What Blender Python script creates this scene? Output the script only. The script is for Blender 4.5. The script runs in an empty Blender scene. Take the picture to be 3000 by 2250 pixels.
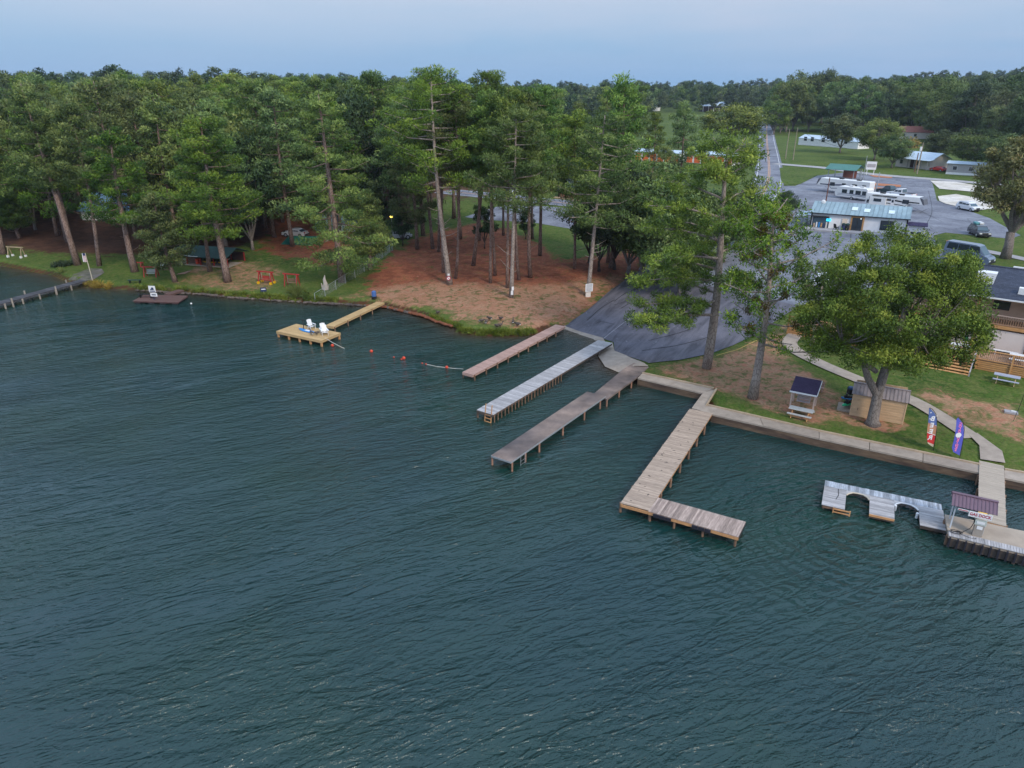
import bpy, bmesh, math, random
import numpy as np
from mathutils import Vector, Matrix

# ------------------------------------------------------------------ camera
scene = bpy.context.scene
CAM_H = 26.0
HAZE = 0.00010
PITCH = math.radians(22.7)
FPX = 2080.0                      # focal length in pixels of the 3000 px wide photograph
cam_data = bpy.data.cameras.new("camera")
cam_data.sensor_width = 36.0
cam_data.lens = 36.0 * FPX / 3000.0
cam_data.clip_start = 0.5
cam_data.clip_end = 6000.0
cam = bpy.data.objects.new("camera", cam_data)
scene.collection.objects.link(cam)
cam.location = (0, 0, CAM_H)
cam.rotation_euler = (math.pi / 2 - PITCH, 0, 0)
scene.camera = cam

# ------------------------------------------------------------------ sky, sun, exposure
SUN_EL, SUN_AZ = math.radians(38), math.radians(150)     # behind and to the right of the camera
world = bpy.data.worlds.new("World")
scene.world = world
world.use_nodes = True
wn, wl = world.node_tree.nodes, world.node_tree.links
wn.clear()
def N(nt, typ, **kw):
    n = nt.nodes.new(typ)
    for k, v in kw.items():
        if k.startswith('_'):
            setattr(n, k[1:], v)
        else:
            n.inputs[k.replace('__', ' ')].default_value = v
    return n
wt = world.node_tree
out = N(wt, 'ShaderNodeOutputWorld')
sky = N(wt, 'ShaderNodeTexSky')
sky.sky_type = 'NISHITA'; sky.sun_disc = False
sky.sun_elevation = SUN_EL; sky.sun_rotation = SUN_AZ; sky.air_density = 1.3; sky.dust_density = 2.0
bg1 = N(wt, 'ShaderNodeBackground', Strength=0.06)
wl.new(sky.outputs[0], bg1.inputs[0])
tc = N(wt, 'ShaderNodeTexCoord')
sep = N(wt, 'ShaderNodeSeparateXYZ'); wl.new(tc.outputs['Generated'], sep.inputs[0])
ramp = N(wt, 'ShaderNodeValToRGB')
wl.new(sep.outputs['Z'], ramp.inputs[0])
els = ramp.color_ramp.elements
els[0].position = 0.0; els[0].color = (0.168, 0.303, 0.50, 1)
els[1].position = 1.0; els[1].color = (0.72, 0.96, 1.32, 1)
e = els.new(0.045); e.color = (0.190, 0.322, 0.50, 1)
e = els.new(0.11); e.color = (0.318, 0.396, 0.52, 1)
e = els.new(0.35); e.color = (0.43, 0.62, 0.88, 1)
# thin cloud veils, the same all round the sky
mp = N(wt, 'ShaderNodeMapping'); mp.inputs['Scale'].default_value = (1.6, 1.6, 9.0)
wl.new(tc.outputs['Generated'], mp.inputs[0])
cn = N(wt, 'ShaderNodeTexNoise', Scale=1.5, Detail=5.0, Roughness=0.55); wl.new(mp.outputs[0], cn.inputs['Vector'])
cr = N(wt, 'ShaderNodeMapRange'); wl.new(cn.outputs[0], cr.inputs[0])
cr.inputs[1].default_value = 0.35; cr.inputs[2].default_value = 0.75; cr.inputs[3].default_value = 0.0; cr.inputs[4].default_value = 0.32
mix = N(wt, 'ShaderNodeMix'); mix.data_type = 'RGBA'
veil = N(wt, 'ShaderNodeMath'); veil.operation = 'MULTIPLY'      # the veils thicken above the haze layer and towards the east
vr = N(wt, 'ShaderNodeMapRange'); vr.inputs[1].default_value = 0.02; vr.inputs[2].default_value = 0.14; vr.inputs[3].default_value = 0.35; vr.inputs[4].default_value = 1.9
va = N(wt, 'ShaderNodeMath'); va.operation = 'MULTIPLY_ADD'; wl.new(sep.outputs['X'], va.inputs[0]); va.inputs[1].default_value = 0.07; wl.new(sep.outputs['Z'], va.inputs[2])
wl.new(va.outputs[0], vr.inputs[0]); wl.new(cr.outputs[0], veil.inputs[0]); wl.new(vr.outputs[0], veil.inputs[1]); wl.new(veil.outputs[0], mix.inputs[0]); wl.new(ramp.outputs[0], mix.inputs[6]); mix.inputs[7].default_value = (0.46, 0.44, 0.53, 1)
bg2 = N(wt, 'ShaderNodeBackground', Strength=1.0)
wl.new(mix.outputs[2], bg2.inputs[0])
ms = N(wt, 'ShaderNodeMixShader', Fac=0.86)
wl.new(bg1.outputs[0], ms.inputs[1]); wl.new(bg2.outputs[0], ms.inputs[2]); wl.new(ms.outputs[0], out.inputs[0])

sun_d = bpy.data.lights.new("sun", 'SUN')
sun_d.energy = 1.5; sun_d.angle = math.radians(12); sun_d.color = (1.0, 0.90, 0.76)
sun = bpy.data.objects.new("sun", sun_d); scene.collection.objects.link(sun)
sd = Vector((math.sin(SUN_AZ) * math.cos(SUN_EL), math.cos(SUN_AZ) * math.cos(SUN_EL), math.sin(SUN_EL)))
sun.rotation_euler = (-sd).to_track_quat('-Z', 'Y').to_euler()
scene.view_settings.view_transform = 'Standard'
scene.view_settings.look = 'None'
scene.view_settings.exposure = 0.70
scene.view_settings.gamma = 1.0
scene.view_settings.use_curve_mapping = False
scene.cycles.max_bounces = 6
scene.cycles.diffuse_bounces = 3
scene.cycles.glossy_bounces = 3
scene.cycles.transmission_bounces = 3
scene.cycles.transparent_max_bounces = 6
scene.cycles.use_denoising = True

# ------------------------------------------------------------------ where a sight line meets the ground
def ray(px, py):
    a = (px - 1500) / FPX; b = (1125 - py) / FPX
    return a, math.cos(PITCH) + b * math.sin(PITCH), -math.sin(PITCH) + b * math.cos(PITCH)
def P(px, py, z=0.0):
    dx, dy, dz = ray(px, py)
    t = (z - CAM_H) / dz
    return Vector((dx * t, dy * t, z))
def px_height(base, top_y):
    """height of the point above BASE that shows at picture row top_y"""
    b = (1125 - top_y) / FPX
    t = base.y / (math.cos(PITCH) + b * math.sin(PITCH))
    return CAM_H + t * (-math.sin(PITCH) + b * math.cos(PITCH)) - base.z

# ------------------------------------------------------------------ terrain
SHORE_PX = [(-260, 748), (0, 778), (60, 790), (125, 803), (152, 806), (175, 818), (215, 830), (250, 842), (320, 846), (400, 851), (510, 857), (600, 862), (673, 871),
            (790, 879), (915, 887), (980, 890), (1077, 896), (1123, 898), (1200, 916), (1241, 925), (1279, 942), (1325, 956), (1336, 973),
            (1374, 981), (1430, 985), (1498, 986), (1563, 982), (1600, 966), (1658, 962), (1704, 979), (1752, 994), (1760, 1020), (1749, 1048), (1770, 1075), (1812, 1092),
            (1866, 1116), (2050, 1158), (2083, 1222), (2400, 1296), (2873, 1397), (3000, 1421), (3600, 1530)]
SH = np.array([[P(*q).x, P(*q).y] for q in SHORE_PX])
SH = np.vstack([[-300, 150], [-160, 118], SH, [90, 10], [140, -40]])
LAND = np.vstack([SH, [3000, -40], [3000, 4000], [-3000, 4000], [-3000, 150]])

def seg_dist(x, y, pts):
    best = np.full(x.shape, 1e9)
    for (x0, y0), (x1, y1) in zip(pts[:-1], pts[1:]):
        dx, dy = x1 - x0, y1 - y0
        L2 = dx * dx + dy * dy + 1e-12
        t = np.clip(((x - x0) * dx + (y - y0) * dy) / L2, 0, 1)
        best = np.minimum(best, (x - x0 - t * dx) ** 2 + (y - y0 - t * dy) ** 2)
    return np.sqrt(best)
def inside(x, y, poly):
    r = np.zeros(x.shape, bool)
    n = len(poly)
    for i in range(n):
        x0, y0 = poly[i]; x1, y1 = poly[(i + 1) % n]
        if y0 == y1: continue
        c = ((y0 > y) != (y1 > y)) & (x < (x1 - x0) * (y - y0) / (y1 - y0) + x0)
        r ^= c
    return r
def sm(t):
    t = np.clip(t, 0, 1); return t * t * (3 - 2 * t)
def shore_d(x, y):
    return np.where(inside(x, y, LAND), 1, -1) * seg_dist(x, y, SH)
RAMP_LINE = np.array([[P(1740, 1030).x, P(1740, 1030).y], [P(1880, 850).x, P(1880, 850).y], [P(2000, 760).x, P(2000, 760).y]])
def hterr(x, y, d=None):
    x = np.asarray(x, float); y = np.asarray(y, float)
    if d is None: d = shore_d(x, y)
    m = 1 - sm((seg_dist(x, y, RAMP_LINE) - 3.5) / 4.0)
    land = (0.66 * (1 - m)) * sm(d / 1.1) + 0.034 * np.minimum(np.maximum(d, 0), 62) + 0.02 * m * np.minimum(np.maximum(d, 0), 25)
    # rising woods: a ridge to the left, low hills beyond the fields
    land = land + 7.5 * sm((y - 150) / 260) * sm((-x + 10) / 190) + 6 * sm((y - 420) / 500) + 13 * sm((y - 300) / 420) * sm((x - 250) / 300) \
        + 1.3 * np.sin(x * 0.013 + 1.0) * np.sin(y * 0.011) * sm((y - 180) / 200)
    wat = np.maximum(0.32 * d, -3.0) - 0.02
    return np.where(d > 0, land, wat)
def hz(x, y):
    return float(hterr(np.array([x]), np.array([y]))[0])
_gc = {}
def G(px, py):
    """ground point seen at picture position px, py"""
    k = (round(px, 1), round(py, 1))
    if k in _gc: return _gc[k].copy()
    z = 1.5
    for _ in range(9):
        p = P(px, py, z)
        z2 = max(hz(p.x, p.y), 0.0)
        if abs(z2 - z) < 0.004: break
        z = 0.35 * z + 0.65 * z2
    p = P(px, py, z); p.z = max(hz(p.x, p.y), 0.0)
    _gc[k] = p
    return p.copy()
def gpoly(pts): return [(G(*q).x, G(*q).y) for q in pts]

# ------------------------------------------------------------------ objects
COL = scene.collection
def tag(o, label=None, cat=None, group=None, kind=None):
    if label: o['label'] = label
    if cat: o['category'] = cat
    if group: o['group'] = group
    if kind: o['kind'] = kind
    return o
def thing(name, label, cat, loc=(0, 0, 0), rz=0.0, group=None):
    o = bpy.data.objects.new(name, None); COL.objects.link(o)
    o.empty_display_size = 0.2
    o.location = loc; o.rotation_euler = (0, 0, rz)
    return tag(o, label, cat, group)
def fast_mesh(name, verts, faces, mat=None, smooth=False, attrs=None):
    me = bpy.data.meshes.new(name)
    verts = np.asarray(verts, np.float32); faces = np.asarray(faces, np.int32)
    nv, (nf, k) = len(verts), faces.shape
    me.vertices.add(nv); me.vertices.foreach_set('co', verts.ravel())
    me.loops.add(nf * k); me.loops.foreach_set('vertex_index', faces.ravel())
    me.polygons.add(nf)
    me.polygons.foreach_set('loop_start', np.arange(0, nf * k, k, dtype=np.int32))
    if smooth: me.polygons.foreach_set('use_smooth', np.ones(nf, bool))
    for an, av in (attrs or {}).items():
        at = me.attributes.new(an, 'FLOAT', 'POINT'); at.data.foreach_set('value', np.asarray(av, np.float32))
    me.update(calc_edges=True)
    if mat: me.materials.append(mat)
    return me
def link(name, me, parent=None, loc=None, rot=None):
    o = bpy.data.objects.new(name, me); COL.objects.link(o)
    if parent: o.parent = parent
    if loc is not None: o.location = loc
    if rot is not None: o.rotation_euler = rot
    return o
class MB:
    """collects shapes, builds one mesh"""
    def __init__(s): s.v = []; s.f = []
    def add(s, v, f):
        b = len(s.v); s.v += [tuple(q) for q in v]; s.f += [tuple(i + b for i in q) for q in f]; return s
    def box(s, c, d, rz=0.0, rx=0.0, ry=0.0):
        m = Matrix.Rotation(rz, 3, 'Z') @ Matrix.Rotation(ry, 3, 'Y') @ Matrix.Rotation(rx, 3, 'X')
        v = [m @ Vector((sx * d[0] / 2, sy * d[1] / 2, sz * d[2] / 2)) + Vector(c) for sz in (-1, 1) for sx, sy in ((-1, -1), (1, -1), (1, 1), (-1, 1))]
        return s.add(v, [(3, 2, 1, 0), (4, 5, 6, 7), (0, 1, 5, 4), (1, 2, 6, 5), (2, 3, 7, 6), (3, 0, 4, 7)])
    def bar(s, a, b, w, h):
        a = Vector(a); b = Vector(b); t = (b - a).normalized()
        u = t.cross(Vector((0, 0, 1)))
        if u.length < 1e-3: u = Vector((1, 0, 0))
        u.normalize(); n = u.cross(t)
        v = [p + u * (i * w / 2) + n * (j * h / 2) for p in (a, b) for i, j in ((-1, -1), (1, -1), (1, 1), (-1, 1))]
        return s.add(v, [(3, 2, 1, 0), (4, 5, 6, 7), (0, 1, 5, 4), (1, 2, 6, 5), (2, 3, 7, 6), (3, 0, 4, 7)])
    def tube(s, pts, rad, n=8, cap=True):
        pts = [Vector(p) for p in pts]
        if not hasattr(rad, '__len__'): rad = [rad] * len(pts)
        v = []; f = []; m = len(pts); up = None
        for i, p in enumerate(pts):
            t = (pts[min(i + 1, m - 1)] - pts[max(i - 1, 0)])
            t = t.normalized() if t.length > 1e-9 else Vector((0, 0, 1))
            if up is None:
                up = t.cross(Vector((0.31, 0.95, 0.02)));
                if up.length < 1e-3: up = Vector((1, 0, 0))
            up = (up - t * up.dot(t)).normalized(); w = t.cross(up)
            for k in range(n):
                a = 2 * math.pi * k / n
                v.append(p + (up * math.cos(a) + w * math.sin(a)) * rad[i])
        for i in range(m - 1):
            for k in range(n):
                f.append((i * n + k, i * n + (k + 1) % n, (i + 1) * n + (k + 1) % n, (i + 1) * n + k))
        if cap: f.append(tuple(range(n - 1, -1, -1))); f.append(tuple((m - 1) * n + k for k in range(n)))
        return s.add(v, f)
    def prism(s, poly, z0, z1):
        n = len(poly)
        v = [(x, y, z0) for x, y in poly] + [(x, y, z1) for x, y in poly]
        return s.add(v, [tuple(range(n - 1, -1, -1)), tuple(range(n, 2 * n))] + [(i, (i + 1) % n, (i + 1) % n + n, i + n) for i in range(n)])
    def side(s, prof, y0, y1, y0t=None, y1t=None, ztop=None):
        """extrude an x,z profile along y; points with z >= ztop use the narrower y0t..y1t"""
        n = len(prof)
        def yy(z, a, b): return b if (ztop is not None and z >= ztop) else a
        v = [(x, yy(z, y0, y0t), z) for x, z in prof] + [(x, yy(z, y1, y1t), z) for x, z in prof]
        return s.add(v, [tuple(range(n)), tuple(range(2 * n - 1, n - 1, -1))] + [((i + 1) % n, i, i + n, (i + 1) % n + n) for i in range(n)])
    def ell(s, c, r, nu=10, nv=6):
        v = []; f = []
        for j in range(nv + 1):
            th = math.pi * j / nv
            for i in range(nu):
                a = 2 * math.pi * i / nu
                v.append((c[0] + r[0] * math.sin(th) * math.cos(a), c[1] + r[1] * math.sin(th) * math.sin(a), c[2] + r[2] * math.cos(th)))
        for j in range(nv):
            for i in range(nu):
                f.append((j * nu + i, (j + 1) * nu + i, (j + 1) * nu + (i + 1) % nu, j * nu + (i + 1) % nu))
        return s.add(v, f)
    def mesh(s, name, mat, smooth=False):
        me = bpy.data.meshes.new(name); me.from_pydata(s.v, [], s.f); me.materials.append(mat)
        if smooth:
            me.polygons.foreach_set('use_smooth', np.ones(len(me.polygons), bool))
        me.update(); return me
    def build(s, name, mat, parent=None, label=None, smooth=False, loc=None, rot=None):
        o = link(name, s.mesh(name, mat, smooth), parent, loc, rot)
        if label: o['label'] = label
        return o
def box(name, mat, parent, c, d, rz=0.0, rx=0.0, ry=0.0, label=None):
    return MB().box(c, d, rz, rx, ry).build(name, mat, parent, label)
def dup(o, loc, rz=None, label=None, scale=None):
    """a copy of a thing with copies of its parts and sub-parts"""
    r = o.copy(); COL.objects.link(r); r.location = loc
    if rz is not None: r.rotation_euler = (o.rotation_euler[0], o.rotation_euler[1], rz)
    if label: r['label'] = label
    if scale: r.scale = scale
    for ch in list(o.children):
        c = ch.copy(); COL.objects.link(c); c.parent = r
        for g in list(ch.children):
            q = g.copy(); COL.objects.link(q); q.parent = c
    return r

# ------------------------------------------------------------------ materials
def new_mat(name):
    m = bpy.data.materials.new(name); m.use_nodes = True
    nt = m.node_tree; nt.nodes.clear()
    o = nt.nodes.new('ShaderNodeOutputMaterial'); b = nt.nodes.new('ShaderNodeBsdfPrincipled')
    nt.links.new(b.outputs[0], o.inputs[0])
    return m, nt, b
def mathn(nt, op, a, b=None, clamp=False):
    n = nt.nodes.new('ShaderNodeMath'); n.operation = op; n.use_clamp = clamp
    for i, q in enumerate((a, b)):
        if q is None: continue
        if isinstance(q, (int, float)): n.inputs[i].default_value = q
        else: nt.links.new(q, n.inputs[i])
    return n.outputs[0]
def mixc(nt, f, a, b, mode='MIX'):
    n = nt.nodes.new('ShaderNodeMix'); n.data_type = 'RGBA'; n.blend_type = mode
    for i, q in ((0, f), (6, a), (7, b)):
        if isinstance(q, (int, float)): n.inputs[i].default_value = q
        elif isinstance(q, tuple): n.inputs[i].default_value = (*q[:3], 1)
        else: nt.links.new(q, n.inputs[i])
    return n.outputs[2]
def vec(nt, scale=(1, 1, 1), space='Object', rz=0.0, rnd=True):
    """object coordinates, shifted at random from object to object"""
    if space == 'World':
        g = nt.nodes.new('ShaderNodeNewGeometry'); src = g.outputs['Position']
    else:
        t = nt.nodes.new('ShaderNodeTexCoord'); src = t.outputs['Object']
        if rnd:
            oi = nt.nodes.new('ShaderNodeObjectInfo')
            a = nt.nodes.new('ShaderNodeVectorMath'); a.operation = 'ADD'
            nt.links.new(src, a.inputs[0]); nt.links.new(mathn(nt, 'MULTIPLY', oi.outputs['Random'], 37.0), a.inputs[1]); src = a.outputs[0]
    m = nt.nodes.new('ShaderNodeMapping'); m.inputs['Scale'].default_value = scale; m.inputs['Rotation'].default_value = (0, 0, rz)
    nt.links.new(src, m.inputs[0]); return m.outputs[0]
def noise(nt, v, scale=1.0, detail=4.0, rough=0.55, dist=0.0):
    n = nt.nodes.new('ShaderNodeTexNoise'); nt.links.new(v, n.inputs['Vector'])
    n.inputs['Scale'].default_value = scale; n.inputs['Detail'].default_value = detail; n.inputs['Roughness'].default_value = rough; n.inputs['Distortion'].default_value = dist
    return n.outputs[0]
def rng(nt, v, a, b, c=0.0, d=1.0, smooth=False):
    n = nt.nodes.new('ShaderNodeMapRange'); nt.links.new(v, n.inputs[0])
    if smooth: n.interpolation_type = 'SMOOTHSTEP'
    for i, q in enumerate((a, b, c, d)): n.inputs[i + 1].default_value = q
    return n.outputs[0]
def bump(nt, b, h, strength=0.4, dist=0.05):
    n = nt.nodes.new('ShaderNodeBump'); n.inputs['Strength'].default_value = strength; n.inputs['Distance'].default_value = dist
    nt.links.new(h, n.inputs['Height']); nt.links.new(n.outputs[0], b.inputs['Normal'])
_mats = {}
def mat(name, col, rough=0.7, amt=0.25, scale=3.0, stretch=(1, 1, 1), rnd=0.0, metal=0.0, col2=None, bmp=0.0, spec=0.4, space='Object'):
    """worn surface: two-scale noise in the colour, random tone from piece to piece"""
    if name in _mats: return _mats[name]
    m, nt, b = new_mat(name)
    v = vec(nt, stretch, space)
    n1 = noise(nt, v, scale, 6.0, 0.62); n2 = noise(nt, v, scale * 0.22, 3.0)
    f = rng(nt, n1, 0.3, 0.7, 1 - amt, 1 + amt * 0.8)
    base = mixc(nt, rng(nt, n2, 0.38, 0.62), col, col2 if col2 else tuple(c * (1 - amt * 0.5) for c in col))
    c = mixc(nt, 1.0, base, f, 'MULTIPLY')
    if rnd:
        oi = nt.nodes.new('ShaderNodeObjectInfo')
        c = mixc(nt, 1.0, c, rng(nt, oi.outputs['Random'], 0, 1, 1 - rnd, 1 + rnd), 'MULTIPLY')
    nt.links.new(c, b.inputs['Base Color'])
    b.inputs['Roughness'].default_value = rough; b.inputs['Metallic'].default_value = metal; b.inputs['Specular IOR Level'].default_value = spec
    if bmp: bump(nt, b, n1, bmp, 0.03)
    _mats[name] = m
    return m
def glass_mat(name, col=(0.02, 0.03, 0.04)):
    m, nt, b = new_mat(name)
    b.inputs['Base Color'].default_value = (*col, 1); b.inputs['Roughness'].default_value = 0.06; b.inputs['Specular IOR Level'].default_value = 0.8
    return m
def glow_mat(name, col, e):
    m, nt, b = new_mat(name)
    b.inputs['Base Color'].default_value = (*col, 1); b.inputs['Emission Color'].default_value = (*col, 1); b.inputs['Emission Strength'].default_value = e
    return m

def foliage_mat(name, cols, rnd=0.3, trans=0.10):
    """needles or leaves: colour varies by leaf and by tree; attribute tone also paints light and shade on the clumps"""
    m, nt, b = new_mat(name)
    at = nt.nodes.new('ShaderNodeAttribute'); at.attribute_name = 'tone'
    oi = nt.nodes.new('ShaderNodeObjectInfo')
    r = nt.nodes.new('ShaderNodeValToRGB'); nt.links.new(at.outputs['Fac'], r.inputs[0])
    r.color_ramp.elements[0].color = (*cols[0], 1); r.color_ramp.elements[1].color = (*cols[-1], 1)
    cols = [tuple(v_ * (0.66 + 0.62 * k_ / (len(cols) - 1)) * g_ for v_, g_ in zip(c_, (1.06, 0.98, 0.92))) for k_, c_ in enumerate(cols)]  # ramp ends pushed apart: highlights and shade painted into the leaf colours
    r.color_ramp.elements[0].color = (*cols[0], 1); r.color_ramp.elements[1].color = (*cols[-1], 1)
    for i, c in enumerate(cols[1:-1]):
        q = r.color_ramp.elements.new((i + 1) / (len(cols) - 1)); q.color = (*c, 1)
    c = mixc(nt, 1.0, r.outputs[0], rng(nt, oi.outputs['Random'], 0, 1, 1 - rnd, 1 + rnd), 'MULTIPLY')
    h = nt.nodes.new('ShaderNodeHueSaturation')
    nt.links.new(c, h.inputs['Color'])
    nt.links.new(rng(nt, mathn(nt, 'FRACT', mathn(nt, 'MULTIPLY', oi.outputs['Random'], 7.31)), 0, 1, 0.48, 0.525), h.inputs['Hue'])
    nt.links.new(rng(nt, mathn(nt, 'FRACT', mathn(nt, 'MULTIPLY', oi.outputs['Random'], 3.77)), 0, 1, 0.85, 1.15), h.inputs['Saturation'])
    nt.links.new(h.outputs[0], b.inputs['Base Color'])
    b.inputs['Roughness'].default_value = 0.55; b.inputs['Specular IOR Level'].default_value = 0.25
    tr = nt.nodes.new('ShaderNodeBsdfTranslucent'); nt.links.new(h.outputs[0], tr.inputs[0])
    mx = nt.nodes.new('ShaderNodeMixShader'); mx.inputs[0].default_value = trans
    nt.links.new(b.outputs[0], mx.inputs[1]); nt.links.new(tr.outputs[0], mx.inputs[2])
    nt.links.new(mx.outputs[0], [n for n in nt.nodes if n.type == 'OUTPUT_MATERIAL'][0].inputs[0])
    _mats[name] = m
    return m
def bark_mat(name, col, col2, sc=5.0):
    m, nt, b = new_mat(name)
    v = vec(nt, (1, 1, 0.35))
    vo = nt.nodes.new('ShaderNodeTexVoronoi'); vo.feature = 'DISTANCE_TO_EDGE'; nt.links.new(v, vo.inputs['Vector']); vo.inputs['Scale'].default_value = sc
    n = noise(nt, v, 2.5, 5, 0.6)
    f = mathn(nt, 'MULTIPLY', rng(nt, vo.outputs['Distance'], 0.0, 0.12), rng(nt, n, 0.35, 0.65, 0.5, 1.0))
    nt.links.new(mixc(nt, f, col2, col), b.inputs['Base Color'])
    b.inputs['Roughness'].default_value = 0.9; b.inputs['Specular IOR Level'].default_value = 0.15
    bump(nt, b, f, 0.5, 0.05)
    _mats[name] = m
    return m

# ================================================================== GROUND
def soft(poly_px, x, y, w):
    pl = np.array(gpoly(poly_px)); cl = np.vstack([pl, pl[:1]])
    d = seg_dist(x, y, cl) * np.where(inside(x, y, pl), 1, -1)
    return sm(d / w + 0.5)
CLAY = [(1085, 800), (1150, 740), (1215, 700), (1300, 672), (1390, 655), (1480, 668), (1560, 700), (1650, 760), (1790, 745), (1830, 730), (1880, 700), (1900, 760),
        (1850, 812), (1760, 880), (1690, 935), (1655, 958), (1590, 975), (1450, 930), (1300, 905), (1190, 890), (1115, 880), (1060, 868)]
DIRT = [(1010, 868), (1120, 835), (1250, 820), (1400, 825), (1600, 830), (1800, 800), (1850, 812), (1690, 935), (1655, 960), (1560, 984), (1430, 960), (1300, 930), (1220, 905), (1100, 885)]
DIRT2 = [(1885, 1080), (2120, 1030), (2240, 985), (2320, 930), (2345, 960), (2300, 1010), (2330, 1060), (2420, 1110), (2480, 1160), (2480, 1230), (2380, 1250), (2200, 1190), (2060, 1140)]
DIRT3 = [(2650, 1150), (2740, 1130), (2850, 1165), (2960, 1180), (3030, 1230), (3050, 1330), (2960, 1290), (2850, 1250), (2760, 1215)]
DIRT4 = [(500, 830), (560, 775), (700, 760), (800, 770), (860, 790), (800, 850), (700, 860), (600, 850)]
CLAY5 = [(780, 640), (1000, 560), (1060, 700), (980, 790), (860, 760), (760, 740)]
LITTER = [(-400, 560), (-400, 725), (0, 722), (110, 738), (220, 745), (400, 745), (620, 748), (760, 700), (980, 640), (1180, 640), (1200, 560), (900, 480), (300, 470)]
BAREBANK = [(2230, 480), (2234, 400), (2205, 410), (2195, 440)]
SHED_DIRT = [(2440, 1200), (2520, 1215), (2640, 1230), (2680, 1250), (2600, 1270), (2480, 1245)]
def ground_attrs(x, y):
    far = y > 400
    clay = np.maximum.reduce([0.86 * soft(CLAY, x, y, 6), 0.8 * soft(CLAY5, x, y, 8)])
    dirt = np.maximum.reduce([0.78 * soft(DIRT, x, y, 7), 0.75 * soft(DIRT2, x, y, 3), 0.74 * soft(DIRT3, x, y, 4), 0.6 * soft(DIRT4, x, y, 5), 0.9 * soft(SHED_DIRT, x, y, 1.2), soft(BAREBANK, x, y, 4)])
    lit = soft(LITTER, x, y, 8)
    lit = np.maximum(lit, sm((y - 150) / 30) * sm((-x + 15) / 30))
    return clay, dirt, lit

gm, nt, b = new_mat('ground')
v = vec(nt, (1, 1, 1), 'World')
def attr(n):
    a = nt.nodes.new('ShaderNodeAttribute'); a.attribute_name = n; return a.outputs['Fac']
nbig = noise(nt, v, 0.12, 5, 0.6); nmid = noise(nt, v, 0.55, 6, 0.65, 0.4); nfine = noise(nt, v, 4.0, 5, 0.7); npat = noise(nt, v, 1.3, 5, 0.7, 0.8)
grass = mixc(nt, rng(nt, nbig, 0.38, 0.62), (0.034, 0.076, 0.012), (0.075, 0.122, 0.022))
grass = mixc(nt, rng(nt, npat, 0.42, 0.66), grass, (0.125, 0.135, 0.042))
grass = mixc(nt, 1.0, grass, rng(nt, nfine, 0.25, 0.75, 0.55, 1.45), 'MULTIPLY')
clayc = mixc(nt, rng(nt, nmid, 0.35, 0.65), (0.175, 0.058, 0.034), (0.350, 0.125, 0.068))
clayc = mixc(nt, 1.0, clayc, rng(nt, nfine, 0.25, 0.75, 0.65, 1.3), 'MULTIPLY')
dirtc = mixc(nt, rng(nt, npat, 0.35, 0.6), (0.36, 0.160, 0.098), (0.39, 0.240, 0.150))
dirtc = mixc(nt, 1.0, dirtc, rng(nt, nfine, 0.2, 0.8, 0.62, 1.35), 'MULTIPLY')
litc = mixc(nt, rng(nt, nmid, 0.35, 0.65), (0.060, 0.030, 0.020), (0.125, 0.062, 0.038))
litc = mixc(nt, 1.0, litc, rng(nt, nfine, 0.25, 0.75, 0.6, 1.35), 'MULTIPLY')
olive = mixc(nt, rng(nt, nbig, 0.4, 0.6), (0.105, 0.105, 0.036), (0.070, 0.098, 0.026))
ngap = noise(nt, v, 0.8, 6, 0.72, 1.0)
dirtc = mixc(nt, rng(nt, ngap, 0.50, 0.60, 0.0, 0.85), dirtc, olive)
clayc = mixc(nt, rng(nt, ngap, 0.56, 0.64, 0.0, 0.7), clayc, olive)
clayc = mixc(nt, rng(nt, ngap, 0.42, 0.34, 0.0, 0.8), clayc, (0.36, 0.17, 0.11))
def patch(a, n, w=0.16):
    """ragged edge: the attribute against a noise"""
    return rng(nt, mathn(nt, 'SUBTRACT', a, rng(nt, n, 0.32, 0.68, 0.12, 0.88)), -w, w)
c = mixc(nt, patch(attr('litter'), nmid), grass, litc)
c = mixc(nt, patch(attr('clay'), nmid), c, clayc)
c = mixc(nt, patch(mathn(nt, 'MULTIPLY', attr('dirt'), 0.86), mathn(nt, 'ADD', mathn(nt, 'MULTIPLY', npat, .55), mathn(nt, 'MULTIPLY', nmid, .45))), c, dirtc)
bank = attr('bank')
wet = mixc(nt, rng(nt, nmid, 0.4, 0.6), (0.09, 0.035, 0.018), (0.05, 0.034, 0.018))
c = mixc(nt, rng(nt, mathn(nt, 'ADD', bank, rng(nt, nfine, 0.3, 0.7, -0.25, 0.25)), 0.4, 0.7), c, wet)
nt.links.new(c, b.inputs['Base Color']); b.inputs['Roughness'].default_value = 0.95; b.inputs['Specular IOR Level'].default_value = 0.1
bump(nt, b, mathn(nt, 'ADD', nfine, mathn(nt, 'MULTIPLY', npat, 0.8)), 0.7, 0.12)
_mats['ground'] = gm

def grid(xs, ys, zf, keep=None):
    X, Y = np.meshgrid(xs, ys)
    x, y = X.ravel(), Y.ravel()
    nx, ny = len(xs), len(ys)
    i = np.arange((nx - 1) * (ny - 1)); r, cc = i // (nx - 1), i % (nx - 1)
    a = r * nx + cc
    F = np.stack([a, a + 1, a + nx + 1, a + nx], 1)
    return x, y, F
X0, X1, Y0, Y1 = -132.0, 132.0, 24.0, 216.0
gx, gy, gF = grid(np.arange(X0, X1 + .01, 0.6), np.arange(Y0, Y1 + .01, 0.6), None)
gd = shore_d(gx, gy); gz = hterr(gx, gy, gd)
bumpz = 0.05 * np.sin(gx * 1.7 + np.sin(gy * 1.3)) * np.sin(gy * 2.1 + 0.7 * np.sin(gx)) * sm((gd - 1) / 3)
cl_, di_, li_ = ground_attrs(gx, gy)
bank_ = sm(1 - np.abs(gd - 0.25) / 0.75)
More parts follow.
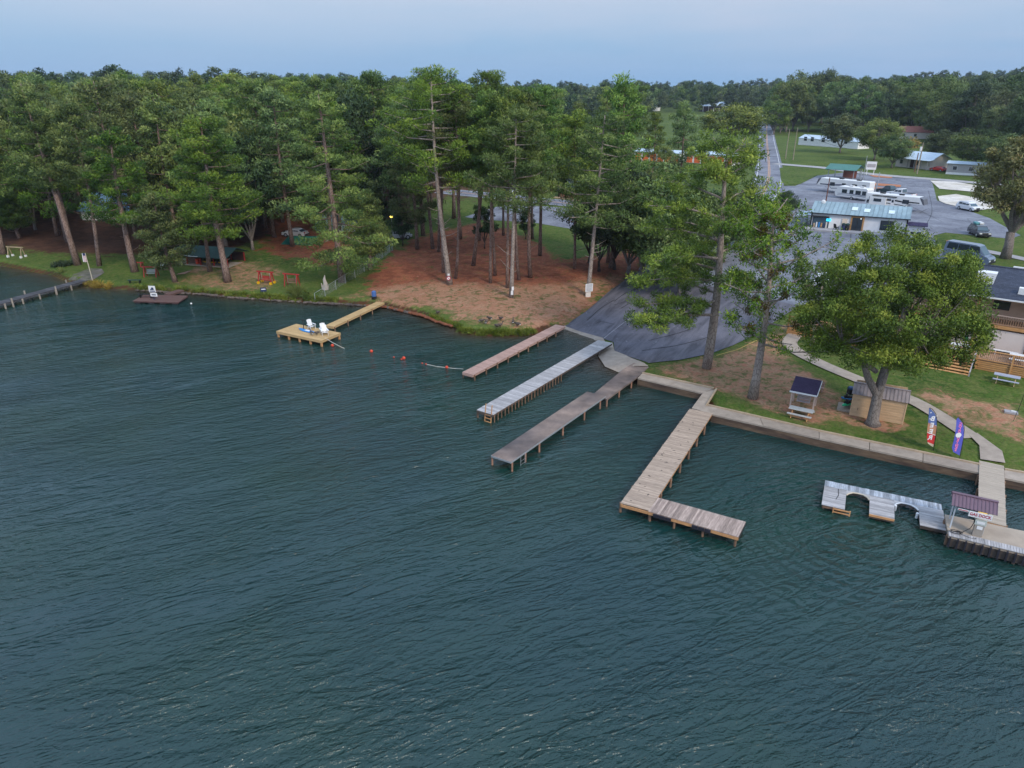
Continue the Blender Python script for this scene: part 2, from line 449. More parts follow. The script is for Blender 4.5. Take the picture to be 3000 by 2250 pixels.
gnd = link('ground', fast_mesh('ground', np.stack([gx, gy, gz + 0.0 * bumpz], 1), gF, gm, True, dict(clay=cl_, dirt=di_, litter=li_, bank=bank_)))
tag(gnd, kind='structure')
fx, fy, fF = grid(np.arange(-1500, 1500.1, 6.0), np.arange(-60, 1800.1, 6.0), None)
fz = hterr(fx, fy)
inn = (fx > X0 + .1) & (fx < X1 - .1) & (fy > Y0 + .1) & (fy < Y1 - .1)
deep = (fx > X0 + 6.1) & (fx < X1 - 6.1) & (fy > Y0 + 6.1) & (fy < Y1 - 6.1)
fz = np.where(inn, fz - 0.6, fz)
fF = fF[~deep[fF].any(1)]
cl2, di2, li2 = ground_attrs(fx, fy)
o = link('terrain', fast_mesh('terrain', np.stack([fx, fy, fz], 1), fF, gm, True, dict(clay=cl2 * 0, dirt=di2 * 0, litter=li2, bank=fx * 0)))
tag(o, kind='structure')

# ------------------------------------------------------------------ water
wm, nt, b = new_mat('water')
CREST = math.radians(27)
def wv(sa, sc, rz=CREST):
    g = nt.nodes.new('ShaderNodeNewGeometry')
    m1 = nt.nodes.new('ShaderNodeMapping'); m1.inputs['Rotation'].default_value = (0, 0, -rz); nt.links.new(g.outputs['Position'], m1.inputs[0])
    m2 = nt.nodes.new('ShaderNodeMapping'); m2.inputs['Scale'].default_value = (sa, sc, 1); nt.links.new(m1.outputs[0], m2.inputs[0])
    return m2.outputs[0]
def ridge(n):   # sharp crests, broad troughs
    r = mathn(nt, 'ABSOLUTE', mathn(nt, 'SUBTRACT', n, 0.5))
    return mathn(nt, 'SUBTRACT', 0.5, r)
swell = noise(nt, wv(0.09, 0.26, CREST + 0.1), 1.0, 2, 0.5)
def crests(sa, sc, rz_, dist_, p_):
    r_ = ridge(noise(nt, wv(sa, sc, rz_), 1.0, 2, 0.45, dist_))
    return mathn(nt, 'POWER', mathn(nt, 'MULTIPLY', r_, 2.0), p_)
crest = crests(0.25, 1.05, CREST, 0.9, 3.5)
crest2 = crests(0.55, 1.9, CREST - 0.15, 0.7, 3.5)
chop = noise(nt, wv(0.9, 1.9, CREST - 0.25), 1.0, 4, 0.6, 0.4)
chop2 = noise(nt, wv(2.6, 4.6, CREST + 0.5), 1.0, 4, 0.65, 0.3)
gust = rng(nt, noise(nt, wv(0.035, 0.06), 1.0, 3, 0.6), 0.40, 0.60, 0.35, 1.45)
h = mathn(nt, 'ADD', mathn(nt, 'MULTIPLY', swell, 0.55), mathn(nt, 'MULTIPLY', crest, 0.062))
h = mathn(nt, 'ADD', h, mathn(nt, 'MULTIPLY', crest2, 0.038))
h = mathn(nt, 'ADD', h, mathn(nt, 'MULTIPLY', mathn(nt, 'ADD', mathn(nt, 'MULTIPLY', chop, 0.20), mathn(nt, 'MULTIPLY', chop2, 0.085)), gust))
rc = P(2520, 1560)
vm = nt.nodes.new('ShaderNodeVectorMath'); vm.operation = 'DISTANCE'
g = nt.nodes.new('ShaderNodeNewGeometry'); nt.links.new(g.outputs['Position'], vm.inputs[0]); vm.inputs[1].default_value = rc
dist = mathn(nt, 'ADD', vm.outputs['Value'], mathn(nt, 'MULTIPLY', noise(nt, wv(0.5, 0.5), 1.0, 3), 2.2))
rings = mathn(nt, 'MULTIPLY', mathn(nt, 'SINE', mathn(nt, 'MULTIPLY', dist, 7.0)), rng(nt, vm.outputs['Value'], 1.0, 17.0, 0.034, 0.0, True))
h = mathn(nt, 'ADD', h, rings)
bp = nt.nodes.new('ShaderNodeBump'); bp.inputs['Strength'].default_value = 1.0; bp.inputs['Distance'].default_value = 1.0
nt.links.new(h, bp.inputs['Height']); nt.links.new(bp.outputs[0], b.inputs['Normal'])
at = nt.nodes.new('ShaderNodeAttribute'); at.attribute_name = 'shallow'
wc = mixc(nt, rng(nt, noise(nt, wv(0.06, 0.06), 1.0, 3), 0.35, 0.65), (0.005, 0.031, 0.034), (0.008, 0.036, 0.028))
wc = mixc(nt, at.outputs['Fac'], wc, (0.075, 0.045, 0.022))
nt.links.new(wc, b.inputs['Base Color']); b.inputs['Roughness'].default_value = 0.13; b.inputs['IOR'].default_value = 1.34; b.inputs['Specular IOR Level'].default_value = 1.0
wx, wy, wF = grid(np.arange(-300, 130.1, 1.0), np.arange(-80, 150.1, 1.0), None)
wd = shore_d(wx, wy)
wF = wF[(wd[wF] < 2.5).all(1)]
green = P(1775, 1065)
sh_ = np.exp(np.minimum(wd, 0) / 1.5) * 0.85
# clear brown shallows stand off the sandy bank and the ramp, not off the walled basin
right = sm((wx - 11) / 3)
sh_ = sh_ * (1 - right)
water = link('water', fast_mesh('water', np.stack([wx, wy, wx * 0], 1), wF, wm, True, dict(shallow=np.clip(sh_, 0, 1))))
tag(water, kind='structure')

# ================================================================== PAVING
def drape(name, poly, off, m, step=1.5, zf=None):
    bm = bmesh.new()
    vs = [bm.verts.new((x, y, 0)) for x, y in poly]
    from mathutils.geometry import tessellate_polygon
    for t in tessellate_polygon([[Vector((x, y, 0)) for x, y in poly]]):
        try: bm.faces.new([vs[i] for i in t])
        except ValueError: pass
    xs = [p[0] for p in poly]; ys = [p[1] for p in poly]
    for ax, lo, hi in ((0, min(xs), max(xs)), (1, min(ys), max(ys))):
        t = math.ceil(lo / step) * step
        while t < hi:
            no = (1, 0, 0) if ax == 0 else (0, 1, 0); co = (t, 0, 0) if ax == 0 else (0, t, 0)
            bmesh.ops.bisect_plane(bm, geom=bm.verts[:] + bm.edges[:] + bm.faces[:], plane_co=co, plane_no=no)
            t += step
    xy = np.array([[v.co.x, v.co.y] for v in bm.verts])
    z = hterr(xy[:, 0], xy[:, 1]) + off if zf is None else zf(xy[:, 0], xy[:, 1])
    for v, q in zip(bm.verts, z): v.co.z = q
    bm.normal_update()
    for f in bm.faces:
        if f.normal.z < 0: f.normal_flip()
    me = bpy.data.meshes.new(name); bm.to_mesh(me); bm.free()
    me.materials.append(m)
    if 'ground' in m.name:
        n = len(me.vertices)
        for an in ('clay', 'dirt', 'litter', 'bank'):
            me.attributes.new(an, 'FLOAT', 'POINT')
    return tag(link(name, me), kind='structure')
def smooth_line(pts, step=2.0):
    """Catmull-Rom through ground points, evenly sampled"""
    pts = [Vector((p[0], p[1])) for p in pts]
    q = [pts[0] * 2 - pts[1]] + pts + [pts[-1] * 2 - pts[-2]]
    res = []
    for i in range(1, len(q) - 2):
        n = max(2, int((q[i + 1] - q[i]).length / step))
        for k in range(n):
            t = k / n
            res.append(0.5 * ((2 * q[i]) + (q[i + 1] - q[i - 1]) * t + (2 * q[i - 1] - 5 * q[i] + 4 * q[i + 1] - q[i + 2]) * t * t + (3 * q[i] - q[i - 1] - 3 * q[i + 1] + q[i + 2]) * t ** 3))
    res.append(pts[-1]); return res
def ribbon(name, line, offs, zoff, m, kind='structure', nseg=1, dash=None):
    """strips along a line; offs is a list of (left, right) offsets in metres"""
    nrm = []
    for i in range(len(line)):
        t = (line[min(i + 1, len(line) - 1)] - line[max(i - 1, 0)]).normalized(); nrm.append(Vector((-t.y, t.x)))
    V = []; F = []
    for a, b_ in offs:
        base = len(V); k = nseg + 1
        for p, n in zip(line, nrm):
            for j in range(k):
                q = p + n * (a + (b_ - a) * j / nseg); V.append((q.x, q.y))
        for i in range(len(line) - 1):
            if dash and not dash(i): continue
            for j in range(nseg):
                F.append((base + i * k + j, base + (i + 1) * k + j, base + (i + 1) * k + j + 1, base + i * k + j + 1))
    V = np.array(V); z = hterr(V[:, 0], V[:, 1]) + zoff
    F = np.array(F)
    o = link(name, fast_mesh(name, np.column_stack([V, z]), F[:, ::-1] if True else F, m))
    me = o.data
    if me.polygons and me.polygons[0].normal.z < 0:
        me.flip_normals()
    return tag(o, kind=kind)

asph, nt, b = new_mat('asphalt')
v = vec(nt, (1, 1, 1), 'World')
n1 = noise(nt, v, 0.16, 6, 0.65, 0.5); n2 = noise(nt, v, 1.1, 5, 0.6, 0.5); n3 = noise(nt, v, 9, 3, 0.6)
vo = nt.nodes.new('ShaderNodeTexVoronoi'); vo.feature = 'DISTANCE_TO_EDGE'; vo.inputs['Scale'].default_value = 0.10
wp = nt.nodes.new('ShaderNodeVectorMath'); wp.operation = 'ADD'; nt.links.new(v, wp.inputs[0]); nt.links.new(mathn(nt, 'MULTIPLY', n2, 6.0), wp.inputs[1]); nt.links.new(wp.outputs[0], vo.inputs['Vector'])
cr = rng(nt, vo.outputs['Distance'], 0.0, 0.014, 0.35, 1.0)
c = mixc(nt, rng(nt, n1, 0.35, 0.65), (0.120, 0.125, 0.155), (0.235, 0.245, 0.280))
c = mixc(nt, 1.0, c, rng(nt, n2, 0.3, 0.7, 0.82, 1.16), 'MULTIPLY'); c = mixc(nt, 1.0, c, rng(nt, n3, 0.3, 0.7, 0.9, 1.1), 'MULTIPLY'); c = mixc(nt, 1.0, c, cr, 'MULTIPLY')
nt.links.new(c, b.inputs['Base Color']); b.inputs['Roughness'].default_value = 0.85; b.inputs['Specular IOR Level'].default_value = 0.25
bump(nt, b, n3, 0.2, 0.02)
ramp_m, nt, b = new_mat('ramp_asphalt')
v = vec(nt, (1, 1, 1), 'World')
rd = G(1900, 830) - G(1720, 985); ra = math.atan2(rd.y, rd.x)
ms_ = nt.nodes.new('ShaderNodeMapping'); ms_.inputs['Rotation'].default_value = (0, 0, -ra); nt.links.new(v, ms_.inputs[0])
ms2 = nt.nodes.new('ShaderNodeMapping'); ms2.inputs['Scale'].default_value = (0.16, 1.3, 1); nt.links.new(ms_.outputs[0], ms2.inputs[0])
n1 = noise(nt, ms2.outputs[0], 0.6, 5, 0.6, 1.2); n2 = noise(nt, v, 0.25, 5, 0.6); n3 = noise(nt, v, 6, 4, 0.6)
c = mixc(nt, rng(nt, n1, 0.35, 0.65), (0.062, 0.060, 0.074), (0.145, 0.138, 0.162))
c = mixc(nt, rng(nt, n2, 0.5, 0.72, 0, 0.7), c, (0.16, 0.155, 0.19)); c = mixc(nt, 1.0, c, rng(nt, n3, 0.3, 0.7, 0.88, 1.12), 'MULTIPLY')
stn = rng(nt, noise(nt, v, 0.9, 3, 0.7, 1.5), 0.66, 0.70)
c = mixc(nt, mathn(nt, 'MULTIPLY', stn, 0.6), c, (0.30, 0.29, 0.33))
nt.links.new(c, b.inputs['Base Color']); b.inputs['Roughness'].default_value = 0.8; b.inputs['Specular IOR Level'].default_value = 0.3
crackm = mat('crack_fill', (0.018, 0.018, 0.022), .9, .2, 3, space='World'); seam = mat('seam_concrete', (0.27, 0.26, 0.29), .9, .3, 3, space='World')
conc = mat('concrete', (0.36, 0.30, 0.25), 0.9, 0.18, 1.6, rnd=0.08, bmp=0.15, spec=0.2, space='World')
conc_grey = mat('concrete_grey', (0.36, 0.35, 0.37), 0.9, 0.15, 1.2, space='World', spec=0.2)
gravel = mat('gravel', (0.37, 0.36, 0.36), 0.95, 0.25, 2.0, space='World', spec=0.1)
white_l = mat('line_white', (0.62, 0.63, 0.65), 0.8, 0.15, 2.0, space='World')
yellow_l = mat('line_yellow', (0.55, 0.30, 0.16), 0.8, 0.15, 2.0, space='World')

ROAD_PX = [(2247, 322), (2247, 345), (2246, 400), (2252, 472), (2252, 520), (2236, 565), (2190, 600), (2080, 618), (1900, 615), (1700, 600), (1500, 580), (1300, 560)]
rl = smooth_line([(G(*q).x, G(*q).y) for q in ROAD_PX], 4.0)
ribbon('road', rl, [(-4.0, 4.0)], 0.06, asph, nseg=4)
ribbon('road_edge_line', rl, [(-3.3, -3.14), (3.14, 3.3)], 0.075, white_l)
ribbon('road_centre_line', rl, [(-0.30, -0.12), (0.12, 0.30)], 0.075, yellow_l)
LOT = [(2262, 545), (2262, 600), (2200, 640), (2050, 632), (1800, 622), (1600, 605), (1480, 600), (1385, 628), (1362, 636), (1400, 643), (1560, 652), (1700, 675), (1850, 705), (1890, 760), (1870, 790),
       (2010, 830), (2330, 900), (2400, 880), (2560, 840), (2790, 800), (2890, 790), (2880, 762), (2800, 742), (2745, 725), (2735, 690), (2770, 682), (2960, 700), (2990, 690), (2900, 640), (2810, 608),
       (2745, 588), (2735, 548), (2728, 527), (2600, 519), (2470, 506), (2395, 515), (2330, 545)]
drape('parking_lot', gpoly(LOT), 0.035, asph, 3.0)
RAMP = [(1657, 957), (1704, 976), (1767, 994), (1798, 1004), (1800, 1030), (1840, 1045), (1900, 1065), (1990, 1056), (2080, 1038), (2150, 1012), (2205, 985), (2290, 930), (2340, 897),
        (2010, 826), (1876, 792), (1852, 808), (1790, 850), (1715, 915)]
drape('boat_ramp', gpoly(RAMP), 0.07, ramp_m, 1.5)
drape('ramp_apron', gpoly([(1654, 955), (1704, 975), (1767, 992), (1772, 1003), (1700, 988), (1650, 966)]), 0.11, conc, 0.8)
drape('ramp_apron', gpoly([(1752, 1046), (1772, 1076), (1812, 1093), (1900, 1076), (1835, 1044), (1800, 1030), (1794, 1006), (1768, 1012)]), 0.12, conc, 0.8)
gl = smooth_line([(G(*q).x, G(*q).y) for q in [(2268, 480), (2340, 486), (2420, 493), (2520, 507), (2620, 517), (2750, 527), (2900, 540), (3060, 556)]], 3.0)
ribbon('gravel_drive', gl, [(-2.4, 2.4)], 0.10, gravel, nseg=3)
drape('grass_verge', gpoly([(2284, 492), (2350, 494), (2404, 507), (2380, 522), (2345, 540), (2300, 544), (2288, 530)]), 0.09, gm, 3.0)
drape('grass_verge', gpoly([(2283, 566), (2305, 562), (2322, 580), (2332, 606), (2270, 612), (2262, 594)]), 0.09, gm, 3.0)
sand = mat('sand', (0.62, 0.58, 0.53), 0.95, 0.22, 0.9, space='World', col2=(0.50, 0.45, 0.38), spec=0.1)
drape('sand_pit', gpoly([(2725, 530), (2800, 534), (2905, 552), (2930, 568), (2840, 562), (2752, 554)]), 0.12, sand, 3.0)
drape('sand_pit', gpoly([(2747, 576), (2800, 570), (2905, 588), (2912, 612), (2860, 618), (2770, 598), (2752, 590)]), 0.12, sand, 3.0)
drape('gravel_path', gpoly([(198, 822), (270, 824), (306, 800), (298, 788), (262, 787), (228, 801)]), 0.06, mat('dark_gravel', (0.15, 0.135, 0.13), .95, .4, 1.5, space='World', col2=(0.10, .10, .06)), 1.0)
wl_ = smooth_line([(G(*q).x, G(*q).y) for q in [(2352, 965), (2322, 990), (2313, 1010), (2340, 1035), (2385, 1058), (2440, 1083), (2505, 1110), (2580, 1140), (2670, 1174), (2730, 1207), (2790, 1245), (2850, 1285)]], 0.8)
ribbon('footpath', wl_, [(-0.75, 0.75)], 0.10, conc, nseg=2)
drape('footpath', gpoly([(2838, 1277), (2862, 1272), (2935, 1325), (2944, 1360), (2871, 1349), (2868, 1308)]), 0.12, conc, 0.7)
dl = smooth_line([(G(*q).x, G(*q).y) for q in [(2880, 735), (2930, 745), (3010, 762), (3120, 785)]], 2.0)
ribbon('driveway', dl, [(-1.1, 1.1)], 0.08, conc_grey)

def gline(pts, st=.5): return smooth_line([(G(*q).x, G(*q).y) for q in pts], st)
ribbon('ramp_seam', gline([(1769, 993), (1800, 968), (1850, 932), (1905, 905), (1960, 885)]), [(-.06, .06)], .085, seam)
for pts in ([(1795, 850), (1815, 838), (1832, 842), (1850, 832), (1862, 836)], [(1800, 884), (1830, 862), (1862, 850), (1890, 836)], [(1820, 905), (1850, 888), (1868, 892), (1885, 878)], [(1880, 1030), (1960, 1018), (2040, 1000), (2090, 985)], [(1900, 1000), (1960, 985), (2020, 968)], [(1720, 940), (1760, 905), (1800, 880)]):
    ribbon('asphalt_crack', gline(pts), [(-.05, .05)], .088, crackm)
for pts in ([(1745, 950), (1760, 944), (1782, 948), (1800, 952)], [(1800, 895), (1830, 886), (1845, 890)]):
    ribbon('asphalt_crack', gline(pts), [(-.04, .04)], .087, crackm)
for pts in ([(2290, 640), (2330, 680), (2400, 720)], [(2300, 560), (2330, 590), (2350, 640)], [(2450, 760), (2330, 800), (2200, 830)], [(2720, 560), (2730, 620), (2700, 680)], [(2560, 545), (2640, 590), (2760, 650)]):
    ribbon('asphalt_crack', gline(pts, 1.0), [(-.035, .035)], .06, crackm)

# ================================================================== TREES
pine_leaf = foliage_mat('pine_needles', [(0.024, 0.060, 0.022), (0.070, 0.135, 0.034), (0.130, 0.205, 0.045), (0.22, 0.28, 0.07)], 0.30)
pine_leaf2 = foliage_mat('pine_needles_light', [(0.028, 0.064, 0.020), (0.078, 0.145, 0.034), (0.135, 0.21, 0.045), (0.23, 0.29, 0.07)], 0.20)
oak_leaf = foliage_mat('oak_leaves', [(0.030, 0.062, 0.028), (0.065, 0.115, 0.040), (0.110, 0.165, 0.050), (0.165, 0.205, 0.07)], 0.32)
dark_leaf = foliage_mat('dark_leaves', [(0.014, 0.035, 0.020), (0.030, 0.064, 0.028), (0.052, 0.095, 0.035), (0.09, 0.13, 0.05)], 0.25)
bright_leaf = foliage_mat('bright_leaves', [(0.038, 0.078, 0.020), (0.090, 0.155, 0.030), (0.150, 0.225, 0.042), (0.25, 0.29, 0.065)], 0.10)
olive_leaf = foliage_mat('mistletoe_leaves', [(0.05, 0.045, 0.008), (0.085, 0.075, 0.012), (0.12, 0.10, 0.018)], 0.15)
yellow_leaf = foliage_mat('yellow_leaves', [(0.10, 0.09, 0.02), (0.26, 0.20, 0.04), (0.38, 0.28, 0.05)], 0.1)
pine_bark = bark_mat('pine_bark', (0.30, 0.22, 0.19), (0.105, 0.062, 0.048))
grey_bark = bark_mat('grey_bark', (0.27, 0.235, 0.215), (0.11, 0.09, 0.08), 7.0)
pale_bark = bark_mat('pale_bark', (0.40, 0.34, 0.30), (0.17, 0.13, 0.11), 6.0)
dark_bark = bark_mat('dark_bark', (0.10, 0.08, 0.07), (0.04, 0.03, 0.025))
dead_wood = mat('dead_wood', (0.42, 0.37, 0.33), 0.9, 0.2, 4.0)
rs = np.random.RandomState(11)

def leaves_mesh(name, cen, rad, n, size, width, mat_, flat=0.7, up=0.3, shell=0.55, tone0=0.0, wvar=None):
    """many small leaf-sized blades spread through clumps; cen (K,3), rad (K,), n blades a clump (array or int)"""
    cen = np.asarray(cen, float); rad = np.asarray(rad, float); K = len(cen)
    cnt = np.full(K, n) if np.isscalar(n) else np.asarray(n)
    idx = np.repeat(np.arange(K), cnt); M = len(idx)
    u = rs.normal(size=(M, 3)); u /= np.linalg.norm(u, axis=1)[:, None]
    r = shell + (1 - shell) * rs.rand(M); r = np.where(rs.rand(M) < 0.12, r * 1.22, r)
    p = cen[idx] + u * (rad[idx] * r)[:, None] * np.array([1, 1, flat])
    d = rs.normal(size=(M, 3)); d -= u * (d * u).sum(1)[:, None]; d /= np.linalg.norm(d, axis=1)[:, None]
    d = d + u * (0.25 + 0.5 * rs.rand(M))[:, None] + np.array([0, 0, up * 0.7]); d /= np.linalg.norm(d, axis=1)[:, None]
    s = np.cross(d, u) + 0.45 * rs.normal(size=(M, 3)); s -= d * (s * d).sum(1)[:, None]; s /= np.linalg.norm(s, axis=1)[:, None] + 1e-9
    L = size * (0.6 + 0.8 * rs.rand(M)); W = width * (0.6 + 0.8 * rs.rand(M))
    a = p - s * (W / 2)[:, None] * 0.7; b_ = p + s * (W / 2)[:, None] * 0.7
    e = p + d * (L * 0.6)[:, None] + s * (W / 2)[:, None]; f_ = p + d * L[:, None]
    V = np.stack([a, b_, e, f_], 1).reshape(-1, 3)
    F = np.arange(4 * M).reshape(-1, 4)
    kt = rs.rand(K) * 0.62
    tone = np.clip(kt[idx] + 0.06 + 0.24 * rs.rand(M) + 0.12 * u[:, 2] + tone0, 0, 1)  # upward blades get a lighter tone, painting top light on each clump
    return fast_mesh(name, V, F, mat_, False, dict(tone=np.repeat(tone, 4)))

def bent(h, bend, n=7, r0=0.3, r1=0.06, seed=0):
    q = random.Random(seed); ax, ay = q.uniform(-1, 1) * bend, q.uniform(-1, 1) * bend
    pts = []; rad = []
    for i in range(n + 1):
        t = i / n
        pts.append(Vector((ax * math.sin(t * 3.0 + q.uniform(-.1, .1)) * h * 0.03, ay * math.sin(t * 2.3) * h * 0.03, h * t)))
        rad.append(r0 * (1 - t) ** 0.8 * (1.25 if i == 0 else 1) + r1)
    return pts, rad
def at_h(pts, z):
    for a, b_ in zip(pts[:-1], pts[1:]):
        if b_.z >= z: return a.lerp(b_, (z - a.z) / max(b_.z - a.z, 1e-6))
    return pts[-1].copy()

def pine_meshes(seed, H, c0=0.4, spread=4.2, nb=34, puffs=4, leaves=46, r0=0.30, leaf=0.42, lw=0.13, lm=None, bm_=None, dead=0, droop=0.0, top=0.55, density=1.0, puff_r=0.95):
    q = random.Random(seed)
    pts, rad = bent(H, 1.0, 8, r0, 0.05, seed)
    tb = MB(); tb.tube(pts, rad, 8)
    cen = []; cr_ = []; ga = q.uniform(0, 6)
    for i in range(nb):
        t = (i + q.uniform(-.3, .3)) / nb; t = min(max(t, 0), 1)
        z = H * (c0 + (0.985 - c0) * t)
        prof = min(1.0, (t / 0.22) ** 0.6 + 0.35) * (1 - t) ** top * 1.02 + 0.13
        L = spread * prof * q.uniform(0.62, 1.12)
        ga += 2.399 + q.uniform(-.5, .5)
        o = at_h(pts, z)
        dr = q.uniform(0.05, 0.35) - droop * (1 - t)
        end = o + Vector((math.cos(ga) * L, math.sin(ga) * L, L * dr))
        midp = o.lerp(end, 0.5) + Vector((0, 0, -0.10 * L))
        tb.tube([o, midp, end], [0.035 + 0.012 * L, 0.03 + 0.005 * L, 0.02], 4, False)
        k = max(1, int(puffs * (0.5 + prof) * density))
        for j in range(k):
            s = 0.38 + 0.62 * (j + q.random()) / k
            c = o.lerp(midp, s * 2) if s < 0.5 else midp.lerp(end, s * 2 - 1)
            off = 0.28 * L * (1 - 0.4 * s)
            c = c + Vector((q.uniform(-1, 1) * off, q.uniform(-1, 1) * off, q.uniform(0.0, 0.45)))
            cen.append(c); cr_.append(puff_r * q.uniform(0.6, 1.15) * (0.75 + 0.3 * (1 - t)))
    for _ in range(5):
        cen.append(pts[-1] + Vector((q.uniform(-1, 1), q.uniform(-1, 1), q.uniform(-1.6, 0.1)))); cr_.append(puff_r * .85)
    for i in range(dead):      # bare dead branches below the crown
        z = H * q.uniform(0.12, c0 + 0.05); a = q.uniform(0, 6.28); L = q.uniform(0.6, 2.6)
        o = at_h(pts, z); e = o + Vector((math.cos(a) * L, math.sin(a) * L, L * q.uniform(0.15, 0.6)))
        tb.tube([o, o.lerp(e, .5) - Vector((0, 0, .08 * L)), e], [0.05, 0.035, 0.012], 4, False)
    tm = tb.mesh('trunk', bm_ or pine_bark, True)
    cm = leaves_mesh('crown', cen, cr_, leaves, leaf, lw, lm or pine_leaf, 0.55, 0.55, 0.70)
    return tm, cm

def oak_meshes(seed, H, W, c0=0.22, clumps=60, leaves=150, leaf=0.34, lm=None, bm_=None, r0=0.35, forks=6, clump_r=None, sparse=False, flat=0.72, lw=None):
    """broadleaf: short trunk, spreading limbs, clumps through the crown volume"""
    q = random.Random(seed); tb = MB()
    th = H * c0
    tb.tube([(0, 0, 0), (q.uniform(-.1, .1), q.uniform(-.1, .1), th * .5), (q.uniform(-.2, .2), q.uniform(-.2, .2), th)], [r0 * 1.3, r0, r0 * .9], 8)
    cen = []; cr_ = []
    R = W / 2; cz = H * (c0 + 1) / 2 + 0.02 * H; hz_ = H - cz
    for i in range(clumps):
        while True:
            p = Vector((q.uniform(-1, 1), q.uniform(-1, 1), q.uniform(-1, 1)))
            if p.length < 1 and p.length > 0.45: break
        if p.z < -0.55: p.z *= 0.7
        w = 1.0 if p.z < 0.1 else 1.0
        cen.append(Vector((p.x * R * w, p.y * R * w, cz + p.z * hz_ * 0.95))); cr_.append((clump_r or R * 0.30) * q.uniform(0.6, 1.2))
    hub = Vector((0, 0, th))
    limbs = []
    for i in range(forks):
        a = 6.283 * i / forks + q.uniform(-.4, .4); l = R * q.uniform(.35, .6)
        e = Vector((math.cos(a) * l, math.sin(a) * l, th + (H - th) * q.uniform(.35, .62)))
        m_ = hub.lerp(e, .5) + Vector((q.uniform(-.3, .3), q.uniform(-.3, .3), -.04 * H)); tb.tube([hub, m_, e], [r0 * .62, r0 * .42, r0 * .26], 6, False); limbs.append((hub, m_, e))
    limbs.append((hub, hub + Vector((0, 0, H * .25)), Vector((0, 0, H * .82))))
    tb.tube(limbs[-1], [r0 * .7, r0 * .45, .05], 6, False)
    for c in cen:
        l = min(limbs, key=lambda l_: (l_[2] - c).length)
        s = l[1].lerp(l[2], q.uniform(.3, 1.0))
        tb.tube([s, s.lerp(c, .55) + Vector((0, 0, -.03 * H)), c], [r0 * .17, r0 * .11, .02], 4, False)
        if sparse:
            for _ in range(4):
                e = c + Vector((q.uniform(-1, 1), q.uniform(-1, 1), q.uniform(-.4, 1.2))) * (clump_r or 1) * 1.3
                tb.tube([s.lerp(c, .6), c.lerp(e, .5), e], [.035, .025, .012], 3, False)
    tm = tb.mesh('trunk', bm_ or grey_bark, True)
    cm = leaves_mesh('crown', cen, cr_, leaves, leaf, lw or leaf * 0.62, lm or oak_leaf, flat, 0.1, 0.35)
    return tm, cm

def plant(name, meshes, loc, label, cat, group=None, rz=0.0, scale=1.0, lean=(0, 0)):
    o = thing(name, label, cat, loc, 0, group)
    o.rotation_euler = (lean[1], lean[0], rz)
    o.scale = (scale,) * 3 if not hasattr(scale, '__len__') else scale
    link('trunk', meshes[0], o); link('crown', meshes[1], o)
    return o
def lean_for(base_px, mid_px, base, h):
    """sideways tilt that carries the trunk from base_px towards mid_px"""
    pt = P(*mid_px, 0); dx, dy, dz = ray(*mid_px); t = base.y / dy
    q = Vector((dx * t, base.y, CAM_H + dz * t)); return math.atan2(q.x - base.x, q.z - base.z)

# ---- tall bare-trunked pines of the grove above the boat ramp
PG = 'tall pines of the grove beside the boat ramp'
grove = [  # base px, a second px on the trunk, top row, crown start, spread, seed, label
    ((1318, 833), (1298, 600), 192, .50, 5.6, 21, 'tallest pine of the grove, thick pale leaning trunk bearing a small round sign'),
    ((1336, 816), (1332, 600), 262, .60, 3.2, 22, 'thin straight pine just right of the thick leaning pine with the round sign'),
    ((1298, 799), (1284, 640), 250, .66, 3.0, 23, 'thin dark pine standing just left of the thick leaning pine with the round sign'),
    ((1285, 738), (1281, 620), 225, .55, 3.6, 24, 'pine at the left side of the grove with a snapped neighbour beside it'),
    ((1268, 729), (1259, 620), 240, .50, 4.0, 25, 'pine near the left edge of the grove on reddish pine straw'),
    ((1387, 778), (1400, 600), 205, .55, 4.2, 26, 'pine leaning right in the open middle of the grove'),
    ((1436, 829), (1434, 600), 275, .62, 2.9, 27, 'slim straight pine, left one of the thin pair in mid grove'),
    ((1451, 807), (1453, 600), 300, .64, 2.6, 28, 'very slim pine, right one of the thin pair in mid grove'),
    ((1486, 843), (1487, 600), 262, .62, 3.2, 29, 'pine close behind the pale pine that stands nearest the shore'),
    ((1498, 871), (1508, 480), 318, .52, 3.9, 30, 'pale-barked pine nearest the shore with white notices nailed at its foot'),
    ((1520, 820), (1522, 640), 268, .58, 3.4, 31, 'slim pine right of the pale pine nearest the shore'),
    ((1553, 813), (1563, 600), 258, .58, 3.8, 32, 'pine leaning slightly right, between the pale shore pine and the green clearing'),
    ((1582, 749), (1583, 620), 262, .50, 4.0, 33, 'pine at the edge of the green lawn strip by the road'),
    ((1684, 788), (1684, 620), 330, .52, 3.2, 34, 'lone thin pine on the right of the green lawn strip'),
    ((1722, 866), (1745, 627), 338, .44, 4.6, 35, 'leaning pine with dead side branches and two white boards at its foot by the ramp'),
]
for (bp, mp_, ty, c0, spr, sd_, lab) in grove:
    g_ = G(*bp); h = px_height(g_, ty)
    ln = lean_for(bp, mp_, g_, h)
    M_ = pine_meshes(sd_, h / math.cos(ln), c0 - .04, spr * 1.28, 38, 5, 92, top=.42, puff_r=1.1, r0=0.17 if spr < 3.7 else (0.34 if spr > 5 else 0.24), leaf=0.30, lw=0.10, lm=pine_leaf2 if sd_ % 3 == 0 else pine_leaf, bm_=pine_bark if sd_ not in (21, 30, 35) else pale_bark, dead=14 if sd_ in (21, 35, 22, 30) else 5)
    plant('pine_tree', M_, g_, lab, 'pine tree', PG, 0, 1, (ln, 0))

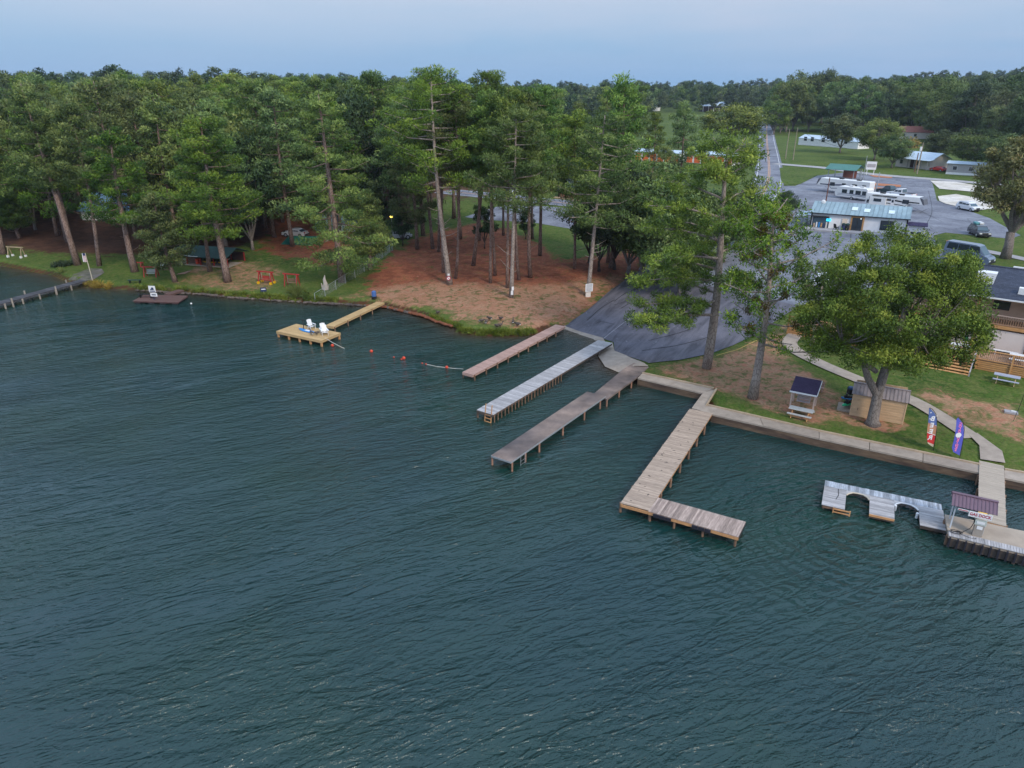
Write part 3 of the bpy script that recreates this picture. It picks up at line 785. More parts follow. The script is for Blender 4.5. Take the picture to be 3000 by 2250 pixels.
# ---- the single trees in front
g_ = G(2070, 1078); h = px_height(g_, 425); ln = lean_for((2070, 1078), (2127, 560), g_, h)
q = random.Random(5)
tb = MB(); pts = []; rad = []
for i in range(10):
    t = i / 9; pts.append(Vector((0.25 * math.sin(t * 5), 0.1 * math.sin(t * 4), h * t))); rad.append(0.40 * (1 - t) ** .7 + .06)
tb.tube(pts, rad, 10)
cen, cr_ = [], []
limbs = [(.26, 197, 9.0, -.02), (.33, 215, 8.2, -.18), (.30, 175, 7.5, .04), (.42, 190, 8.0, .02), (.40, 340, 4.5, .1), (.47, 150, 6.5, .05), (.52, 205, 7.5, .08), (.55, 20, 5.2, .12), (.58, 90, 5.0, .2),
         (.60, 170, 7.0, .12), (.64, 250, 4.5, .2), (.66, 5, 6.0, .22), (.70, 185, 6.6, .16), (.72, 300, 3.6, .2), (.76, 30, 3.4, .3), (.78, 160, 5.0, .25), (.82, 80, 3.5, .4), (.85, 230, 3.4, .4), (.87, 350, 2.4, .5), (.90, 140, 2.8, .5), (.94, 40, 2.2, .8), (.97, 200, 1.6, .8),
         (.36, 120, 5.5, 0), (.45, 270, 4.5, 0), (.50, 110, 6, .05), (.63, 140, 6, .1)]
for (t, az, L, sl) in limbs:
    o = at_h(pts, h * t); a = math.radians(az + q.uniform(-8, 8))
    d = Vector((math.cos(a), math.sin(a), sl)); e = o + d * L; m_ = o.lerp(e, .5) + Vector((q.uniform(-.4, .4), q.uniform(-.4, .4), .05 * L))
    tb.tube([o, m_, e], [.05 + .012 * L, .05 + .004 * L, .025], 6, False)
    for k in range(int(L * 3.1)):
        s = .32 + .68 * (k + q.random()) / (L * 3.1); c = o.lerp(m_, s * 2) if s < .5 else m_.lerp(e, s * 2 - 1)
        sp = c + Vector((q.uniform(-1, 1), q.uniform(-1, 1), q.uniform(-.25, .55))) * (1.5 if s < .9 else .7)
        tb.tube([c, sp], [.03, .012], 3, False); cen.append(sp); cr_.append(q.uniform(.45, .85))
for k in range(34):
    cen.append(pts[-1] + Vector((q.gauss(-.3, 1.25), q.gauss(0, 1.3), q.uniform(-3.0, .3)))); cr_.append(q.uniform(.5, .85))
big_pine = (tb.mesh('trunk', pale_bark, True), leaves_mesh('crown', cen, cr_, 120, .27, .085, pine_leaf2, .7, .5, .4))
plant('pine_tree', big_pine, g_, 'big open pine by the asphalt ramp with long drooping limbs over it', 'pine tree', None, 0, 1, (ln, 0))

# sparse tree hung with mistletoe
g_ = G(2205, 1166); h = px_height(g_, 600); q = random.Random(8)
tb = MB(); pts = []; rad = []
ln = lean_for((2205, 1166), (2240, 880), g_, h)
for i in range(9):
    t = i / 8; pts.append(Vector((.3 * math.sin(t * 4), .2 * math.sin(t * 5), h * t))); rad.append(.34 * (1 - t) ** .75 + .04)
rad[0] = .48; tb.tube(pts, rad, 10)
cen, cr_, mc, mr = [], [], [], []
for i in range(30):
    t = .30 + .68 * i / 30; o = at_h(pts, h * t); a = 2.4 * i + q.uniform(-.5, .5); L = (5.4 if t < .75 else 3.8) * q.uniform(.55, 1.1) * (1 - .3 * t)
    e = o + Vector((math.cos(a) * L, math.sin(a) * L, L * q.uniform(.15, .75) if t > .45 else L * q.uniform(-.1, .25))); m_ = o.lerp(e, .5) + Vector((0, 0, -.08 * L))
    tb.tube([o, m_, e], [.10, .06, .03], 5, False)
    for k in range(6):
        s = q.uniform(.35, 1); c = o.lerp(m_, s * 2) if s < .5 else m_.lerp(e, s * 2 - 1)
        sp = c + Vector((q.uniform(-1, 1), q.uniform(-1, 1), q.uniform(-.3, 1.0))) * 1.2
        tb.tube([c, sp], [.03, .012], 3, False); cen.append(sp); cr_.append(q.uniform(.5, .95))
    if q.random() < .55: mc.append(o.lerp(e, q.uniform(.3, .85))); mr.append(q.uniform(.35, .6))
o = plant('mistletoe_tree', (tb.mesh('trunk', pale_bark, True), leaves_mesh('crown', cen, cr_, 64, .20, .11, bright_leaf, .9, .1, .2)), g_,
          'thin-leaved pale-barked tree hung with olive mistletoe clumps behind the seawall', 'tree', None, 0, 1, (ln, 0))
link('mistletoe', leaves_mesh('mistletoe', mc, mr, 170, .20, .09, olive_leaf, .95, .1, .2), o)
# second thin tree, partly seen above the first curve of the footpath
g_ = G(2378, 1010); h = px_height(g_, 742)
plant('slender_tree', oak_meshes(77, h, 4.6, .25, 30, 70, .26, bright_leaf, pale_bark, .16, 5, .75, True), g_, 'slender see-through tree between the mistletoe tree and the big round tree', 'tree')

# the big round broadleaf in front of the restaurant
g_ = G(2556, 1243); h = px_height(g_, 668); q = random.Random(3)
tb = MB()
tb.tube([(0, 0, 0), (-.05, 0, .4), (-.10, 0, 2.6), (.10, .1, 4.6), (.6, .3, 7.0), (.9, .4, h * .7)], [.66, .45, .38, .34, .27, .12], 12)
tb.tube([(-.1, 0, 2.5), (-1.2, -.1, 4.1), (-2.1, .1, 6.3), (-2.6, .4, 9.6), (-3.2, .5, 12)], [.30, .27, .23, .17, .07], 9, False)
tb.tube([(-.6, 0, 4.6), (-2.4, -.5, 5.9), (-4.5, -.8, 7.4)], [.2, .14, .06], 7, False)
limbs = [Vector(v_) for v_ in ((.9, .3, 7), (1.1, .4, 9), (-1.9, .1, 7), (-2.6, .4, 9.6), (-4, -.7, 7.2), (.45, .1, 5.5), (2, .5, 8.5), (3.6, .2, 9), (4.6, 0, 8), (-1, 2, 9), (1, -2, 8), (0, 3, 11), (-3, 2, 11))]
cen, cr_ = [], []
for i in range(270):
    while True:
        p = Vector((q.uniform(-1, 1), q.uniform(-1, 1), q.uniform(-1, 1)))
        if .50 < p.length < 1: break
    zc = h * .60
    c = Vector((p.x * 6.3 - .2, p.y * 5.8, zc + p.z * (h - zc) * .97))
    if p.z < 0: c.z = zc + p.z * h * .31
    if c.z < 6.5: c.z = 6.5 + q.uniform(0, 1.5)
    r_ = q.uniform(.55, 1.2)
    cen.append(c); cr_.append(r_)
    s = min(limbs, key=lambda l_: (l_ - c).length)
    if i % 2 == 0: tb.tube([s, s.lerp(c, .5) + Vector((0, 0, -.3)), c], [.09, .055, .02], 4, False)
for k in range(22):     # sprays that stand out of the round outline
    a = q.uniform(0, 6.28); rr = q.uniform(.9, 1.12); c = Vector((math.cos(a) * 6.8 * rr, math.sin(a) * 4, h * .60 + q.uniform(-.5, .75) * h * .36)); cen.append(c); cr_.append(q.uniform(.45, .8))
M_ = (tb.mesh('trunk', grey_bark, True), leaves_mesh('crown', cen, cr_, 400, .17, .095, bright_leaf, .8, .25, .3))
plant('shade_tree', M_, g_, 'big round-crowned tree with a forked trunk in front of the tan shed', 'tree')

# oak at the right edge by the side drive
g_ = G(2945, 757); h = px_height(g_, 385)
plant('oak_tree', oak_meshes(41, h, 12.5, .22, 90, 210, .34, foliage_mat('rusty_leaves', [(0.06, 0.075, 0.024), (0.11, 0.13, 0.04), (0.18, 0.19, 0.06), (0.27, 0.22, 0.09)], 0.1), grey_bark, .62, 7, 1.45), g_,
      'thick-trunked brownish oak beside the side drive near the right edge', 'oak tree')

# ---- prototypes for the woods
PINES = [pine_meshes(s_, 24, c_, sp_ * 1.1, 34, 4, 74, leaf=.40, lw=.17, top=tp_ * .62, puff_r=1.45) for s_, c_, sp_, tp_ in ((101, .22, 5.0, .62), (102, .35, 4.6, .5), (103, .28, 5.4, .75), (104, .40, 4.4, .45), (105, .16, 4.8, .8), (106, .45, 4.2, .4))]
PINES2 = [pine_meshes(s_, 24, c_, sp_, 30, 4, 66, leaf=.40, lw=.16, top=tp_ * .65, puff_r=1.3, lm=pine_leaf2, dead=6) for s_, c_, sp_, tp_ in ((111, .42, 4.4, .5), (112, .5, 4.6, .4), (113, .36, 4.0, .6))]
OAKS = [oak_meshes(s_, 18, w_ * 1.15, c_ * .45, 78, 150, .50, lm=m_) for s_, w_, c_, m_ in ((201, 13, .16, oak_leaf), (202, 11, .2, oak_leaf), (203, 14, .14, oak_leaf), (204, 12, .18, dark_leaf), (205, 10, .12, oak_leaf))]
YARD = [oak_meshes(s_, 18, 15, .13, 90, 170, .5, lm=m_, flat=.8) for s_, m_ in ((221, oak_leaf), (222, bright_leaf), (223, oak_leaf))]
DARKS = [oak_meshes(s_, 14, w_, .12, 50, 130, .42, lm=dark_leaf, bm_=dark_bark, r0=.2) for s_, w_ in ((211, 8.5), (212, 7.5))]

def zone_mask(px_poly): return np.array(gpoly(px_poly))
NO_TREE = [zone_mask(p) for p in (
    [(190, 600), (400, 600), (385, 700), (330, 745), (205, 740)], [(520, 770), (520, 735), (660, 720), (680, 775)], [(850, 700), (850, 640), (960, 640), (965, 700)])]
def clear_of(x, y, made, r):
    for a, b_, rr in made:
        if (a - x) ** 2 + (b_ - y) ** 2 < (r + rr) ** 2 * .25: return False
    for z_ in NO_TREE:
        if inside(np.array([x]), np.array([y]), z_)[0]: return False
    return True
made = []
# front row of the lakeside wood, each with its own look
front = [((228, 776), 262, (185, 640), .46, 4.6, 'thick pine leaning left at the root of the weathered grey pier'),
         ((224, 768), 330, (196, 660), .58, 3.2, 'slimmer half of the leaning pair of pines by the weathered grey pier'),
         ((291, 779), 300, (255, 600), .52, 4.2, 'straight pine right of the leaning pair, behind the flagpole'),
         ((395, 796), 380, (375, 690), .34, 5.0, 'blue-green pine with low boughs behind the red swing frame'),
         ((514, 826), 575, (492, 740), .20, 3.6, 'small pine with exposed roots and boughs hanging over the lawn'),
         ((668, 826), 345, (645, 690), .30, 6.4, 'broad domed pine with a reddish trunk above the stone-edged shore'),
         ((615, 795), 400, (608, 740), .55, 3.4, 'pine whose trunk stands in front of the yellow kayak'),
         ((656, 788), 300, (650, 720), .5, 3.6, 'pine trunk close behind the broad domed pine'),
         ((10, 744), 300, (0, 700), .4, 4.6, 'pine at the left edge beside the timber swing frame'),
         ((57, 698), 560, (40, 640), .25, 3.2, 'small thin tree behind the timber swing frame'),
         ((1003, 826), 275, (970, 560), .10, 7.0, 'broad full pine with boughs to the ground beside the wire fence'),
         ((1085, 790), 560, (1078, 700), .2, 3.0, 'small dark tree along the wire fence'),
         ((1223, 730), 330, (1215, 640), .2, 4.0, 'dark bushy pine at the far left corner of the grove')]
for i, (bp, ty, mp_, c0, spr, lab) in enumerate(front):
    g_ = G(*bp); h = px_height(g_, ty); ln = lean_for(bp, mp_, g_, h)
    M_ = pine_meshes(300 + i, h, c0, spr, 40 if spr > 5 else 32, 5, 110 if spr > 5 else 84, r0=.42 if spr > 4.5 else .26, leaf=.33, lw=.11, top=.5, puff_r=1.15 if spr > 5 else 1.0, lm=pine_leaf if i not in (5, 10) else pine_leaf2, droop=.35 if spr > 6.5 else .1, dead=3)
    plant('pine_tree', M_, g_, lab, 'pine tree', 'pines along the lake shore', 0, 1, (ln, 0)); made.append((g_.x, g_.y, 6.0))
for bp, mp_, *_r in grove: pass
# the wood behind
W1 = zone_mask([(-420, 700), (-420, 560), (-400, 430), (300, 400), (900, 400), (1130, 420), (1190, 500), (1160, 640), (1010, 700), (930, 730), (800, 735), (700, 745), (600, 735), (400, 740), (330, 748), (200, 715), (60, 690), (0, 700)])
q = random.Random(17)
xs, ys = W1[:, 0], W1[:, 1]
cnt = 0; tries = 0
cands = []
while tries < 60000:
    tries += 1
    x = q.uniform(-165, xs.max()); y = q.uniform(ys.min(), 270)
    if abs(x) > y * .80 + 6: continue
    cands.append((x, y))
    if len(cands) > 14000: break
cands.sort(key=lambda c_: c_[1] + q.uniform(0, 14))
cx = np.array([c_[0] for c_ in cands]); cy = np.array([c_[1] for c_ in cands]); okk = inside(cx, cy, W1)
for i, (x, y) in enumerate(cands):
    if not okk[i] or not clear_of(x, y, made, 5.6 if y < 190 else 7.0): continue
    made.append((x, y, 5.6 if y < 190 else 7.0)); z = hz(x, y)
    s_ = q.uniform(.80, 1.08); 
    if q.random() < (.72 if y < 200 else .5):
        M_ = q.choice(PINES); plant('pine_tree', M_, (x, y, z), 'dark pine of the dense wood behind the lakeside lawn', 'pine tree', 'pines of the dense wood', q.uniform(0, 6.28), (s_ * q.uniform(.9, 1.1), s_ * q.uniform(.9, 1.1), s_))
    else:
        M_ = q.choice(OAKS); plant('broadleaf_tree', M_, (x, y, z), 'broadleaf tree mixed into the dense wood behind the lakeside lawn', 'tree', 'broadleaf trees of the dense wood', q.uniform(0, 6.28), (s_ * .85, s_ * .85, s_ * 1.25))
    cnt += 1
    if cnt > 270: break
print('wood trees', cnt, 'last y', y)

# second rank behind and beside the grove, along the road
def at_px(lst, mset, name, cat, lab, group, wscale=None):
    labs = lab if isinstance(lab, (list, tuple)) else [lab] * len(lst)
    for (bx, by, ty), lab in zip(lst, labs):
        g_ = G(bx, by); h = px_height(g_, ty); M_ = q.choice(mset)
        H0 = max(v_.co.z for v_ in M_[0].vertices) if False else mset_h[id(mset)]
        s_ = h / H0; w = s_ * (wscale or 1.0)
        plant(name, M_, g_, lab, cat, group, q.uniform(0, 6.28), (w, w, s_)); made.append((g_.x, g_.y, 5))
mset_h = {id(YARD): 18, id(PINES): 24, id(PINES2): 24, id(OAKS): 18, id(DARKS): 14}
at_px([(1240, 690, 260), (1200, 660, 250), (1330, 640, 240), (1290, 660, 300), (1180, 700, 300), (1350, 700, 330), (1150, 620, 262), (1265, 600, 300)], PINES2, 'pine_tree', 'pine tree', ['pine of the shady rank nearest the left edge of the grove', 'pine behind the fence top, left of the shady rank', 'pine at the right end of the shady rank', 'pine in the middle of the shady rank behind the grove', 'pine standing by the yellow yard light', 'pine closest behind the thick leaning grove pine', 'pine at the back of the shady rank, farthest left', 'pine at the back of the shady rank near the road end'], 'pines behind the grove')
at_px([(1405, 705, 330), (1475, 690, 370), (1560, 700, 380), (1615, 560, 258), (1690, 555, 300), (1760, 560, 262), (1840, 560, 245), (1905, 560, 330), (1500, 562, 262), (1560, 545, 275), (1780, 770, 420)], PINES2, 'pine_tree', 'pine tree', ['pine in the gap left of the thin mid-grove pair, by the road', 'shorter pine seen between the slim mid-grove pines', 'pine behind the lawn strip, left of its middle', 'pine across the road above the lawn strip', 'pine across the road left of the leaning board-bearing pine', 'pine across the road behind the leaning board-bearing pine', 'tall pine across the road at the right end of the row', 'lower pine across the road nearest the orange storage units', 'pine across the road behind the pale shore pine', 'pine across the road between the slim grove pines', 'short pine at the foot of the red bank beside the leaning pine'], 'pines along the road', .9)
at_px([(1790, 785, 232), (1975, 650, 305), (1930, 690, 430), (1890, 655, 470), (2030, 660, 520)], PINES2, 'pine_tree', 'pine tree', ['tallest flat-topped pine above the red bank left of the ramp', 'dark pine standing before the orange storage units', 'mid-height pine between the leaning pine and the storage units', 'lower pine left of the dark pine before the storage units', 'pine at the top of the ramp, left of the big open pine'], 'pines above the ramp', .9)
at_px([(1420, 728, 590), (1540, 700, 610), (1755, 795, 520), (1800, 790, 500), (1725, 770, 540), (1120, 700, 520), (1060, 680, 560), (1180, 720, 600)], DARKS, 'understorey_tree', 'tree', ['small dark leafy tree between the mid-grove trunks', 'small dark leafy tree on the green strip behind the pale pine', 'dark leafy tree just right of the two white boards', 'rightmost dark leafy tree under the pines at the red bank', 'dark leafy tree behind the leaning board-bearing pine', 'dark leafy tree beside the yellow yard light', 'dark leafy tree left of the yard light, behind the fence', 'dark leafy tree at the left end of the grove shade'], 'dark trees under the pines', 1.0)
at_px([(1840, 800, 500), (1880, 812, 520), (1915, 835, 480), (1960, 800, 500), (2010, 770, 540), (2060, 740, 560), (1990, 860, 600), (2120, 770, 560), (2190, 730, 540), (2300, 640, 560)], OAKS, 'ramp_side_tree', 'tree', ['leftmost leafy tree of the thicket beside the white sign', 'leafy tree of the thicket just above the white sign', 'leafy tree whose foliage overhangs the left side of the ramp', 'leafy tree in the middle of the thicket above the ramp', 'upper leafy tree of the thicket, away from the ramp', 'leafy tree at the back of the thicket near the road', 'small leafy tree growing at the edge of the ramp asphalt', 'leafy tree behind the trunk of the big open pine', 'leafy tree at the lot edge left of the store', 'small leafy tree at the lower end of the road bend'], 'thicket at the top of the ramp', 1.05)
# the round tree in the meadow, roadside trees and the yards across the road
at_px([(2140, 432, 300)], YARD, 'meadow_tree', 'tree', 'big round dark tree standing alone in the meadow left of the road', None, 1.75)
at_px([(2460, 448, 335)], YARD, 'yard_tree', 'tree', 'round dark tree beside the white mobile home', None, 1.35)
at_px([(2560, 470, 345)], YARD, 'yard_tree', 'tree', 'broad yellow-green tree in the middle of the long lawn', None, 1.25)
at_px([(2612, 492, 395)], YARD, 'yard_tree', 'tree', 'smaller tree touching the left end of the white farmhouse', None, 1.2)
at_px([(2745, 485, 382)], YARD, 'yard_tree', 'tree', 'leafy tree right of the white farmhouse, behind the red car', None, 1.35)
at_px([(2850, 505, 375)], YARD, 'yard_tree', 'tree', 'wide leafy tree over the grey mobile home at right', None, 1.4)
at_px([(2935, 520, 395)], YARD, 'yard_tree', 'tree', 'leafy tree behind the brownish oak at the right edge', None, 1.35)
at_px([(2300, 365, 238), (2352, 360, 206), (2405, 362, 208), (2438, 360, 226), (2520, 372, 236), (2690, 385, 232), (2770, 390, 240), (2885, 395, 222), (2965, 400, 214), (2610, 380, 240)], YARD, 'tall_tree', 'tree', ['tall tree just right of the far road end', 'tallest rounded tree on the skyline right of the road', 'dark rounded tree beside the tallest on the skyline', 'tree at the right of the skyline clump near the road', 'rounded tree behind the mobile home', 'tree on the skyline above the farmhouse', 'tree on the skyline right of the farmhouse', 'tree on the rising skyline above the wide leafy tree', 'skyline tree above the right-edge oak', 'rounded tree behind the reddish roof'], 'skyline trees beyond the houses', 1.1)
q3 = random.Random(23)
bushy = []
W2 = zone_mask([(2262, 396), (2262, 372), (2300, 340), (2500, 330), (2800, 340), (3000, 372), (3250, 420), (3250, 470), (3050, 455), (2960, 440), (2860, 425), (2760, 418), (2640, 400), (2560, 400), (2450, 390), (2330, 385)])
made2 = []
c2 = [(q3.uniform(W2[:, 0].min(), W2[:, 0].max()), q3.uniform(W2[:, 1].min(), W2[:, 1].max())) for _ in range(9000)]
ca = np.array(c2); ok2 = inside(ca[:, 0], ca[:, 1], W2)
c2 = sorted([c_ for c_, k in zip(c2, ok2) if k], key=lambda c_: c_[1])
cnt = 0
for x, y in c2:
    if any((a - x) ** 2 + (b_ - y) ** 2 < 10.5 ** 2 for a, b_ in made2): continue
    if abs(x) > y * .82: continue
    made2.append((x, y)); s_ = q3.uniform(.85, 1.5)
    M_ = q3.choice(OAKS)
    plant('broadleaf_tree', M_, (x, y, hz(x, y)), 'broadleaf tree in the wood behind the houses across the road', 'tree', 'wood behind the houses', q3.uniform(0, 6.28), (s_, s_, s_ * q3.uniform(.9, 1.15)))
    cnt += 1
    if cnt > 120: break
print('right wood', cnt, y)

# ---- far woods: one mass, reads as a single green band
FAR = [oak_meshes(401 + i, 20, 13, .1, 42, 46, 1.0, lm=oak_leaf, r0=.3)[1] for i in range(3)]
FARP = [oak_meshes(411 + i, 24, 12, .1, 44, 46, 1.0, lm=dark_leaf, r0=.3)[1] for i in range(2)]
def far_wood(name, protos, pts3):
    """one stuff object: crowns set on points by geometry nodes"""
    me = bpy.data.meshes.new(name)
    A = np.array(pts3); me.vertices.add(len(A)); me.vertices.foreach_set('co', A.astype(np.float32).ravel())
    o = link(name, me)
    ng = bpy.data.node_groups.new(name, 'GeometryNodeTree')
    ng.interface.new_socket('Geometry', in_out='INPUT', socket_type='NodeSocketGeometry'); ng.interface.new_socket('Geometry', in_out='OUTPUT', socket_type='NodeSocketGeometry')
    gi = ng.nodes.new('NodeGroupInput'); go = ng.nodes.new('NodeGroupOutput')
    m2p = ng.nodes.new('GeometryNodeMeshToPoints'); ng.links.new(gi.outputs[0], m2p.inputs[0])
    join = ng.nodes.new('GeometryNodeJoinGeometry')
    idx = ng.nodes.new('GeometryNodeInputIndex')
    for k, pr in enumerate(protos):
        oi = ng.nodes.new('GeometryNodeObjectInfo'); oi.inputs[0].default_value = pr
        iop = ng.nodes.new('GeometryNodeInstanceOnPoints')
        md = ng.nodes.new('ShaderNodeMath'); md.operation = 'MODULO'; ng.links.new(idx.outputs[0], md.inputs[0]); md.inputs[1].default_value = len(protos)
        cp = ng.nodes.new('FunctionNodeCompare'); cp.data_type = 'FLOAT'; cp.operation = 'EQUAL'; ng.links.new(md.outputs[0], cp.inputs[0]); cp.inputs[1].default_value = k; cp.inputs['Epsilon'].default_value = .1
        rv = ng.nodes.new('FunctionNodeRandomValue'); rv.data_type = 'FLOAT_VECTOR'; rv.inputs[0].default_value = (0, 0, 0); rv.inputs[1].default_value = (0, 0, 6.28)
        rv2 = ng.nodes.new('FunctionNodeRandomValue'); rv2.data_type = 'FLOAT'; rv2.inputs[2].default_value = .58; rv2.inputs[3].default_value = 1.12; rv2.inputs['Seed'].default_value = 5
        ng.links.new(m2p.outputs[0], iop.inputs['Points']); ng.links.new(oi.outputs['Geometry'], iop.inputs['Instance']); ng.links.new(cp.outputs[0], iop.inputs['Selection'])
        ng.links.new(rv.outputs[0], iop.inputs['Rotation']); ng.links.new(rv2.outputs[1], iop.inputs['Scale'])
        ng.links.new(iop.outputs[0], join.inputs[0])
    ng.links.new(join.outputs[0], go.inputs[0])
    md_ = o.modifiers.new('scatter', 'NODES'); md_.node_group = ng
    return tag(o, kind='stuff')
fo = [thing('broadleaf_tree', 'far rounded tree on the wooded hill far behind', 'tree', (-210 + i * 30, 420 + 20 * i, hz(-210 + i * 30, 420 + 20 * i)), 0, 'far trees on the hill') for i in range(5)]
fl = [link('crown', m_, o_) for m_, o_ in zip(FAR + FARP, fo)]
pts3 = []
q4 = random.Random(31)
ROADX = P(2247, 330, 3)
for _ in range(60000):
    y = 190 + 900 * q4.random() ** 1.3; x = q4.uniform(-.86, .90) * y
    sp = 8.5 + y / 120
    px = 1500 + FPX * x / (y * math.cos(PITCH) + (CAM_H - 4) * math.sin(PITCH))
    left = px < 1130
    if left and y < 262: continue
    if not left:
        if px < 1420 and y < 330: continue
        if px >= 1420 and px < 2230 and y < (520 if px < 1900 else 640): continue
        if px >= 2225 and px < 2262 and y < 760: continue
        if px >= 2262 and y < 470 + max(0, (px - 2300)) * .0: continue
    pts3.append((x, y))
A = np.array(pts3)
# thin to an even spacing by cell
cell = {}
keep = []
for i, (x, y) in enumerate(pts3):
    c_ = 9.0 + y / 150
    k = (int(x / c_), int(y / c_ * 1.0), int(c_))
    if k in cell: continue
    cell[k] = 1; keep.append(i)
A = A[keep][:5200]
Zt = hterr(A[:, 0], A[:, 1])
print('far trees', len(A))
far_wood('distant_woods', fl, np.column_stack([A, Zt - 1.0]))

# ================================================================== DOCKS AND SEAWALL
w_pink = mat('deck_wood', (0.42, 0.325, 0.255), 0.85, 0.30, 2.2, (1, 8, 8), rnd=0.16, bmp=0.15, spec=0.15)
w_grey = mat('grey_wood', (0.40, 0.385, 0.39), 0.85, 0.32, 2.2, (1, 8, 8), rnd=0.22, bmp=0.15, spec=0.15)
w_tan = mat('new_wood', (0.50, 0.34, 0.17), 0.8, 0.2, 2.2, (1, 8, 8), rnd=0.09, bmp=0.1, spec=0.15)
w_rose = mat('rosy_wood', (0.43, 0.28, 0.235), 0.85, 0.25, 2.2, (1, 8, 8), rnd=0.12, bmp=0.1, spec=0.15)
w_frame = mat('frame_wood', (0.52, 0.27, 0.12), 0.8, 0.25, 2.0, (1, 6, 6), rnd=0.1)
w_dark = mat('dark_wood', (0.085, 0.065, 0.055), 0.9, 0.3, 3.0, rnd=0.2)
w_brown = mat('brown_deck', (0.135, 0.078, 0.068), 0.8, 0.2, 2.2, (1, 6, 6), rnd=0.12)
w_post = mat('post_wood', (0.22, 0.13, 0.085), 0.9, 0.3, 4.0, rnd=0.2)
w_black = mat('weathered_black', (0.075, 0.075, 0.085), 0.9, 0.4, 2.0, (1, 6, 6), rnd=0.35)
conc_dock = mat('dock_concrete', (0.285, 0.215, 0.18), 0.9, 0.30, 0.9, space='World', col2=(0.10, 0.085, 0.085), spec=0.2)
rubber = mat('rubber', (0.02, 0.02, 0.03), 0.7, 0.2, 4.0)
white_p = mat('white_paint', (0.75, 0.75, 0.76), 0.5, 0.06, 2.0)
metal = mat('galvanised', (0.45, 0.47, 0.50), 0.45, 0.12, 3.0, metal=0.5)
black_p = mat('black_paint', (0.02, 0.02, 0.022), 0.5, 0.1, 3.0)
red_p = mat('red_paint', (0.36, 0.035, 0.03), 0.6, 0.15, 3.0)
rope_m = mat('rope', (0.55, 0.52, 0.46), 0.9, 0.1, 5.0)

def dock(name, label, A, B, w, z, pm, fm, postgap=2.5, pw=0.14, th=0.045, sides=(-1, 1), frame_h=0.20, postr=0.08, post_mat=None, pitch=0.150, bot=-1.4, cat='dock', posts=True, frame=True):
    """boards laid across a pair of beams from A (shore) to B; each board is a part"""
    A = Vector((A[0], A[1])); B = Vector((B[0], B[1])); d = B - A; L = d.length; rz = math.atan2(d.y, d.x)
    t = thing(name, label, cat, (A.x, A.y, z), rz)
    me = MB().box((0, 0, -th / 2), (w, pw, th)).mesh('plank', pm)     # long side on x so that the grain follows the board
    n = int(L / pitch)
    for i in range(n):
        o = link('plank', me, t, (pitch * (i + .5), random.uniform(-.012, .012), random.uniform(-.004, .004)), (0, 0, math.pi / 2 + random.uniform(-.004, .004)))
    if frame:
        for s in (-1, 1):
            box('side_beam', fm, t, (L / 2, s * (w / 2 - .06), -th - frame_h / 2 - .003), (L - .05, .05, frame_h))
        box('end_beam', fm, t, (L - .035, 0, -th - frame_h / 2 - .003), (.05, w - .2, frame_h))
        k = int(L / 1.2)
        mb = MB()
        for i in range(1, k): mb.box((L * i / k, 0, -th - .09), (.045, w - .19, .14))
        mb.build('joists', fm, t)['kind'] = 'stuff'
    if posts:
        k = max(2, int(L / postgap)); pme = MB().tube([(0, 0, bot - z), (0, 0, -th - .01)], postr, 7).mesh('post', post_mat or w_post)
        for i in range(k + 1):
            x = .35 + (L - .6) * i / k
            if i == 0: continue
            for s in sides: link('post', pme, t, (x, s * (w / 2 + .02), 0))
    return t, L, rz
random.seed(4)
def mid(a, b, z): p = (P(*a, z) + P(*b, z)) / 2; return p
def wid(a, b, z): return (P(*a, z) - P(*b, z)).length
# rosy slim dock left of the ramp
dz = .62
t, L, rz = dock('dock', 'narrow rosy-brown plank dock on the left side of the boat ramp', mid((1628, 950.6), (1657, 956), dz), mid((1354, 1090), (1384, 1100), dz), 1.32, dz, w_rose, w_rose, 1.9)
# pale grey dock
dz = .80
t, L, rz = dock('dock', 'pale silver-grey plank dock with a short ladder in the middle of the boat ramp', mid((1750, 996), (1797, 1005), dz), mid((1396, 1201), (1441.6, 1216.5), dz), 1.72, dz, w_grey, w_dark, 3.2, sides=(-1,))
pme = MB().tube([(0, 0, -1.6), (0, 0, -.06)], .05, 6).mesh('post', w_post)
for i in range(22): link('post', pme, t, (L - .3 - i * .52, .84, 0))
lad = MB()
for s in (-.32, .32): lad.bar((L + .04, s + .35, -1.1), (L - .22, s + .35, .75), .07, .05)
for k in range(3): lad.bar((L + .02 - k * .03, .03, -.75 + k * .3), (L + .02 - k * .03, .67, -.75 + k * .3), .07, .05)
lad.build('ladder', w_frame, t)
# long concrete dock, two slabs that meet at a step
t = thing('concrete_dock', 'long dark-stained concrete dock on thin posts right of the grey plank dock', 'dock')
za, zb = .86, .74
def slab(name, q4_, z, th=.14):
    v = [tuple(P(*p, z))[:2] for p in q4_]
    MB().prism(v, z - th, z).build(name, conc_dock, t); return v
v1 = slab('slab', [(1438.6, 1334), (1497, 1353), (1775, 1160), (1720, 1147)], za)
v2 = slab('slab', [(1741, 1152), (1777.7, 1169.7), (1881, 1094), (1829, 1079)], zb, .16)
slab('slab', [(1829.5, 1078.5), (1881, 1093.5), (1901, 1075), (1856, 1063)], zb + .01, .5)
pme = MB().tube([(0, 0, -1.6), (0, 0, .74)], .075, 8).mesh('post', mat('rusty_post', (0.36, 0.19, 0.13), .85, .3, 4, rnd=.2))
for (a, b_) in ((v1[1], v1[2]), (v1[0], v1[3])):
    for s in (.01, .13, .26, .50, .74, .93): link('post', pme, t, (a[0] + (b_[0] - a[0]) * s, a[1] + (b_[1] - a[1]) * s, 0))
for s in (.02, .35, .7): link('post', pme, t, (v2[1][0] + (v2[2][0] - v2[1][0]) * s - .05, v2[1][1] + (v2[2][1] - v2[1][1]) * s, -.1))
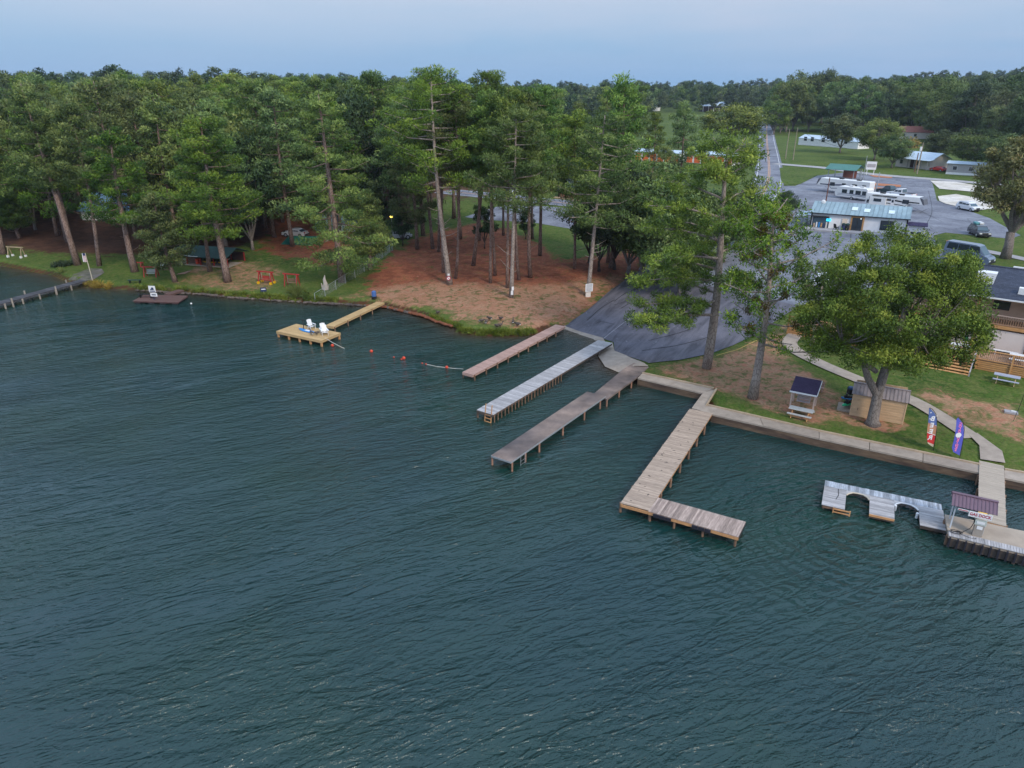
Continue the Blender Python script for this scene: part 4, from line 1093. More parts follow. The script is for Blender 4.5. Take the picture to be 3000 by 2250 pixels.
rz1 = math.atan2(v1[2][1] - v1[1][1], v1[2][0] - v1[1][0])
edge = MB().bar((v1[1][0], v1[1][1], za - .075), (v1[2][0], v1[2][1], za - .075), .04, .13).bar((v1[0][0], v1[0][1], za - .075), (v1[1][0], v1[1][1], za - .075), .04, .13)
edge.build('edge_strip', metal, t)
lad = MB(); a, b_ = Vector(v1[1]), Vector(v1[2]); u = (b_ - a).normalized(); n_ = Vector((u.y, -u.x))
for s in (1.0, 1.5):
    p = a + u * s * 1.15 + n_ * .08; lad.bar((p.x, p.y, -.9), (p.x, p.y, za - .05), .035, .035)
for k in range(4):
    p0 = a + u * 1.15 + n_ * .08; p1 = a + u * 1.725 + n_ * .08; lad.bar((p0.x, p0.y, -.5 + .3 * k), (p1.x, p1.y, -.5 + .3 * k), .02, .02)
lad.build('ladder', metal, t)

# L-shaped dock: long walk and short wing
dz = .78
A_ = mid((2025, 1196), (2083.4, 1212.4), dz); B_ = mid((1816.6, 1476), (1899.4, 1497.5), dz)
t, L, rz = dock('dock', 'wide L-shaped plank dock in the foreground with a short wing and black bumpers', A_, B_, 1.95, dz, w_pink, w_frame, 2.4, pitch=.150, postr=.09)
# wing, in the frame of the walk: starts at its right-hand edge near the end
WD = P(2175, 1551, dz) - P(1912, 1478, dz); wl_len = WD.length; wa = math.atan2(WD.y, WD.x) - rz
cz, sz = math.cos(-rz), math.sin(-rz)
def loc2(p, A=A_): q_ = Vector((p.x - A.x, p.y - A.y)); return Vector((q_.x * cz - q_.y * sz, q_.x * sz + q_.y * cz))
w0 = loc2(mid((1899.4, 1497.5), (1927.6, 1457.7), dz)); w1 = loc2(mid((2186, 1527.3), (2163, 1575), dz)); dw = w1 - w0; wr = math.atan2(dw.y, dw.x)
me = MB().box((0, 0, -.0225), (1.9, .14, .045)).mesh('plank', mat('wing_wood', (0.37, 0.285, 0.245), 0.85, 0.35, 2.2, (1, 8, 8), rnd=0.30, bmp=0.15, spec=.15))
nn = int(dw.length / .15)
for i in range(nn):
    p = w0 + dw * ((i + .5) / nn)
    link('plank', me, t, (p.x, p.y, .004), (0, 0, wr + math.pi / 2))
nv = Vector((-dw.y, dw.x)).normalized()
if nv.x < 0: nv = -nv          # towards the lake end
for s, nm in ((.93, 'front_beam'), (-.93, 'back_beam')):
    a = w0 + nv * s; b_ = w1 + nv * s
    MB().bar((a.x, a.y, -.155), (b_.x, b_.y, -.155), .05, .20).build(nm, w_frame, t)
a = w1 + nv * .9; b_ = w1 - nv * .9; MB().bar((a.x, a.y, -.155), (b_.x, b_.y, -.155), .05, .2).build('end_beam', black_p, t)
for k, s in enumerate((.06, .13, .20, .50, .57, .64)):
    p = w0 + dw * (s + .035) + nv * 1.0
    MB().box((0, 0, 0), (dw.length * .065, .10, .22)).build('bumper', rubber, t, loc=(p.x, p.y, -.16), rot=(0, 0, wr))
pme = MB().tube([(0, 0, -2.2), (0, 0, -.06)], .08, 7).mesh('post', w_post)
for s in (.02, .30, .62, .97):
    for k in (-.8, .82): p = w0 + dw * s + nv * k; link('post', pme, t, (p.x, p.y, 0))
# dark droppings and stains left by birds on the walk
mb = MB()
for i in range(26):
    x = random.uniform(2, L - .5); y = random.uniform(-.8, .8); a = random.uniform(0, 3.1)
    mb.box((x, y, .006), (random.uniform(.06, .22), random.uniform(.04, .09), .008), a)
mb.build('stains', w_dark, t)['kind'] = 'stuff'

# ---- seawall with its concrete walk
def wall_run(label, outer, inner, zt=.74):
    t = thing('seawall', label, 'seawall')
    for i in range(len(outer) - 1):
        a, b_ = P(*outer[i], zt), P(*outer[i + 1], zt); c_, d_ = P(*inner[i + 1], zt), P(*inner[i], zt)
        Lw = (b_ - a).length; n = max(1, int(Lw / 3.0))
        for k in range(n):
            g0, g1 = k / n + .002, (k + 1) / n - .002
            q_ = [a.lerp(b_, g0), a.lerp(b_, g1), d_.lerp(c_, g1), d_.lerp(c_, g0)]
            MB().prism([(p.x, p.y) for p in q_], zt - .14, zt).build('walk_slab', conc, t)
        dr = (b_ - a).normalized(); nn = Vector((-dr.y, dr.x, 0))
        if nn.dot(d_ - a) < 0: nn = -nn
        a2, b2 = a + nn * .10, b_ + nn * .10
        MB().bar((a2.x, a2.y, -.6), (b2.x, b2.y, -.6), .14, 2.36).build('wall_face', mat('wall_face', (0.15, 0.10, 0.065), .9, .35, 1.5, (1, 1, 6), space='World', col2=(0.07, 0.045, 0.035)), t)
        c2, d2 = c_ + nn * .09, d_ + nn * .09
        MB().bar((d2.x, d2.y, zt + .02), (c2.x, c2.y, zt + .02), .16, .16).build('kerb', mat('kerb_concrete', (0.42, 0.32, 0.22), .9, .2, 1.5, space='World'), t)
    return t
wall_run('concrete seawall walk running from the L-shaped dock to the gas dock', [(2083.4, 1213), (2400, 1284), (2871, 1385)], [(2067, 1187), (2400, 1264), (2872, 1363)])
wall_run('short concrete seawall between the concrete dock and the L-shaped dock', [(1868, 1107), (2058, 1151)], [(1881, 1094), (2090, 1139)])
wall_run('seawall walk right of the gas dock walkway', [(2943, 1400), (3060, 1424)], [(2943, 1377), (3060, 1397)])
t = thing('seawall', 'slanting concrete walk joining the corner of the L-shaped dock', 'seawall')
MB().prism([tuple(P(*p, .75))[:2] for p in [(2060, 1150), (2096, 1140), (2068, 1186), (2083, 1212), (2027, 1195)]], .55, .75).build('walk_slab', conc, t)
MB().prism([tuple(P(*p, .75))[:2] for p in [(2061, 1152), (2064, 1153), (2031, 1195), (2028, 1194)]], -1.5, .54).build('wall_face', _mats['wall_face'], t)
MB().bar(P(2099, 1140, .78), P(2069, 1188, .78), .14, .16).build('kerb', _mats['kerb_concrete'], t)

# ---- gas dock: walkway and platform
dz = .80
gw = mat('composite_deck', (0.43, 0.36, 0.29), .85, .15, 2, (1, 6, 6), rnd=.07)
A_ = mid((2871, 1352), (2940, 1362), dz); B_ = mid((2862, 1522), (2951, 1543), dz)
t, L, rz = dock('gas_dock', 'tan walkway of narrow boards and platform that carry the fuel pump', A_, B_, 1.52, dz, gw, w_frame, 2.2)
cz, sz = math.cos(-rz), math.sin(-rz)
pl = [P(*p, dz) for p in [(2768, 1507), (2853, 1524), (2951, 1546), (3120, 1580), (3120, 1652), (2779, 1569)]]
pl = [loc2(p, A_) for p in pl]
MB().prism([(p.x, p.y) for p in pl], -.16, .008).build('platform', mat('platform_concrete', (0.42, 0.35, 0.28), .9, .15, 1.0, space='World', col2=(0.36, .29, .23)), t)
fa, fb = loc2(P(2779, 1570, dz), A_), loc2(P(3120, 1653, dz), A_); fd = fb - fa; fr = math.atan2(fd.y, fd.x); fn = Vector((-fd.y, fd.x)).normalized()
if fn.dot(loc2(P(2860, 1540, dz), A_) - fa) < 0: fn = -fn
me = MB().box((0, 0, 0), (.62, .13, .03)).mesh('plank', w_grey)
for i in range(int(fd.length / .145)):
    p = fa + fd.normalized() * (.145 * (i + .5)) + fn * .30
    link('plank', me, t, (p.x, p.y, .026), (0, 0, fr + math.pi / 2))
me = MB().box((0, 0, 0), (.16, .10, .66)).mesh('bumper', rubber)
sk = fa - fn * .03; sk2 = fb - fn * .03
MB().bar((sk.x, sk.y, -.42), (sk2.x, sk2.y, -.42), .05, .5).build('fascia', w_dark, t)
for i in range(int(fd.length / .42)):
    p = fa + fd.normalized() * (.1 + .42 * i) - fn * .11; link('bumper', me, t, (p.x, p.y, -.36))
pme = MB().tube([(0, 0, -2.6), (0, 0, -.1)], .09, 7).mesh('post', w_post)
for p in (pl[0].lerp(pl[5], .2), pl[0].lerp(pl[5], .9), pl[5].lerp(pl[4], .3), pl[5].lerp(pl[4], .6)): link('post', pme, t, (p.x, p.y, 0))

# ---- slip dock with two arched berths
dz = .42
O = P(2417.8, 1407, dz); E_ = P(2761, 1478, dz); S_ = P(2404, 1477, dz)
d = E_ - O; L = d.length; rz = math.atan2(d.y, d.x)
t = thing('slip_dock', 'low grey floating dock with two rounded berths cut into its front', 'dock', O, rz)
def lc(px, py):
    p = P(px, py, dz) - O; return Vector((p.x * math.cos(-rz) - p.y * math.sin(-rz), p.x * math.sin(-rz) + p.y * math.cos(-rz)))
strip_w = .80
me = MB().box((0, 0, -.02), (strip_w, .128, .04)).mesh('plank', mat('blue_grey_wood', (0.37, 0.40, 0.45), .85, .35, 2.2, (1, 8, 8), rnd=.35, spec=.15))
for i in range(int(L / .135)): link('plank', me, t, (.135 * (i + .5), -strip_w / 2 + random.uniform(-.02, .02), .006), (0, 0, math.pi / 2))
depth = -lc(2404, 1477).y
fing = [(0.0, lc(2479, 1451).x, -lc(2404, 1477).y), (lc(2548, 1466).x, lc(2620, 1484).x, -lc(2544, 1507).y), (lc(2692.7, 1503.7).x, L, -lc(2691, 1538).y)]
for (x0, x1, dp) in fing:
    n = int((dp - strip_w - .62) / .137); me = MB().box((0, 0, -.02), (x1 - x0, .13, .04)).mesh('plank', w_grey)
    for i in range(n): link('plank', me, t, ((x0 + x1) / 2, -strip_w - .62 - .137 * (i + .5), random.uniform(-.003, .003)))
    box('float_frame', w_dark if x0 > .1 else w_post, t, ((x0 + x1) / 2, -dp + .12, -.16), (x1 - x0 - .06, .08, .20))
    box('float_frame', w_dark, t, (x0 + .06, -(dp + strip_w) / 2, -.16), (.06, dp - strip_w - .1, .20)); box('float_frame', w_dark, t, (x1 - .06, -(dp + strip_w) / 2, -.16), (.06, dp - strip_w - .1, .20))
box('orange_fascia', w_frame, t, ((fing[1][0] + fing[1][1]) / 2, -fing[1][2] + .06, -.06), (fing[1][1] - fing[1][0], .06, .14))
# boards behind the arches, stepping round the opening
ar = []
for (xa, xb) in ((fing[0][1], fing[1][0]), (fing[1][1], fing[2][0])):
    ar.append((xa, xb)); cx_ = (xa + xb) / 2; hw = (xb - xa) / 2
    for sgn in (-1, 1):
        xe = cx_ + sgn * hw
        pts_ = [(xe, -strip_w - .003), (cx_, -strip_w - .003), (cx_, -strip_w - .05), (cx_ + sgn * hw * .45, -strip_w - .10), (cx_ + sgn * hw * .8, -strip_w - .35), (xe, -strip_w - .62)]
        if sgn > 0: pts_ = pts_[::-1]
        MB().prism(pts_, -.04, -.002).build('arch_deck', w_grey, t)
    rim = [(xa + .02, -strip_w - .66, -.02), (cx_ - hw * .8, -strip_w - .39, -.02), (cx_ - hw * .45, -strip_w - .14, -.02), (cx_, -strip_w - .09, -.02), (cx_ + hw * .45, -strip_w - .14, -.02), (cx_ + hw * .8, -strip_w - .39, -.02), (xb - .02, -strip_w - .66, -.02)]
    MB().tube(rim, .05, 6).build('rim', white_p if xa > fing[1][0] else mat('cream_rim', (0.55, .48, .38), .7, .15, 3), t)
for x0, x1, dp in fing:   # boards between strip and finger
    n = 4; me = MB().box((0, 0, -.02), (x1 - x0, .145, .04)).mesh('plank', w_grey)
    for i in range(n): link('plank', me, t, ((x0 + x1) / 2, -strip_w - .08 - .152 * i, .0))
for (x, y) in ((fing[1][1] + .09, -1.5), (fing[2][0] - .09, -1.9)): MB().tube([(0, 0, -.35), (0, 0, -.32), (0, 0, .05), (0, 0, .1)], [.05, .09, .09, .03], 10).build('fender', white_p, t, loc=(x, y, -.05))
for x, y in ((.9, -.9), (2.3, -1.2), (4.6, -1.5)):
    MB().tube([(x, y, .02), (x + .05, y - .9, .02), (x - .08, y - 1.5, .02)], .018, 5).build('mooring_line', black_p, t)
mb = MB()
for x in (.75, 1.75): mb.bar((x, -fing[0][2] - .04, -.45), (x, -fing[0][2] - .04, -.02), .07, .07)
mb.bar((.75, -fing[0][2] - .05, -.32), (1.75, -fing[0][2] - .05, -.32), .07, .07); mb.bar((.75, -fing[0][2] - .05, -.1), (1.75, -fing[0][2] - .05, -.1), .07, .07)
mb.build('ladder', w_frame, t)
pme = MB().tube([(0, 0, -1.8), (0, 0, -.05)], .09, 7).mesh('post', w_dark)
for x, y in ((.1, -.1), (L / 2, -.1), (L - .1, -.1), (.15, -depth + .25), (L - .3, -depth + .6)): link('post', pme, t, (x, y, 0))

# ---- tan swim platform and its walkway
dz = .72
A_ = mid((1104, 883), (1127, 887.5), dz); B_ = mid((946, 955), (981, 957), dz)
t, L, rz = dock('swim_dock', 'new tan wooden walkway and square platform carrying white chairs', A_, B_, 1.18, dz, w_tan, w_tan, 2.2, postr=.07)
cz, sz = math.cos(-rz), math.sin(-rz)
c4 = [loc2(P(*p, dz), A_) for p in [(814, 969), (863, 950), (999, 973), (940, 1001)]]
ctr = sum(c4, Vector((0, 0))) / 4; ax = ((c4[3] - c4[0]) + (c4[2] - c4[1])).normalized(); ay = Vector((-ax.y, ax.x))
pa = math.atan2(ax.y, ax.x); Lx = ((c4[3] - c4[0]).length + (c4[2] - c4[1]).length) / 2; Ly = ((c4[1] - c4[0]).length + (c4[2] - c4[3]).length) / 2
me = MB().box((0, 0, -.02), (Lx, .138, .04)).mesh('plank', w_tan)
n = int(Ly / .146)
for i in range(n):
    p = ctr + ay * ((i + .5) / n - .5) * Ly; link('plank', me, t, (p.x, p.y, .008), (0, 0, pa))
for s in (-1, 1):
    p = ctr + ay * s * (Ly / 2 - .04); MB().box((0, 0, 0), (Lx, .05, .24)).build('rim_beam', w_tan, t, loc=(p.x, p.y, -.16), rot=(0, 0, pa))
    p = ctr + ax * s * (Lx / 2 - .04); MB().box((0, 0, 0), (.05, Ly - .2, .24)).build('rim_beam', w_tan, t, loc=(p.x, p.y, -.16), rot=(0, 0, pa))
pme = MB().box((0, 0, -1.0), (.18, .18, 1.6)).mesh('post', w_frame)
for i in range(5):
    for s in (-1, 1): p = ctr + ax * (i / 4 - .5) * (Lx - .3) + ay * s * (Ly / 2 - .15); link('post', pme, t, (p.x, p.y, 0), (0, 0, pa))
def on_plat(u, v_):    # world position on the platform
    p = ctr + ax * u + ay * v_; q_ = Matrix.Rotation(rz, 2) @ p; return Vector((q_.x + A_.x, q_.y + A_.y, dz + .012))
def adirondack(label, loc, rz_, m=white_p, grp='white deck chairs on the swim platform'):
    t = thing('deck_chair', label, 'chair', loc, rz_, grp)
    sm_ = MB()
    for k in range(5): sm_.box((0, -.28 + .11 * k, .36 - .025 * k), (.55, .09, .025), rx=-.15)
    sm_.build('seat', m, t)
    bk = MB()
    for k in range(5): bk.box((-.22 + .11 * k, .36, .68), (.095, .025, .80 - .04 * abs(k - 2)), rx=-.38)
    bk.build('backrest', m, t)
    for s in (-1, 1):
        box('leg', m, t, (s * .31, -.30, .27), (.03, .10, .54)); box('leg', m, t, (s * .29, .24, .20), (.03, .10, .44), rx=.6)
        box('armrest', m, t, (s * .34, -.02, .555), (.13, .72, .025))
    return t
adirondack('white deck chair alone behind the blue paddle board', on_plat(-.45, 1.0), rz + pa + 1.3)
adirondack('white deck chair, left of the pair near the walkway corner', on_plat(1.75, .55), rz + pa + .9)
adirondack('white deck chair, right of the pair near the walkway corner', on_plat(2.35, .15), rz + pa + .9)
blue_k = mat('blue_plastic', (0.03, 0.22, 0.55), .35, .06, 2); green_k = mat('green_plastic', (0.04, 0.50, 0.25), .35, .06, 2); yel_k = mat('yellow_plastic', (0.75, 0.42, 0.01), .4, .06, 2)
def kayak(name, label, loc, rz_, m, L=2.9, w=.62, rx=0, ry=0, cat='kayak', flatb=False):
    t = thing(name, label, cat, loc, rz_); t.rotation_euler = (rx, ry, rz_)
    v = []; f = []; n = 14; k = 10
    for i in range(n + 1):
        s = i / n; ww = w / 2 * max(.04, math.sin(math.pi * s) ** .6); hh = (.10 if flatb else .26) * (.55 + .45 * math.sin(math.pi * s)); lift = .10 * (2 * s - 1) ** 4
        for j in range(k):
            a = 2 * math.pi * j / k
            v.append((-L / 2 + L * s, ww * math.cos(a), lift + hh / 2 + hh / 2 * math.sin(a)))
    for i in range(n):
        for j in range(k): f.append((i * k + j, i * k + (j + 1) % k, (i + 1) * k + (j + 1) % k, (i + 1) * k + j))
    MB().add(v, f).build('hull', m, t, smooth=True)
    if not flatb:
        MB().tube([(-.42, 0, .25), (.42, 0, .25)], [.17, .17], 10).build('cockpit', black_p, t); box('seat', black_p, t, (-.25, 0, .44), (.08, .3, .25))
    else: box('deck_pad', white_p, t, (.1, 0, .105), (.7, .3, .012))
    return t
kayak('paddle_board', 'bright blue board lying on the swim platform', on_plat(-.35, .15), rz + pa - .1, blue_k, 2.7, .75, cat='paddle board', flatb=True)
t2 = thing('umbrella_stand', 'small dark post with a cross bar beside the blue board', 'stand', on_plat(-1.15, .5), 0)
MB().tube([(0, 0, 0), (0, 0, 1.1)], .05, 8).build('post', black_p, t2); MB().bar((-.22, 0, 1.1), (.22, 0, 1.1), .06, .08).build('cross_bar', black_p, t2)

def goose(label, loc, rz_, s=1.0, up=True, grp=None):
    t = thing('goose', label, 'goose', loc, rz_, grp); t.scale = (s,) * 3
    mb = MB(); mb.tube([(-.36, 0, .30), (-.26, 0, .31), (-.10, 0, .30), (.08, 0, .31), (.18, 0, .36), (.24, 0, .45), (.25, 0, .56 if up else .44), (.30, 0, .64 if up else .36), (.37, 0, .65 if up else .30), (.43, 0, .63 if up else .26)],
                       [.02, .08, .135, .14, .10, .05, .038, .05, .045, .015], 10)
    mb.build('body', mat('goose_brown', (0.12, 0.09, 0.07), .8, .35, 8, col2=(.05, .04, .035)), t, smooth=True)
    for q_ in (-1, 1):
        MB().ell((-.08, q_ * .12, .32), (.22, .035, .09), 8, 5).build('wing', mat('goose_wing', (0.09, 0.07, 0.06), .8, .3, 9), t, smooth=True)
        MB().tube([(.02, q_ * .06, .2), (.02, q_ * .06, .01), (.09, q_ * .06, .01)], .014, 5).build('leg', black_p, t)
    MB().ell((-.22, 0, .25), (.12, .10, .06), 8, 5).build('rump', white_p, t, smooth=True)
    return t
goose('goose standing on the platform edge, left one of the two there', on_plat(1.15, -.65), 2.2, 1.0, True, 'geese on the swim platform')
goose('goose preening on the platform, nearer the pair of chairs', on_plat(1.65, -.35), 4.0, 1.0, False, 'geese on the swim platform')
for i, (px, py, s_, up_, lab) in enumerate([(1412, 946, 1, 0, 'goose grazing at the back left of the flock on the bare shore'), (1425, 950, 1, 0, 'goose in the left knot of the flock, beside the grass edge'), (1434, 939, 1, 0, 'goose grazing in the dry grass above the flock'), (1467, 939, 1, 1, 'goose on the bare dirt at the top middle of the flock'),
        (1455, 961, 1, 0, 'goose closest to the green shore fringe'), (1465, 959, 1, 1, 'goose beside the one closest to the shore fringe'), (1503, 949, 1, 1, 'goose standing upright alone at the right of the flock'), (1516, 957, 1.1, 0, 'plump goose at the right end of the flock'), (1283, 922, 1, 1, 'goose alone in the shore grass near the eroded bank')]):
    goose(lab, G(px, py), i * 1.3, s_ * 1.1, up_, 'geese on the lake shore')

# ---- swim buoys and their line
orange = mat('buoy_orange', (0.60, 0.06, 0.025), .45, .05, 3)
BU = [((974, 1013), .18, 'orange buoy nearest the swim platform'), ((1088, 1030), .18, 'orange buoy, second out from the swim platform'), ((1183, 1050), .18, 'orange buoy at the middle of the swim line, a small float beside it'),
      ((1309, 1077), .16, 'orange buoy closest to the narrow rosy dock')]
for (p_, r_, lab) in BU:
    w_ = P(*p_, .05); o = MB().ell((0, 0, .04), (r_, r_, r_), 14, 8).build('buoy', orange, None, smooth=True, loc=w_); tag(o, lab, 'buoy', 'orange buoys of the swim line')
for (p_, lab) in (((1176, 1053), 'small float against the middle buoy'), ((1154, 1047), 'tiny float left of the middle buoy'), ((1248, 1067), 'small float on the line between the last two buoys'), ((1237, 1065), 'tiny float left of the last small float')):
    o = MB().ell((0, 0, .02), (.10, .07, .07), 10, 6).build('line_float', orange, None, smooth=True, loc=P(*p_, .03)); tag(o, lab, 'float', 'small floats of the swim line')
def rope_obj(name, label, pts_, r_, m, cat): tag(MB().tube(pts_, r_, 5).build(name, m), label, cat)
rope_obj('rope', 'pale rope slanting from the swim platform into the water', [P(952, 990, .74), P(975, 1004, .5), P(1000, 1017, .12), P(1010, 1021, -.02)], .03, rope_m, 'rope')
rope_obj('rope', 'rope on the water from the last small float to the narrow rosy dock', [P(1248, 1067, .01), P(1280, 1074, .02), P(1309, 1077, .05), P(1335, 1080, .1), P(1357, 1081, .5)], .03, rope_m, 'rope')
rope_obj('line_float', 'small white float right of the brown floating dock', [P(560, 889, -.1), P(560, 889, .28)], .12, white_p, 'float')

# ---- brown floating dock with bench and sign
dz = .35
t = thing('floating_dock', 'small chocolate-brown floating dock with a gangway to the lawn', 'dock')
q4_ = [P(*p, dz) for p in [(388, 882), (522, 886), (551, 866), (422, 863)]]
n = 24
for i in range(n):
    a0, a1 = q4_[0].lerp(q4_[3], i / n), q4_[1].lerp(q4_[2], i / n); dv = q4_[3] - q4_[0]
    b0, b1 = q4_[0].lerp(q4_[3], (i + .92) / n), q4_[1].lerp(q4_[2], (i + .92) / n)
    MB().prism([(a0.x, a0.y), (a1.x, a1.y), (b1.x, b1.y), (b0.x, b0.y)], dz - .04, dz).build('plank', w_brown, t)
MB().prism([(p.x, p.y) for p in [P(391, 881, dz), P(521, 885, dz), P(549, 866.5, dz), P(424, 864, dz)]], dz - .2, dz - .045).build('frame', mat('rose_fascia', (0.25, 0.13, 0.12), .8, .2, 2), t)
for u_, v_ in ((.1, .1), (.4, .1), (.65, .1), (.92, .1), (.9, .9), (.1, .9)):
    p = q4_[0].lerp(q4_[1], u_).lerp(q4_[3].lerp(q4_[2], u_), v_); box('float', black_p, t, (p.x, p.y, .02), (.7, .6, .26))
ga, gb = mid((474, 864), (505, 864.5), .37), mid((523, 842), (538, 845), .75)
dock('gangway', 'brown gangway from the floating dock up to the lawn', gb, ga, 1.1, .5, w_brown, w_brown, posts=False, cat='gangway')
bx = P(428, 876, dz); t = thing('bench', 'black bench on the brown floating dock', 'bench', P(428, 872, dz), 0)
box('seat', black_p, t, (0, 0, .45), (1.8, .4, .05))
for s in (-.7, .7): box('leg', black_p, t, (s, 0, .215), (.08, .35, .42))
def signboard(name, label, loc, rz_, w_, h_, z0, m=white_p, posts=1, cat='sign', pm_=None):
    t = thing(name, label, cat, loc, rz_)
    for k in range(posts):
        x = 0 if posts == 1 else (-w_ / 2 + .05 + (w_ - .1) * k / (posts - 1)); MB().bar((x, .03, 0), (x, .03, z0 + h_ * .9), .06, .04).build('post', pm_ or metal, t)
    box('board', m, t, (0, -.02, z0 + h_ / 2), (w_, .03, h_)); return t
def text(s_, parent, loc, size, m, rot=(math.pi / 2, 0, 0), mirror=False, sx=1.0, align='CENTER', name='lettering', bold=0.0):
    cu = bpy.data.curves.new(name, 'FONT'); cu.body = s_; cu.size = size; cu.align_x = align; cu.align_y = 'CENTER'; cu.extrude = .004; cu.offset = bold; cu.resolution_u = 3
    cu.space_line = .95
    o = bpy.data.objects.new(name, cu); COL.objects.link(o); o.parent = parent; o.location = loc; o.rotation_euler = rot; o.scale = ((-1 if mirror else 1) * sx, 1, 1)
    cu.materials.append(m); return o
navy = mat('navy_print', (0.02, 0.03, 0.09), .6, .05, 3)
t = signboard('notice_sign', 'white two-panel sign with a dark boat emblem on the floating dock', P(452, 879, dz), -.15, .95, .85, 1.05, pm_=navy)
box('lower_board', white_p, t, (.1, -.02, .72), (.95, .03, .45))
MB().prism([(-.3, -.08), (.3, -.08), (.22, -.2), (-.22, -.2)], 0, .01).build('emblem', navy, t, loc=(0, -.045, 1.55), rot=(math.pi / 2, 0, 0))
MB().prism([(-.15, -.07), (.22, -.07), (.22, .12), (-.02, .16)], 0, .01).build('emblem', navy, t, loc=(0, -.045, 1.55), rot=(math.pi / 2, 0, 0))
box('print_bar', navy, t, (0, -.045, 1.2), (.8, .01, .12)); box('print_bar', navy, t, (.1, -.045, .72), (.6, .01, .14))

# ---- long weathered pier at the left edge
dz = .75
A_ = mid((222, 817), (268, 823), dz); B_ = mid((-60, 894), (-60, 912), dz)
t, L, rz = dock('weathered_pier', 'long blackish weathered pier running off the left edge', A_, B_, 1.5, dz, w_black, w_black, 2.4, postr=.11, post_mat=mat('pale_post', (0.30, 0.26, 0.22), .9, .3, 3, rnd=.2))
pp = MB().tube([(0, 0, -1), (0, 0, .42)], .11, 8).mesh('mooring_post', _mats['pale_post'])
for i in range(10):
    link('mooring_post', pp, t, (2 + i * 3.1, .88 if i % 2 else -.88, 0))

# ================================================================== BUILDINGS, FURNITURE, VEHICLES
random.seed(9)
cedar = mat('cedar', (0.56, 0.30, 0.125), .8, .22, 2.4, (1, 6, 6), rnd=.12, spec=.2)
cedar_d = mat('cedar_dull', (0.40, 0.24, 0.15), .85, .2, 2.4, (1, 6, 6), rnd=.12)
cream = mat('cream_wall', (0.66, 0.60, 0.55), .8, .08, 1.2)
canvas = mat('canvas', (0.66, 0.58, 0.54), .85, .05, .8)
white_w = mat('white_wall', (0.82, 0.80, 0.80), .7, .08, 1.0)
tan_s = mat('tan_siding', (0.60, 0.41, 0.25), .75, .10, 1.5, rnd=.05)
shingle = mat('shingle_roof', (0.055, 0.065, 0.095), .9, .45, 9.0, rnd=.1, spec=.2)
purple_r = mat('plum_metal', (0.155, 0.095, 0.125), .5, .1, 1.2, rnd=.04, spec=.4)
purple_s = mat('plum_shingle', (0.062, 0.045, 0.095), .8, .2, 6, spec=.2)
brown_r = mat('brown_metal', (0.31, 0.26, 0.26), .5, .12, 1.2, rnd=.05)
teal_r = mat('teal_metal', (0.23, 0.32, 0.36), .45, .18, .8, rnd=.13, spec=.4)
blue_r = mat('blue_metal', (0.17, 0.31, 0.52), .4, .12, 1, rnd=.06)
pale_r = mat('pale_metal', (0.46, 0.56, 0.66), .45, .12, 1)
green_r = mat('green_metal', (0.045, 0.16, 0.13), .5, .15, 1)
dk_green = mat('dark_green_roof', (0.02, 0.055, 0.05), .6, .2, 1)
red_r = mat('red_roof', (0.34, 0.13, 0.10), .7, .15, 1)
orange_w = mat('orange_wall', (0.72, 0.15, 0.04), .7, .08, 1)
grey_w = mat('grey_wall', (0.38, 0.36, 0.37), .8, .1, 1)
dk_brown = mat('dark_brown_wall', (0.05, 0.022, 0.018), .8, .2, 2)
green_c = mat('green_canvas', (0.01, 0.14, 0.055), .8, .1, 2)
glass = glass_mat('dark_glass')
glass_b = glass_mat('blue_glass', (0.05, 0.09, 0.12))

def L2W(t, x, y, z=0): return t.matrix_basis @ Vector((x, y, z))
def to_local(t, p): return t.matrix_basis.inverted() @ p
def picnic(label, loc, rz, top_m, leg_m, Lt=1.95, grp=None, umbrella=False):
    t = thing('picnic_table', label, 'picnic table', loc, rz, grp)
    for k in range(5): box('top_board', top_m, t, (0, -.30 + .15 * k, .72), (Lt, .14, .04))
    for s in (-1, 1):
        for k in range(2): box('seat_board', top_m, t, (0, s * (.58 + .145 * k), .43), (Lt, .135, .04))
    for s in (-1, 1):
        lg = MB(); x = s * (Lt / 2 - .32)
        lg.bar((x, -.62, 0), (x, -.12, .70), .06, .12).bar((x, .62, 0), (x, .12, .70), .06, .12).bar((x, -.78, .385), (x, .78, .385), .05, .10); lg.build('trestle', leg_m, t)
    return t
def folded_umbrella(label, loc):
    t = thing('patio_umbrella', label, 'umbrella', loc, 0, 'folded green umbrellas on the restaurant deck')
    MB().tube([(0, 0, 0), (0, 0, 1.5)], .025, 6).build('pole', metal, t)
    MB().tube([(0, 0, .95), (0, 0, 1.1), (0, 0, 1.7), (0, 0, 2.05)], [.26, .25, .11, .02], 8).build('canopy', green_c, t)
    return t
# ---- restaurant
RZ = math.radians(-37)
R0 = G(2855, 1080); R0.z = .95
t = thing('restaurant', 'lakeside restaurant with dark shingle roof, cedar deck and slatted skirt', 'building', R0, RZ)
def RL(px, py, z): return to_local(t, P(px, py, z))
XL, XR = -17.5, 13.0
DZ = 1.35            # deck floor above the lawn
DD = 3.6             # deck depth
for i in range(7):
    zz = .12 + i * .185
    for (a, b_) in ((0.0, 2.75), (2.75, 5.5), (5.5, 8.25), (8.25, 11.0)): box('skirt_slat', cedar, t, ((a + b_) / 2, 0, zz), (b_ - a - .1, .04, .145))
    for (a, b_) in ((XL, -11.5), (-11.5, -5.6)): box('skirt_slat', cedar, t, ((a + b_) / 2, 0, zz), (b_ - a - .1, .04, .145))
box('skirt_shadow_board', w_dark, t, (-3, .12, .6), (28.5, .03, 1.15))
for x in (0, 2.75, 5.5, 8.25, 11.0, -5.6, -11.5, XL): box('deck_post', cedar, t, (x, -.06, 1.15), (.14, .14, 2.35))
